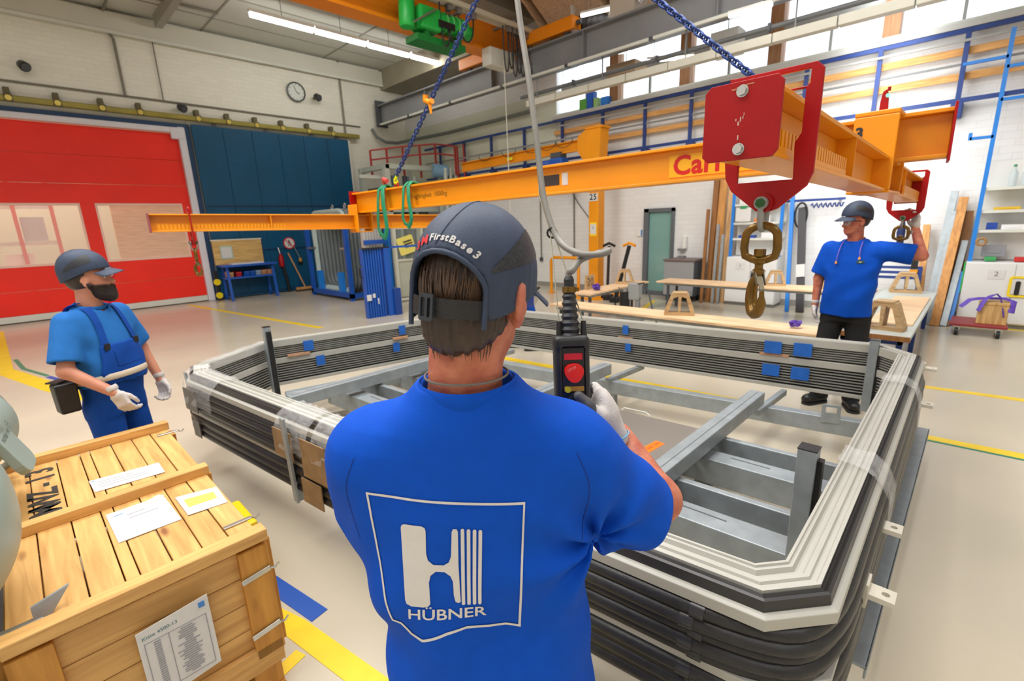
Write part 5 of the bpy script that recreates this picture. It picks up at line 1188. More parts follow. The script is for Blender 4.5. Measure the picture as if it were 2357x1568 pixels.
obj('gland_clamp', plocal(MB().cyl((0,0,.188),(0,0,.2),.0145,n=18).box(.01,.02,-.006,.006,.19,.198)), BRASS, pt, local=True)
for x in (-.0235,.028): obj('wire_boot', plocal(MB().cyl((x,-.004,.095),(x,-.004,.128),.0072,.0052,n=12)), BLACK, pt, local=True)
gt = pd+eu*.249
cb_ = [gt-eu*.01, gt+eu*.008+ex*.001, (.903,.679,1.64),(.93,.674,1.663),(.958,.644,1.676),(.948,.61,1.683),(.93,.623,1.676),(.923,.68,1.678),(.941,.753,1.71),(.965,.815,1.806),(.999,.865,1.952),(1.037,.923,2.131),(1.083,.997,2.339),(1.154,1.12,2.814),(1.2,1.25,4.4),(1.25,1.35,7.14)]
def smooth_path(P, n=5):
    P = [Vector(p) for p in P]; out = []
    for i in range(len(P)-1):
        a, b, c, d = P[max(i-1,0)], P[i], P[i+1], P[min(i+2,len(P)-1)]
        for k in range(n):
            t_ = k/n; out.append(.5*((2*b)+(c-a)*t_+(2*a-5*b+4*c-d)*t_*t_+(3*b-a-3*c+d)*t_**3))
    return out+[P[-1]]
cbl = thing('control_cable', 'thick grey pendant cable looping down to the pendant control', 'cable', gt)
obj('cable', MB().tube(smooth_path(cb_), .008, 10), mat('cable_grey', S(132,128,120), .4, var=.12, vs=20), cbl, smooth=70)
WR = mat('steel_wire', S(170,164,140), .4, metal=.3)
wj = Vector((.943,.773,1.725))
for x in (-.0235,.028):
    b0 = Mp @ Vector((x,-.004,.125))+pd; obj('strain_wire', MB().tube([b0, wj+Vector((.003,-.003,.0))*(1 if x > 0 else -1), (.965,.831,1.817), (1.001,.868,1.952), (1.086,1.0,2.344), (1.157,1.124,2.82), (1.203,1.254,4.4), (1.253,1.354,7.14)], .0016, 6), WR, cbl)
obj('cable_tie', MB().tube([wj+Vector((.012*math.cos(a)*.7,-.012*math.cos(a)*.7,.012*math.sin(a))) for a in np.linspace(0,2*PI,12,False)], .003, 6, True), BLACK, cbl)

# ================================================================ wooden crate on a pallet, left foreground
cr = thing('wooden_crate', 'pine plank transport crate with stencilled lid in the left foreground', 'crate', (.095,2.52,0), math.radians(.5))
W2, L2, ZT, ZB = .335, .79, .655, .19
def cobj(nm, mb, m_, par=cr, **k): return obj(nm, mb, m_, par, local=True, **k)
xs = [-.335,-.245,-.145,-.055,-.015,.075,.165,.25,.335]
for i in range(8): cobj('lid_plank', MB().box(xs[i]+.002,xs[i+1]-.002,-L2+.03,L2-.03,ZT-.02,ZT+.002*(i % 2)), PINE_Y, bevel=.003)
for y, w in ((-L2,.06),(-.06,.055),(L2-.055,.055)): cobj('lid_batten', MB().box(-W2-.005,W2+.01,y,y+w,ZT,ZT+.045), PINE_X, bevel=.004)
zs = [.2,.31,.42,.53,.635]
for i in range(4):
    cobj('end_plank', MB().box(-W2+.01,W2-.01,-L2+.032,-L2+.052,zs[i]+.0015,zs[i+1]-.0015), PINE_X, bevel=.002)
    cobj('end_plank', MB().box(-W2+.01,W2-.01,L2-.052,L2-.032,zs[i]+.0015,zs[i+1]-.0015), PINE_X, bevel=.002)
    for s in (-1,1): cobj('side_plank', MB().box(s*(W2-.005)-.01,s*(W2-.005)+.01,-L2+.04,L2-.04,zs[i]+.0015,zs[i+1]-.0015), PINE_Y, bevel=.002)
for x in (-W2+.045,W2-.045):
    for y in (-L2+.005,L2-.035): cobj('corner_board', MB().box(x-.05,x+.05,y,y+.028,ZB-.01,.64), PINE_D, bevel=.003)
for s in (-1,1):
    for y in (-L2+.04,-.02,L2-.12): cobj('side_board', MB().box(s*(W2+.013)-.011,s*(W2+.013)+.011,y,y+.09,ZB-.01,.64), PINE_D, bevel=.003)
cobj('bottom_rail', MB().box(-W2,W2,-L2+.005,-L2+.03,ZB-.02,ZB+.035), PINE_X, bevel=.003)
DK = mat('stencil_ink', (.035,.03,.025), .7)
for i, ch in enumerate('MWZ-13'):
    cobj('stencil_letter', text_mb(ch, .135, (-.205-.03*(i % 2)*0, .135+.098*i, ZT+.0035), (0,1,0), (-1,0,0), bold=.004), DK)
# latches
def latch(x, y, z, d, up=False):
    l = cobj('latch', MB().bar((x,y,z),Vector((x,y,z))+Vector(d)*.1,.02,.006,(0,0,1) if not up else (0,-1,0)), CHROME, bevel=.002)
    cobj('latch_loop', MB().tube([Vector((x,y,z))+Vector(d)*(.1+.03*f)+Vector((0,0,-.012*math.sin(f*PI))) for f in (0,.5,1)], .004, 6), CHROME, l)
latch(.25,-.6,ZT+.006,(1,0,0)); latch(-.25,-.66,ZT+.006,(-1,0,0)); latch(.27,.66,ZT+.006,(1,0,0))
for z in (.53,.29): latch(.235,-L2-.002,z,(1,0,.12),True)
# documents
def sheet(lb, pts, z, m_=PAPER, film_=False, name='document_sheet'):
    t = thing(name, lb, 'document', (sum(p[0] for p in pts)/4, sum(p[1] for p in pts)/4, z))
    obj('paper', MB().prism([pts], (0,0,z), (1,0,0), (0,1,0), (0,0,.0025)), m_, t)
    return t
def lines(t, pts, z, rows, m_):
    a, b, c, d = [Vector((*p,0)) for p in pts]; n = len(rows)
    for k, (f0, f1, v) in enumerate(rows):
        p0 = (d+(a-d)*v)+((c+(b-c)*v)-(d+(a-d)*v))*f0; p1 = (d+(a-d)*v)+((c+(b-c)*v)-(d+(a-d)*v))*f1
        obj('print_line', MB().bar(p0+Vector((0,0,z)), p1+Vector((0,0,z)), .005, .0006), m_, t)
PGR = mat('print_grey', S(150,150,156), .6); PBL = mat('print_blue', S(70,130,200), .6)
p1 = [(.036,2.82),(.298,2.785),(.298,2.645),(.044,2.67)]; t = sheet('long white document sleeve on the crate lid behind the middle batten', p1, .658); lines(t, p1, .661, [(.08,.6,.7),(.08,.75,.5),(.08,.8,.3)], PGR); lines(t, p1, .661, [(.02,.07,.88)], PBL)
p2 = [(.052,2.40),(.246,2.398),(.257,2.125),(.061,2.129)]; t = sheet('large white document sleeve in the middle of the crate lid', p2, .658); lines(t, p2, .661, [(.3,.6,.75),(.3,.8,.62)], PGR); lines(t, p2, .661, [(.1,.25,.85)], PBL)
obj('flap', MB().prism([[(.176,2.388),(.23,2.417),(.251,2.388),(.203,2.356)]], (0,0,.661), (1,0,0), (0,1,0), (0,0,.0012)), mat('flap_cream', S(238,222,190), .6), t)
p3 = [(.277,2.335),(.425,2.295),(.42,2.119),(.282,2.136)]; t = sheet('crumpled document pouch with a yellow slip on the crate lid', p3, .658); obj('yellow_slip', MB().prism([[(.297,2.28),(.402,2.255),(.4,2.19),(.299,2.2)]], (0,0,.6605), (1,0,0), (0,1,0), (0,0,.002)), mat('slip_yellow', S(246,226,90), .6), t)
# packing list on the near end
pk = thing('packing_list', 'white printed packing list fixed to the near end of the crate', 'document', (.13,1.728,.42), math.radians(.5))
obj('paper', MB().prism([[(-.1,-.155),(.1,-.135),(.1,.145),(-.1,.125)]], (0,-.004,0), (1,0,0), (0,0,1), (0,.003,0)), PAPER, pk, local=True)
obj('logo', MB().box(.07,.088,-.006,-.004,.108,.128), PBL, pk, local=True)
obj('heading', text_mb('Kiste 4500-13', .017, (-.04,-.0045,.1), (1,0,.06), (0,0,1)), mat('print_teal', S(40,110,120), .6), pk, local=True)
rr = random.Random(3)
obj('table_frame', MB().box(-.085,.085,-.0055,-.0045,.076,.078).box(-.085,.085,-.0055,-.0045,-.12,-.118).box(-.086,-.084,-.0055,-.0045,-.12,.078).box(.084,.086,-.0055,-.0045,-.12,.078).box(-.022,-.02,-.0055,-.0045,-.12,.078), PGR, pk, local=True)
tx = MB()
for k in range(22):
    z = .066-.0083*k; w = rr.uniform(.012,.04); tx.box(-.062,-.044,-.0055,-.0045,z,z+.004).box(.03-w,.03+w*.8,-.0055,-.0045,z,z+.004)
obj('list_print', tx, PGR, pk, local=True, kind='stuff')
pa = thing('pallet', 'low wooden pallet under the pine transport crate', 'pallet', (.095,2.52,0), math.radians(.5))
for x in (-.27,0,.27): obj('skid', MB().box(x-.05,x+.05,-L2+.02,L2-.02,.022,.12), PINE_D, pa, local=True, bevel=.003); obj('skid_board', MB().box(x-.05,x+.05,-L2+.01,L2-.01,0,.022), PINE_D, pa, local=True)
for y in (-L2+.01,-.05,L2-.11): obj('deck_board', MB().box(-W2,W2,y,y+.1,.12,.17), PINE_X, pa, local=True, bevel=.003)
t = thing('yellow_bumper', 'yellow steel edge guard standing behind the right side of the crate', 'guard', (.56,2.65,0))
obj('guard', MB().box(.5,.61,2.5,2.8,.02,.3), mat('guard_yellow', S(236,196,0), .4), t, bevel=.01); obj('foot', MB().box(.48,.64,2.48,2.82,0,.02), mat('guard_yellow', S(236,196,0), .4), t)
# sage green machine at the left edge
mc = thing('process_machine', 'sage green rounded machine housing at the left edge of the picture', 'machine', (-.5,2.3,0))
SG = mat('sage_green', S(150,166,158), .42, var=.05, vs=3)
def big(P):
    d = ell(P, (-.42,2.02,.98), (.285,.36,.33)); d = smin(d, cone(P, (-.5,2.05,.9), (-.55,2.0,.35), .26, .16), .1)
    return smax(d, P[:,0]+.115, .05)
obj('housing', surf(big, (-.85,1.6,.1), (-.05,2.5,1.35), .02), SG, mc, smooth=70)
def small(P):
    d = cone(P, (-.36,2.62,1.0), (-.33,3.0,.98), .17, .2); return smax(d, P[:,1]-3.05, .04)
obj('upper_housing', surf(small, (-.65,2.35,.72), (-.05,3.15,1.28), .015), SG, mc, smooth=70)
cv = obj('cover_plate', MB().prism([rrect(.2,.26,.05)], (-.185,2.72,.95), (.1,.99,0), (-.35,0,.94), (.03,0,.01)), SG, mc, bevel=.01)
for k, tx_ in enumerate(('69','MOTOR TYPE','AC 3 PHASE','IP 54')): obj('cover_print', text_mb(tx_, (.05,.026,.026,.026)[k], (-.163-.012*k,2.73,1.03-.045*k), (.1,.99,0), (-.35,0,.94), .012), mat('print_dark', S(90,104,100), .6), cv)
obj('bracket', MB().prism([[(0,0),(.09,.02),(.0,-.09)]], (-.17,1.86,.70), (1,.1,0), (0,.2,1), (0,.01,0)), GALV, mc)
for z, y in ((.98,3.3),(.8,3.15)): obj('hose', MB().tube([(-.25+.07*math.cos(a),y,z+.08*math.sin(a)) for a in np.linspace(-1.6,1.8,12)], .018, 8), mat('hose_olive', S(130,128,112), .5), mc, smooth=60)
obj('hose_riser', MB().cyl((-.3,3.2,.0),(-.3,3.2,.95),.05,n=12), MATS['hose_olive'], mc, smooth=50)
obj('column', MB().box(-.62,-.42,1.85,2.25,0,.5), BLACK, mc, bevel=.03)
obj('base', MB().box(-.75,-.3,1.6,3.3,0,.1), mat('machine_base_dark', S(56,56,58), .5), mc, bevel=.02)
obj('side_tank', MB().box(-.42,-.25,1.62,1.85,.1,.6), BLACK, mc, bevel=.03)
obj('blue_box', MB().box(-.5,-.4,1.5,1.62,.0,.62), BLUE, mc, bevel=.01)

# ================================================================ people
SKIN = mat('skin', S(206,140,112), .5, var=.08, vs=14, bump=.08, bs=120); SKIN.node_tree.nodes['Principled BSDF'].inputs['Subsurface Weight'].default_value = .08
SKIN_R = mat('skin_ruddy', S(200,126,96), .5, var=.14, vs=22, dark=S(176,92,70), bump=.22, bs=150)
TEE = mat('royal_blue_cotton', S(0,76,188), .8, var=.05, vs=30, bump=.12, bs=700, spec=.2)
TEE2 = mat('light_blue_cotton', S(40,110,184), .8, var=.06, vs=20, bump=.1, bs=500, spec=.2)
OVR = mat('overall_blue', S(16,72,160), .75, var=.1, vs=12, bump=.1, bs=300, spec=.2)
TRB = mat('black_work_cloth', S(40,40,42), .8, var=.15, vs=10, spec=.2)
CAPM = mat('navy_cap_cloth', S(46,60,84), .6, var=.06, vs=20, bump=.1, bs=260)
CAPD = mat('cap_trim_black', (.012,.012,.014), .6)
GLV = mat('glove_knit', S(206,200,196), .75, var=.06, vs=40, bump=.25, bs=260)
GLD = mat('glove_coating', S(84,84,86), .5, var=.15, vs=40)
HAIR = mat('dark_brown_hair', S(58,42,32), .42, var=.3, vs=60, stretch=(1,1,.12))
BOOT = mat('black_leather', (.014,.014,.016), .4)
EYEW = mat('eye_white', S(226,220,214), .2); IRIS = mat('iris_brown', S(50,36,26), .2); LIPM = mat('lips', S(186,104,94), .5)
SPEC = mat('spectacle_lens', (.75,.82,.9), .02, alpha=.3); TEMP = mat('temple_black', (.015,.015,.016), .3)

def head_d(P):
    """bare head, origin between the ears, facing +y"""
    d = smin(ell(P, (0,-.01,.022), (.074,.094,.092)), ell(P, (0,.03,-.045), (.058,.064,.08)), .04)
    d = smin(d, ell(P, (0,.05,-.1), (.038,.036,.026)), .03)
    d = smin(d, ell(P, (0,.086,.006), (.046,.012,.009)), .018)
    for s in (-1,1): d = smax(d, -ell(P, (s*.031,.1,-.013), (.019,.015,.011)), .014); d = smin(d, ell(P, (s*.042,.066,-.042), (.02,.018,.016)), .02)
    d = smin(d, cone(P, (0,.09,-.01), (0,.109,-.046), .007,.012), .012)
    for s in (-1,1): d = smin(d, ell(P, (s*.011,.098,-.05), (.009,.01,.008)), .006)
    d = smin(d, ell(P, (0,.089,-.077), (.022,.009,.006)), .008); d = smin(d, ell(P, (0,.087,-.087), (.019,.009,.006)), .008)
    for s in (-1,1):
        e = smin(ell(P, (s*.079,-.004,-.018), (.009,.021,.03)), ell(P, (s*.077,-.002,-.046), (.008,.01,.013)), .012)
        e = smax(e, -ell(P, (s*.09,.004,-.018), (.009,.012,.02)), .006); d = smin(d, e, .008)
    return d
def frame(o, yaw=0, pitch=0, roll=0, s=1.0):
    return Matrix.Translation(o) @ Matrix.Rotation(yaw, 4, 'Z') @ Matrix.Rotation(pitch, 4, 'X') @ Matrix.Rotation(roll, 4, 'Y') @ Matrix.Scale(s, 4)
def xf(mb, M): mb.v = [M @ Vector(v) for v in mb.v]; return mb
def to_local(P, M):
    A = np.array(M.inverted()); return P@A[:3,:3].T+A[:3,3]
def cap_d(P, rx=.098, ry=.122, rz=.118, th=.008, arch=True, z0=-.012, sl=.30):
    q = P-np.array((0,-.006,.018))
    e = q.copy(); e[:,2] = np.maximum(q[:,2],0)+.3*np.minimum(q[:,2],0)
    o = ell(e, (0,0,0), (rx,ry,rz)); fold = .0011*np.sin(np.arctan2(q[:,0],q[:,1])*26)*np.exp(-((q[:,2]+.01)/.035)**2); o = o+fold
    i = ell(e, (0,0,0), (rx-th*1.3,ry-th*1.3,rz-th*1.3)); d = np.maximum(o, -i)
    cut = z0-.012+sl*np.clip(q[:,1],-.12,.05); d = smax(d, cut-q[:,2], .003)
    if arch:
        w = .065; ar = np.sqrt(((q[:,0]-.008)/w)**2+(np.maximum(q[:,2]+.03,0)/.062)**2)-1
        d = np.where(q[:,1] < 0, smax(d, -ar*.05, .004), d)
    return d
def brim_mb(rx=.098, ry=.122, L=.062):
    vs = []; n = 14; m = 6
    for side in (0, -.0035):
        for i in range(n+1):
            a = math.radians(-62+124*i/n)
            for j in range(m+1):
                f = j/m; e = math.cos(a*.95)**.8; x = rx*math.sin(a)*(.99+.1*f); y = -.006+ry*math.cos(a)*.985+L*f*e
                z = .008-.028*f*e-.022*(math.sin(a))**2*(1+.4*f)+side; vs.append((x,y,z))
    q = (n+1)*(m+1); fs = []
    for i in range(n):
        for j in range(m):
            a, b, c, d = i*(m+1)+j, (i+1)*(m+1)+j, (i+1)*(m+1)+j+1, i*(m+1)+j+1; fs += [(a,b,c,d), (q+d,q+c,q+b,q+a)]
    for i in range(n): fs += [(i*(m+1)+m,(i+1)*(m+1)+m,q+(i+1)*(m+1)+m,q+i*(m+1)+m), (q+i*(m+1),q+(i+1)*(m+1),(i+1)*(m+1),i*(m+1))]
    for j in range(m): fs += [(j,j+1,q+j+1,q+j), (q+n*(m+1)+j,q+n*(m+1)+j+1,n*(m+1)+j+1,n*(m+1)+j)]
    return MB().add(vs, fs)
def on_cap(az, el_, k=1.004, rx=.098, ry=.122, rz=.118):
    """point on the cap dome; az from the back (-y) towards the right (+x)"""
    return Vector((rx*k*math.sin(az)*math.cos(el_), -.006-ry*k*math.cos(az)*math.cos(el_), .018+rz*k*math.sin(el_)))
def vent_mb(side=1):
    vs = []; n = 16
    for i in range(n+1):
        f = i/n; az = math.radians(52+72*f); w = math.sin(PI*min(1, f*.62+.02))**.9
        lo_ = .02+.30*f; hi_ = lo_+.50*w*.9
        for j in range(5): p = on_cap(az, lo_+(hi_-lo_)*j/4, 1.012); vs.append((p.x*side,p.y,p.z))
    return MB().add(vs, [(i*5+j,(i+1)*5+j,(i+1)*5+j+1,i*5+j+1) for i in range(n) for j in range(4)])
MESHV = mat('cap_mesh_vent', (.008,.008,.009), .5, var=.5, vs=220, dark=(.03,.035,.045))
def add_cap(root, MH, arch=True, dz=0):
    MH = MH @ Matrix.Translation((0,0,dz))
    c = obj('cap', xf(surf(lambda P: cap_d(P, arch=arch, z0=-.036 if arch else -.012, sl=.36 if arch else .3), (-.12,-.145,-.1), (.12,.135,.15), .0036 if arch else .005), MH), CAPM, root, local=True, smooth=60)
    obj('brim', xf(brim_mb(), MH), CAPM, c, local=True, smooth=50)
    for s in (1,-1): obj('vent_panel', xf(vent_mb(s), MH), MESHV, c, local=True, smooth=60, recalc=False)
    seam = MB()
    for az in (0,): seam.tube([on_cap(math.radians(az+2*k-0), .35+.1*k, 1.004) for k in range(13)], .0009, 5)
    obj('seam', xf(seam, MH), CAPM, c, local=True)
    return c
def add_eyes(root, MH):
    for s in (-1,1):
        e = obj('eye', xf(MB().lathe([(0,-.0115),(.0075,-.0087),(.0115,0),(.0075,.0087),(0,.0115)], (s*.031,.0765,-.0135), 14), MH), EYEW, root, local=True, smooth=80)
        obj('iris', xf(MB().cyl((s*.031,.0868,-.0135),(s*.031,.0886,-.0135),.0055,.003,n=12), MH), IRIS, e, local=True)
        obj('eyebrow', xf(MB().tube([(s*.016,.094,.004),(s*.03,.095,.008),(s*.046,.085,.004)], [.003,.0035,.002], 6), MH), HAIR, root, local=True, smooth=60)
    obj('mouth', xf(surf(lambda P: smin(ell(P,(0,.0905,-.0775),(.02,.0075,.0045)), ell(P,(0,.089,-.0865),(.017,.0075,.005)), .002), (-.03,.07,-.1), (.03,.105,-.06), .0015), MH), LIPM, root, local=True, smooth=80)
def glasses(root, MH):
    g = thing_part = obj('safety_glasses', xf(MB().tube([(.082,-.01,-.008),(.08,.04,-.004),(.07,.095,-.004)], [(.0045,.0016)]*3, 6).tube([(-.082,-.01,-.008),(-.08,.04,-.004),(-.07,.095,-.004)], [(.0045,.0016)]*3, 6).tube([(.07,.095,-.004),(.035,.112,.0),(0,.118,-.002),(-.035,.112,0),(-.07,.095,-.004)], .0018, 6), MH), TEMP, root, local=True, smooth=60)
    for s in (-1,1):
        vs = []
        for i in range(9):
            f = i/8; x = .008+.066*f; y = .117-.030*f**2.2
            for j in range(6):
                v = j/5; vs.append((s*x, y+.004*math.sin(PI*v), .001-.044*v*(1-.35*(2*f-1)**2)))
        obj('lens', xf(MB().add(vs, [(i*6+j,(i+1)*6+j,(i+1)*6+j+1,i*6+j+1) for i in range(8) for j in range(5)]), MH), SPEC, g, local=True, smooth=60, recalc=False)
def hand_d(P, curl=(.35,.5,.4), thumb=0):
    """right hand: wrist at the origin, fingers along +y, thumb side +x, palm towards -z"""
    d = smin(rbox(P, (.002,.052,0), (.039,.042,.014), .013), cone(P, (0,-.02,0), (0,.02,0), .026,.027,((0,0,1),.8)), .02)
    for x, ls, c in ((.031,(.042,.026,.021),0),(.0105,(.046,.029,.022),.06),(-.0105,(.043,.027,.021),.12),(-.03,(.034,.021,.018),.18)):
        p = np.array((x,.086,0)); a = 0; q = [p]
        for l, k in zip(ls, curl): a += k+c; p = p+np.array((x*.08*l, l*math.cos(a), -l*math.sin(a))); q.append(p)
        d = smin(d, chain(P, q, (.0105,.0098,.009,.008), .002), .006)
    q = [(.024,.025,-.008),(.046,.05,-.016),(.054,.078,-.024-thumb),(.052,.1,-.034-thumb)]
    return smin(d, chain(P, q, (.016,.0125,.011,.009), .003), .01)
def hand_mb(flip=False, curl=(.35,.5,.4)):
    mb = surf(lambda P: hand_d(P, curl), (-.06,-.055,-.12), (.09,.225,.03), .0035)
    if flip: mb.v = [(-x,y,z) for x, y, z in mb.v]; mb.f = [f[::-1] for f in mb.f]
    return mb
def aim(o, d, palm, s=1.0):
    y = Vector(d).normalized(); z = -(Vector(palm)-y*y.dot(Vector(palm))).normalized(); x = y.cross(z)
    M = Matrix((x,y,z)).transposed().to_4x4(); M.translation = Vector(o); return M @ Matrix.Scale(s, 4)
def decal(me_mb, bvh, root, nm, m_, off=.0016, seg=.012, ydir=1):
    """print laid on the cloth: flat outline mesh in (x,z), cut fine and dropped onto the surface"""
    bm = bmesh.new(); vs = [bm.verts.new((v[0], v[1], 0)) for v in me_mb.v]
    for f in me_mb.f:
        try: bm.faces.new([vs[i] for i in f])
        except ValueError: pass
    bmesh.ops.triangulate(bm, faces=bm.faces)
    for _ in range(6):
        le = [e for e in bm.edges if e.calc_length() > seg]
        if not le: break
        bmesh.ops.subdivide_edges(bm, edges=le, cuts=1); bmesh.ops.triangulate(bm, faces=[f for f in bm.faces if len(f.verts) > 3])
    out = MB(); bm.verts.ensure_lookup_table(); vv = []
    for v in bm.verts:
        h = bvh.ray_cast(Vector((v.co.x, -ydir*1.0, v.co.y)), Vector((0,ydir,0)))
        vv.append(h[0]+h[1].normalized()*off*(1 if h[1].y*ydir < 0 else -1) if h[0] else Vector((v.co.x,-.14*ydir,v.co.y)))
    out.add(vv, [tuple(x.index for x in f.verts) for f in bm.faces]); bm.free()
    o = obj(nm, out, m_, root, local=True, smooth=80, recalc=False); return o
def flat(loops):
    mb = MB(); mb.prism(loops, (0,0,0), (1,0,0), (0,1,0), (0,0,0)); n = sum(len(l) for l in loops)
    tri = tessellate_polygon([[Vector((*p,0)) for p in l] for l in loops]); out = MB(); out.v = [(*p,0) for l in loops for p in l]; out.f = [tuple(t_) for t_ in tri]; return out

# ---------------------------------------------------------------- the man with the pendant control (seen from behind)
OP = Matrix.Rotation(YAW, 4, 'Z') @ Vector((-.085,.86,0))
man = thing('person', 'man in a royal blue shirt and navy cap seen from behind holding the pendant control', 'person', OP, YAW)
MH = frame((.03,-.03,1.652), math.radians(-31), math.radians(-7), math.radians(3), 1.0)
EL = (.412,.125,1.115); WRI = (.352,.265,1.215); SHR = (.18,-.005,1.315); SHL = (-.19,.0,1.325); ELL_ = (-.235,.09,1.1); WRL = (-.08,.3,1.12)
def ear_d(P):
    d = None
    for s in (-1,1):
        Q = P*np.array((s,1,1)); e = smin(ell(Q, (.091,-.01,-.022), (.011,.024,.037), ((.9,-.44,0),(.44,.9,0),(0,0,1))), ell(Q, (.083,.002,-.056), (.008,.012,.015)), .012)
        e = smin(smax(e, -ell(Q, (.103,.004,-.02), (.012,.013,.024)), .005), cone(Q, (.07,.008,-.03), (.084,-.002,-.03), .016,.014), .012)
        d = e if d is None else np.minimum(d, e)
    return d
def skin_near(P):
    q = to_local(P, MH); d = smin(head_d(q), ear_d(q), .006)
    d = smin(d, cone(P, (.008,-.034,1.6), (-.008,-.026,1.42), .064,.07), .03)
    d = smin(d, stack(P, [(.0,0,.0,.05,.05),(.62,0,0,.1,.06),(1.0,0,0,.16,.08),(1.28,0,0,.16,.08),(1.35,0,0,.11,.06),(1.40,0,0,.06,.05)]), .03)
    for s, E_, W_, S_ in ((1,EL,WRI,SHR),(-1,ELL_,WRL,SHL)): d = smin(d, chain(P, [S_,E_,W_], (.05,.05,.031), .02), .03)
    for s in (-1,1): d = smin(d, chain(P, [(s*.09,0,.85),(s*.11,.02,.48),(s*.12,-.01,.1)], (.075,.055,.04), .02), .03)
    return d
obj('body', surf(skin_near, (-.33,-.2,.05), (.46,.36,1.8), .0062), SKIN_R, man, local=True, smooth=80)
def shirt_near(P):
    x, y, z = P.T
    t_ = stack(P, [(.60,0,0,.23,.15),(.80,0,0,.226,.145),(.99,0,0,.225,.14),(1.15,0,0,.232,.142),(1.25,0,-.006,.236,.135),(1.32,0,-.012,.228,.122),(1.365,0,-.018,.212,.112),(1.40,0,-.022,.18,.104),(1.425,0,-.024,.147,.097),(1.45,0,-.024,.116,.09),(1.475,0,-.024,.094,.082)], 2.3)
    sr = cone(P, SHR, (.338,.07,1.128), .09,.098); e = (P-np.array((.338,.07,1.128)))@(np.array((.338,.07,1.128))-np.array(SHR))/.255
    sr = smax(sr, e-.012, .008)
    sl = cone(P, SHL, (-.225,.065,1.165), .088,.086); e2 = (P-np.array((-.225,.065,1.165)))@(np.array((-.225,.065,1.165))-np.array(SHL))/.21
    sl = smax(sl, e2-.01, .008)
    d = smin(smin(t_, sr, .06), sl, .06)
    # folds: gathered at the right armpit, drape down the back, sag above the hem
    r1 = np.sqrt((x-.235)**2+(z-1.15)**2); an = np.arctan2(z-1.15, x-.235)
    d = d+.011*np.sin(an*7+.6)*np.exp(-(r1/.14)**2)*np.clip((r1)/.03,0,1)
    d = d+.0065*np.sin((x*.8+z*.6)*30+1)*np.exp(-((z-.93)/.12)**2)*np.clip((z-.6)/.2,0,1)
    d = d+.012*np.sin(x*20+z*7+np.sin(z*9)+.8*np.sin(x*9))*np.exp(-((z-.82)/.2)**2)+.008*np.sin((z*.9-x)*26)*np.exp(-((x+.16)/.09)**2-((z-1.0)/.14)**2)+.007*np.sin((z+x*.5)*24+1)*np.exp(-((x-.12)/.1)**2-((z-1.02)/.14)**2)
    d = d+.006*np.sin((x*.35-z)*20+2)*np.exp(-((x+.02)/.2)**2-((z-.98)/.13)**2)
    d = d+.007*np.sin(x*42+z*14)*np.exp(-((x-.27)/.07)**2-((z-1.22)/.1)**2)
    d = d+.007*np.sin(x*40-z*16)*np.exp(-((x+.25)/.06)**2-((z-1.2)/.09)**2)
    # neck opening and rolled collar
    d = smax(d, -cone(P, (0,-.026,1.40), (0,-.02,1.6), .078,.088), .004)
    # loose sleeve mouths
    for S_, E_ in ((SHR,(.372,.082,1.09)),(SHL,ELL_)):
        S_ = np.array(S_); E_ = np.array(E_); m_ = S_+(E_-S_)*.75; d = np.maximum(d, -cone(P, m_, S_+(E_-S_)*1.3, .072,.08))
    return d
sm_ = surf(shirt_near, (-.34,-.19,.62), (.47,.22,1.5), .0052)
shirt = obj('t_shirt', sm_, TEE, man, local=True, smooth=80)
bv = BVHTree.FromPolygons([Vector(v) for v in sm_.v], sm_.f)
cg = MB(); nk = []
for k in range(36):
    a = 2*PI*k/36; nk.append((.088*math.cos(a), -.026+.086*math.sin(a), 1.458-.006*math.sin(a)+.004*math.cos(2*a)))
obj('collar_rib', MB().tube(nk, [(.017,.0045)]*36, 8, True, flat=(0,0,1)), TEE, shirt, local=True, smooth=70)
def px(u, v): return (-.0515+(u-1020)*.00077-(v-1300)*.0000624, 1.1652-(u-1020)*.0000316-(v-1300)*.000896)
PRT = mat('white_print', S(214,210,206), .5, var=.04, vs=30)
def poly_px(pts): return [px(*p) for p in pts]
fr_o = [(840,1153),(1202,1160),(1203,1300),(1206,1461),(1170,1452),(1130,1453),(1075,1447),(1030,1458),(970,1483),(940,1474),(915,1450),(893,1448),(878,1400),(858,1290)]
fr_i = [(846,1158),(1198,1165),(1198,1300),(1200,1454),(1170,1446),(1130,1447),(1076,1441),(1030,1451),(971,1476),(944,1468),(918,1444),(897,1442),(883,1398),(863,1290)]
decal(flat([poly_px(fr_o), poly_px(fr_i)[::-1]]), bv, shirt, 'print_frame', PRT)
def rr_px(x0, y0, x1, y1, r, sk=0):
    out = []
    for cx_, cy_, a0 in ((x1-r,y0+r,-90),(x1-r,y1-r,0),(x0+r,y1-r,90),(x0+r,y0+r,180)):
        for k in range(5):
            a = math.radians(a0+90*k/4); X, Y = cx_+r*math.cos(a), cy_+r*math.sin(a); out.append((X+sk*(Y-y0), Y))
    return out
H_ = [(933,1210),(972,1210),(979,1213),(981,1220),(982,1270),(986,1284),(998,1293),(1022,1293),(1034,1286),(1039,1272),(1040,1218),(1043,1212),(1051,1212),(1054,1218),(1056,1290),(1062,1376),(1058,1380),(1050,1377),(1046,1362),(1044,1330),(1038,1317),(1024,1308),(1004,1308),(992,1318),(988,1334),(991,1384),(986,1391),(975,1394),(945,1394),(934,1389),(931,1380),(926,1290),(923,1218),(926,1212)]
decal(flat([poly_px(H_)]), bv, shirt, 'print_logo', PRT)
for k, u in enumerate((1060,1073.5,1087,1100)): decal(flat([poly_px(rr_px(u,1211+k,u+8,1385,3.8,.026-.004*k))]), bv, shirt, 'print_stripe', PRT, seg=.01)
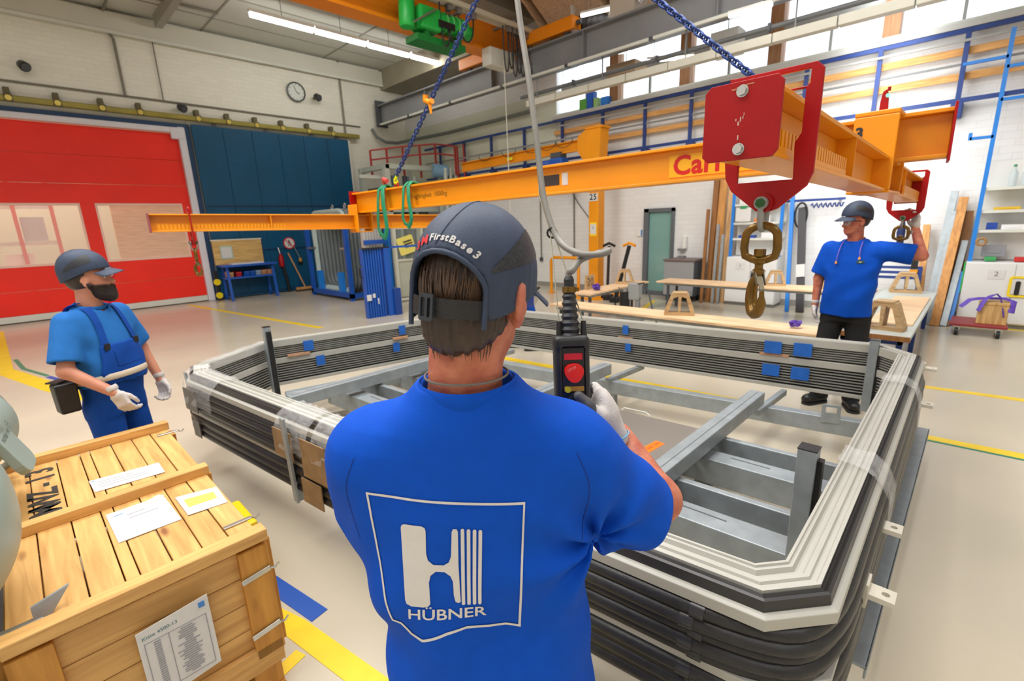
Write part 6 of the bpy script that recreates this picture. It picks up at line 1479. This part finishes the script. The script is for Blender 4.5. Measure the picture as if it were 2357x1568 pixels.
tm = text_mb('H\u00dcBNER', 36, (0,0,0), (1,0,0), (0,1,0), 0, bold=.5); w_ = max(v[0] for v in tm.v)-min(v[0] for v in tm.v)
tm.v = [(*px(1028+v[0]*185/w_, 1409-v[1]+ -.085*v[0]*185/w_ + (6 if v[0] > 20 else 0)*(v[0]-20)/70), 0) for v in tm.v]
decal(tm, bv, shirt, 'print_word', PRT, seg=.008)
SEAM = mat('seam_thread', S(0,46,128), .8)
for pl_ in ([(.19,1.36),(.212,1.30),(.212,1.24),(.198,1.18)], [(-.2,1.36),(-.222,1.30),(-.222,1.24),(-.212,1.19)]):
    sp2 = smooth_path([(a_,b_,0) for a_, b_ in pl_]); decal(flat([[(p.x-.0008,p.y) for p in sp2]+[(p.x+.0008,p.y) for p in sp2[::-1]]]), bv, shirt, 'armhole_seam', SEAM, .0008, .01)
obj('trousers', surf(lambda P: smin(stack(P, [(.62,0,0,.18,.11),(.78,0,0,.175,.11),(.95,0,0,.18,.115)]), smin(chain(P, [(-.09,0,.8),(-.11,.02,.48),(-.12,-.01,.03)], (.1,.085,.075), .03), chain(P, [(.09,0,.8),(.11,.02,.48),(.12,-.01,.03)], (.1,.085,.075), .03), .02), .05), (-.23,-.16,.04), (.23,.16,.98), .012), OVR, man, local=True, smooth=80)
def shoe(s, x, y): return surf(lambda P: smax(smin(cone(P, (x,y-.05,.06), (x+s*.01,y+.12,.045), .055,.048), cone(P, (x,y-.04,.1), (x,y-.04,.16), .05,.05), .03), -P[:,2]+.002, .004), (x-.09,y-.14,-.01), (x+.1,y+.2,.24), .008)
for s in (-1,1): obj('shoe', shoe(s, s*.12, 0), BOOT, man, local=True, smooth=70)
# cap with back opening, strap, buckle and embroidery
cap = add_cap(man, MH)
def band(z0, z1, x0, x1, k, n=18, y_in=0):
    vs = []
    for i in range(n+1):
        x = x0+(x1-x0)*i/n; y = -.006-.122*k*math.sqrt(max(0, 1-(x/(.098*k))**2))
        for z in (z0, z1): vs += [(x,y,z),(x,y+.003,z)]
    fs = []
    for i in range(n): a = i*4; b = a+4; fs += [(a,b,b+2,a+2),(a+1,a+3,b+3,b+1),(a,a+1,b+1,b),(a+2,b+2,b+3,a+3)]
    return MB().add(vs, fs+[(0,2,3,1),(n*4,n*4+1,n*4+3,n*4+2)])
stp = obj('strap', xf(band(-.052,-.022,-.072,.084,.985), MH), mat('strap_webbing', (.012,.012,.013), .6, bump=.4, bs=400), cap, local=True)
bk = MB().prism([rrect(.028,.042,.004), rrect(.008,.03,.002,3,-.006,0), rrect(.006,.03,.002,3,.006,0)], (0,0,0), (1,0,0), (0,0,1), (0,-.004,0))
obj('buckle', xf(bk, MH @ Matrix.Translation((-.004,-.1285,-.037)) @ Matrix.Rotation(math.radians(-2), 4, 'Z')), mat('buckle_grey', S(40,46,54), .4), stp, local=True)
ed = [on_cap(math.asin(max(-1,min(1,x/.1))), 0) for x in (0,)]
arch_pts = []
for k in range(25):
    a = PI*k/24; x = .008+.066*math.cos(a); z = -.012+.062*math.sin(a)*.98; zq = (z-.018)*(1 if z > .018 else .3); q = max(0, 1-(x/.098)**2-(zq/.118)**2); arch_pts.append((x, -.006-.122*math.sqrt(q), z))
obj('opening_hem', xf(MB().tube([(.0735,-.085,-.066),(.0742,-.0855,-.04)]+arch_pts+[(-.0582,-.1035,-.04),(-.058,-.103,-.072)], [.0042+.0006*(k % 2) for k in range(29)], 8), MH), CAPM, cap, local=True, smooth=60)
def cap_text(txt, size, az0, m_, nm):
    az = az0
    for ch in txt:
        tm = text_mb(ch, size, (0,0,0), (1,0,0), (0,1,0), 0, 'LEFT', bold=size*.03) if ch != ' ' else MB()
        w = max([v[0] for v in tm.v])+size*.1 if tm.v else size*.3
        vs = []
        for v in tm.v:
            s_ = (v[0]-w/2); A = az+w/2/.098; A2 = A-.06; e0 = .45-.62*A2**2*.85; tl = -1.25*A2*.85
            X = s_*math.cos(tl)-v[1]*math.sin(tl); Y = s_*math.sin(tl)+v[1]*math.cos(tl)
            vs.append(on_cap(A+X/.09, e0+Y/.122, 1.017))
        if tm.v: o = obj(nm, xf(MB().add(vs, tm.f), MH), m_, cap, local=True, recalc=False)
        az += w*1.04/.098
    return az
az = cap_text('3M', .022, -.50, mat('embroidery_red', S(206,20,24), .6), 'embroidered_letter')
cap_text('FirstBase3', .0165, az+.02, mat('embroidery_white', S(206,204,200), .6), 'embroidered_letter')
# hair: mass plus strands
def hair_d(P):
    az_ = np.arctan2(P[:,0], -P[:,1]); st_ = .0012*np.sin(az_*55)+.0009*np.sin(az_*97+P[:,2]*40)
    d = smin(ell(P, (0,-.012,.0), (.083,.102,.112)), ell(P, (0,-.045,-.075), (.064,.06,.06)), .03)+st_
    lo_ = -.118+.022*np.abs(az_)**2+.004*np.sin(az_*23)+.003*np.sin(az_*51); d = smax(d, lo_-P[:,2], .012)
    d = smax(d, P[:,1]-.03+.5*np.clip(-.02-P[:,2],0,1), .006); d = smax(d, -ell(P, (0,.0,.0), (.069,.086,.098)), .002)
    for s in (-1,1): d = smax(d, -ell(P, (s*.088,.008,-.03), (.03,.034,.045)), .006)
    return d
hm = obj('hair', xf(surf(hair_d, (-.1,-.125,-.12), (.1,.06,.12), .003), MH), HAIR, man, local=True, smooth=70)
hs = MB(); rg = random.Random(8)
for k in range(520):
    az_ = rg.uniform(-1.75,1.75); e_ = rg.uniform(-.75,.25); pts = []; ln = rg.uniform(.035,.062); cv_ = rg.uniform(-.25,.35)
    for q in range(5):
        f = q/4; z = .108*math.sin(e_)-ln*f; a2 = az_+cv_*f*f*.35; zz_ = max(-.1,min(.1,z)); rad = math.sqrt(max(.05, 1-(zz_/.112)**2)); k_ = 1.015+.02*rg.random()*f
        if z < -.07: rad = max(rad, .74)*(1-max(0,-.1-z)*3)
        pts.append((.084*k_*rad*math.sin(a2), -.012-.103*k_*rad*math.cos(a2), z))
    if abs(az_) > 1.25 and pts[-1][2] < .0: continue
    hs.tube(pts, [.0011,.0012,.0011,.0009,.0003], 4)
obj('hair_strands', xf(hs, MH), mat('hair_strand', S(84,62,46), .35, var=.4, vs=40), hm, local=True, smooth=60, kind='stuff')
add_eyes(man, MH); glasses(man, MH)
obj('neck_cord', MB().tube([(.076*math.cos(a), -.028+.078*math.sin(a), 1.487-.004*math.sin(a)) for a in np.linspace(0,2*PI,30,False)], .0022, 6, True), mat('cord_grey', S(110,106,100), .5), man, local=True, smooth=60)
# gloved right hand closed round the pendant (laid out in the pendant's own frame)
Minv = WM[man].inverted(); PM = Matrix((ex, ey, eu)).transposed().to_4x4(); PM.translation = pd; HM = Minv @ PM
def grip_d(P):
    d = smin(ell(P, (.075,.022,-.07), (.026,.045,.048)), cone(P, (.085,.025,-.09), (.112,.035,-.15), .032,.029), .03)
    for z, o in ((-.028,0),(-.05,.004),(-.071,.003),(-.09,-.004)):
        d = smin(d, chain(P, [(.078,.045,z-.012),(.066+o,.068,z),(.036,.072,z),(.006,.066,z+.002),(-.008,.055,z+.002)], (.0135,.0125,.0115,.0105,.009), .003), .008)
    return smin(d, chain(P, [(.078,.0,-.095),(.058,-.034,-.078),(.03,-.045,-.05),(.01,-.047,-.028)], (.021,.0165,.0135,.0105), .006), .014)
gl_ = obj('glove', xf(surf(grip_d, (-.04,-.075,-.2), (.16,.11,.02), .0036), HM), GLV, man, local=True, smooth=80)
obj('thumb_coating', xf(surf(lambda P: smax(grip_d(P)-.0012, np.maximum(P[:,0]-.05, P[:,1]+.022), .002), (-.02,-.075,-.11), (.07,-.01,0), .003), HM), GLD, gl_, local=True, smooth=80)
obj('finger_coating', xf(surf(lambda P: smax(grip_d(P)-.0012, P[:,0]-.062, .002), (-.03,.035,-.12), (.075,.1,0), .004), HM), GLD, gl_, local=True, smooth=80)
obj('cuff_band', xf(MB().tube([Vector((.112,.035,-.15))+Vector((.033*math.cos(a)*.9,.033*math.sin(a),.033*math.cos(a)*.42)) for a in np.linspace(0,2*PI,20,False)], .0022, 6, True), HM), mat('cuff_blue', S(120,176,206), .6), gl_, local=True, smooth=60)
obj('glove', xf(hand_mb(False), aim(WRL, (.6,.7,.15), (-.2,.3,-1))), GLV, man, local=True, smooth=80)

# ---------------------------------------------------------------- standing men
def man_std(lb, loc, rz, zs_, head, arms, shirt_m, trouser_m, skin=SKIN, hem=.86, feet=((.11,.02,8),(-.11,0,-8)), curl=(.3,.45,.35), belly=.0, res=.011, tt=1.02):
    """zs_ = shoulder height; arms = ((elbow, wrist, hand dir, palm dir, gloved), ...) right (+x) first"""
    t = thing('person', lb, 'person', loc, rz); k = zs_/1.44; MHs = frame((head[0],head[1],head[2]), math.radians(head[3]), math.radians(head[4]), 0, .98)
    SH = [(.175*k,-.005,zs_-.03),(-.175*k,-.005,zs_-.03)]
    rows = lambda o: [(hem,0,.0+belly*.3,.185*k+o,.12*k+o+belly*.5),(1.0*k,0,belly*.6,.175*k+o,.115*k+o+belly),(1.2*k,0,belly*.3,.19*k+o,.118*k+o+belly*.5),(1.32*k,0,0,.2*k+o,.115*k+o),(1.39*k,0,-.005,.185*k+o,.1*k+o),(1.45*k,0,-.01,.13*k+o,.085*k+o),(1.50*k,0,-.012,.08*k+o*.6,.07*k+o*.6)]
    hips = [(s*.09,0,.86*k) for s in (1,-1)]; legs = []
    for (fx, fy, fa), s in zip(feet, (1,-1)): legs.append([(s*.09*k,0,.84*k),((s*.1+fx)/2*k+.01*s,fy+.025,.47*k),(fx,fy,.09)])
    def skin_d(P):
        q = to_local(P, MHs); d = head_d(q)*.98
        d = smin(d, cone(P, (head[0],head[1]-.02,head[2]-.06), (0,-.015,zs_-.02), .056,.062), .03)
        d = smin(d, stack(P, [(z, a, b, c-.03, e-.035) for z, a, b, c, e in rows(0)[:-1]]), .04)
        for S_, A in zip(SH, arms): d = smin(d, chain(P, [S_, A[0], A[1]], (.048*k,.04*k,.028*k), .02), .03)
        for L_ in legs: d = smin(d, chain(P, L_, (.07*k,.05*k,.04*k), .02), .04)
        return d
    xs_ = [A[j][0] for A in arms for j in (0,1)]; ys_ = [A[j][1] for A in arms for j in (0,1)]; z_ = [A[j][2] for A in arms for j in (0,1)]
    lo_ = (min(-.3,min(xs_)-.07), min(-.2,min(ys_)-.07), .05); hi_ = (max(.3,max(xs_)+.07), max(.22,max(ys_)+.07), max(head[2]+.15,max(z_)+.06))
    b = obj('body', surf(skin_d, lo_, hi_, res*.8), skin, t, local=True, smooth=80)
    def shirt_d(P):
        x, y, z = P.T; d = stack(P, rows(.008), 2.3)
        for S_, A in zip(SH, arms):
            S_ = np.array(S_); E_ = S_+(np.array(A[0])-S_)*.82; c = cone(P, S_, E_, .075*k,.082*k); v = E_-S_; L_ = np.linalg.norm(v); c = smax(c, ((P-E_)@v)/L_-.005, .006); d = smin(d, c, .04)
        d = d+.006*np.sin(x*24+z*14+np.sin(z*11))*np.exp(-((z-1.0*k)/.18)**2)+.004*np.sin(an_(x,z)*1.0)*0
        d = d+.005*np.sin((np.abs(x)-z)*30)*np.exp(-((np.abs(x)-.17)/.06)**2-((z-1.24*k)/.1)**2)
        d = smax(d, -cone(P, (0,-.012,zs_-.02), (head[0],head[1]-.0,zs_+.14), .066,.08), .004)
        for S_, A in zip(SH, arms): S_ = np.array(S_); E_ = np.array(A[0]); d = np.maximum(d, -cone(P, S_+(E_-S_)*.66, S_+(E_-S_)*1.3, .06*k,.068*k))
        return d
    an_ = lambda x, z: x
    sm = surf(shirt_d, (lo_[0]-.05,lo_[1]-.05,hem-.02), (hi_[0]+.05,hi_[1]+.05,max(zs_+.12, max(A[0][2] for A in arms)+.12)), res*.8)
    sh = obj('t_shirt', sm, shirt_m, t, local=True, smooth=80)
    obj('collar_rib', MB().tube([(.073*math.cos(a), -.012+.07*math.sin(a), zs_+.045-.014*math.sin(a)) for a in np.linspace(0,2*PI,28,False)], [(.012,.005)]*28, 8, True, flat=(0,0,1)), shirt_m, sh, local=True, smooth=70)
    def tr_d(P):
        d = stack(P, [(.80*k,0,0,.165*k,.12*k),(.9*k,0,belly*.3,.17*k,.114*k+belly*.4),(tt*k,0,belly*.6,(.172 if tt < 1.05 else .18)*k,(.112 if tt < 1.05 else .124)*k+belly)])
        for L_ in legs: d = smin(d, chain(P, L_, (.098*k,.075*k,.07*k), .03), .03)
        for L_ in legs: d = d+.007*np.sin(P[:,2]*46+P[:,0]*20)*np.exp(-((P[:,2]-.2)/.1)**2)*.5+.004*np.sin(P[:,2]*40)*np.exp(-((P[:,2]-.47*k)/.08)**2)*.5
        return smax(d, .07-P[:,2], .006)
    tr = obj('trousers', surf(tr_d, (-.34,-.22,.05), (.34,.26,(tt+.02)*k), res), trouser_m, t, local=True, smooth=80)
    for (fx, fy, fa), s in zip(feet, (1,-1)):
        o = obj('shoe', xf(shoe(s, 0, 0), Matrix.Translation((fx,fy,0)) @ Matrix.Rotation(math.radians(-fa), 4, 'Z')), BOOT, t, local=True, smooth=70)
        obj('sole', xf(MB().prism([rrect(.1,.27,.045,5,.0,.035)], (0,0,0), (1,0,0), (0,1,0), (0,0,.02)), Matrix.Translation((fx,fy,0)) @ Matrix.Rotation(math.radians(-fa), 4, 'Z')), mat('sole_rubber', (.02,.02,.02), .7), o, local=True)
    for i, A in enumerate(arms):
        g = obj('glove' if A[4] else 'hand', xf(hand_mb(i == 0, curl), aim(A[1], A[2], A[3], .98)), GLV if A[4] else skin, t, local=True, smooth=80)
        if A[4]:
            d = Vector(A[2]).normalized(); w = Vector(A[1]); u = d.orthogonal().normalized(); v = d.cross(u)
            obj('cuff', MB().tube([w-d*.03+(u*math.cos(a)+v*math.sin(a))*.0285 for a in np.linspace(0,2*PI,16,False)], [(.014,.003)]*16, 8, True, flat=tuple(d)), GLV, g, local=True, smooth=60)
    c = add_cap(t, MHs, False, .028); add_eyes(t, MHs)
    def hr_d(P):
        d = ell(P, (0,-.014,.01), (.08,.1,.1)); d = smax(d, P[:,1]-.005, .008); d = smax(d, -.06-P[:,2], .01); return d
    obj('hair', xf(surf(hr_d, (-.1,-.13,-.09), (.1,.03,.12), .006), MHs), HAIR, t, local=True, smooth=70)
    return t, MHs, sh, tr, sm

# man guiding the far hook
R2 = math.radians(84)
m2, MH2, sh2, tr2, sm2 = man_std('man in royal blue shirt and black trousers steadying the far hook, arm raised', (5.06,.78,0), R2, 1.46, (.01,.015,1.68,-42,-2),
    (((.245,.0,1.17),(.235,.05,.93),(-.05,.1,-1),(-1,.1,-.1),True), ((-.45,-.05,1.385),(-.37,-.11,1.60),(.08,-.1,1),(.5,.6,0),True)), TEE, TRB, SKIN_R, .86, ((.13,.03,20),(-.12,-.02,-28)), (.25,.4,.3), .02)
glasses(m2, MH2)
EP = mat('ear_plug_orange', S(246,160,60), .5); PC = mat('cord_purple', S(120,100,200), .5)
cord = obj('ear_plug_cord', MB().tube(smooth_path([(.085,.135,1.34),(.078,.125,1.42),(.07,.06,1.5),(.05,-.06,1.53),(-.05,-.06,1.53),(-.07,.06,1.5),(-.075,.125,1.43),(-.08,.13,1.38)]), .004, 6), PC, m2, local=True, smooth=60)
for x, z in ((.085,1.335),(-.08,1.375)): obj('ear_plug', MB().lathe([(.003,0),(.009,.004),(.008,.018),(.004,.024)], (x,.137,z-.02), 10), EP, cord, local=True, smooth=50)
bv2 = BVHTree.FromPolygons([Vector(v) for v in sm2.v], sm2.f)
bd = decal(flat([[(-.085+.03*math.cos(a), 1.335+.014*math.sin(a)) for a in np.linspace(0,2*PI,18,False)]]), bv2, sh2, 'badge', mat('badge_green', S(20,70,70), .5), .003, .02, -1)
decal(flat([rrect(.018,.008,.002,3,-.085,1.335)]), bv2, sh2, 'badge_mark', PAPER, .005, .02, -1)
for z in (.1,.55): pass
# bearded man in overalls
R3 = math.radians(-139)
m3, MH3, sh3, tr3, sm3 = man_std('bearded man in blue bib overalls and navy cap standing at the left', (.255,3.66,0), R3, 1.33, (.0,.02,1.54,33,7),
    (((.27,.03,1.06),(.20,.21,.91),(-.1,.42,-1),(-1,-.1,-.2),True), ((-.265,.0,1.06),(-.26,.09,.84),(.05,.2,-1),(1,.1,0),True)), TEE2, OVR, SKIN, .93, ((.12,.02,12),(-.12,.0,-12)), (.5,.7,.5), .03, .011, 1.08)
def beard_d(P):
    d = head_d(P)-.011-.0016*np.sin(P[:,0]*330)*np.sin(P[:,2]*290); d = smin(d, ell(P, (0,.07,-.125), (.045,.035,.035)), .025)
    lim = np.where(P[:,1] > .055, P[:,2]+.07-.25*np.abs(P[:,0]), P[:,2]+.05-.9*np.clip(.03-P[:,1],0,.05)); d = smax(d, lim, .006)
    d = smax(d, .0-P[:,1], .008); d = smax(d, -ell(P, (0,.1,-.081), (.022,.03,.0105)), .004); return d
bd3 = obj('beard', xf(surf(beard_d, (-.1,-.02,-.19), (.1,.14,.03), .004), MH3), mat('beard_dark', S(40,30,26), .6, var=.4, vs=60), m3, local=True, smooth=70)
obj('moustache', xf(surf(lambda P: smax(smin(ell(P, (.014,.098,-.066), (.02,.008,.006)), ell(P, (-.014,.098,-.066), (.02,.008,.006)), .006), -P[:,1]+.08, .004), (-.04,.075,-.085), (.04,.115,-.05), .0025), MH3), MATS['beard_dark'], bd3, local=True, smooth=70)
bv3 = BVHTree.FromPolygons([Vector(v) for v in sm3.v], sm3.f)
bib = decal(flat([[(-.125,.935),(.125,.935),(.15,1.0),(.12,1.16),(-.12,1.16),(-.15,1.0)]]), bv3, m3, 'bib', OVR, .008, .02, -1)
sol = bib.modifiers.new('thick', 'SOLIDIFY'); sol.thickness = .006; sol.offset = 0
pk_ = decal(flat([rrect(.15,.1,.01,3,0,1.08)]), bv3, bib, 'bib_pocket', OVR, .014, .02, -1)
for s in (-1,1):
    st_ = decal(flat([[(s*.085,1.13),(s*.12,1.13),(s*.105,1.25),(s*.095,1.37),(s*.06,1.37),(s*.07,1.25)][::s]]), bv3, bib, 'strap', OVR, .01, .015, -1)
    h_ = bv3.ray_cast(Vector((s*.1,1,1.15)), Vector((0,-1,0)))[0]
    obj('buckle', MB().box(s*.1-.018,s*.1+.018,h_.y+.012,h_.y+.02,1.13,1.17), BLACK, st_, local=True, bevel=.003)
    obj('back_strap', MB().tube(smooth_path([(s*.083,.0,1.40),(s*.07,-.09,1.36),(s*.03,-.135,1.2),(s*.02,-.14,1.02)]), [(.02,.004)]*16, 6, flat=(1,0,0)), OVR, bib, local=True, smooth=60)
obj('belt', MB().tube([(.186*math.cos(a), .018+.163*math.sin(a), .965+.02*math.sin(a)) for a in np.linspace(0,2*PI,32,False)], [(.018,.005)]*32, 8, True, flat=(0,0,1)), mat('belt_beige', S(206,192,168), .6), m3, local=True, smooth=70)
pc_ = obj('tool_pouch', MB().prism([[(-.045,-.09),(.045,-.09),(.05,.08),(-.05,.08)]], (.2,-.1,.9), (.86,-.5,0), (0,0,1), (.045,.08,0)), BLACK, m3, local=True, bevel=.012)
obj('pouch_rim', MB().box(.18,.26,-.12,-.05,.985,.993), BLACK, pc_, local=True)
# helper mostly hidden behind the man with the pendant
m4, MH4, sh4, tr4, sm4 = man_std('helper in blue trousers hidden behind the near man with only shoes showing', (4.87,4.47,0), math.radians(40), 1.26, (0,.05,1.47,0,-10),
    (((.2,.08,1.0),(.15,.3,.95),(0,1,-.2),(-1,0,0),True), ((-.2,.08,1.0),(-.15,.3,.95),(0,1,-.2),(1,0,0),True)), TEE, OVR, SKIN, .78, ((.09,.12,5),(-.09,-.12,-5)), (.3,.4,.3), 0, .016)
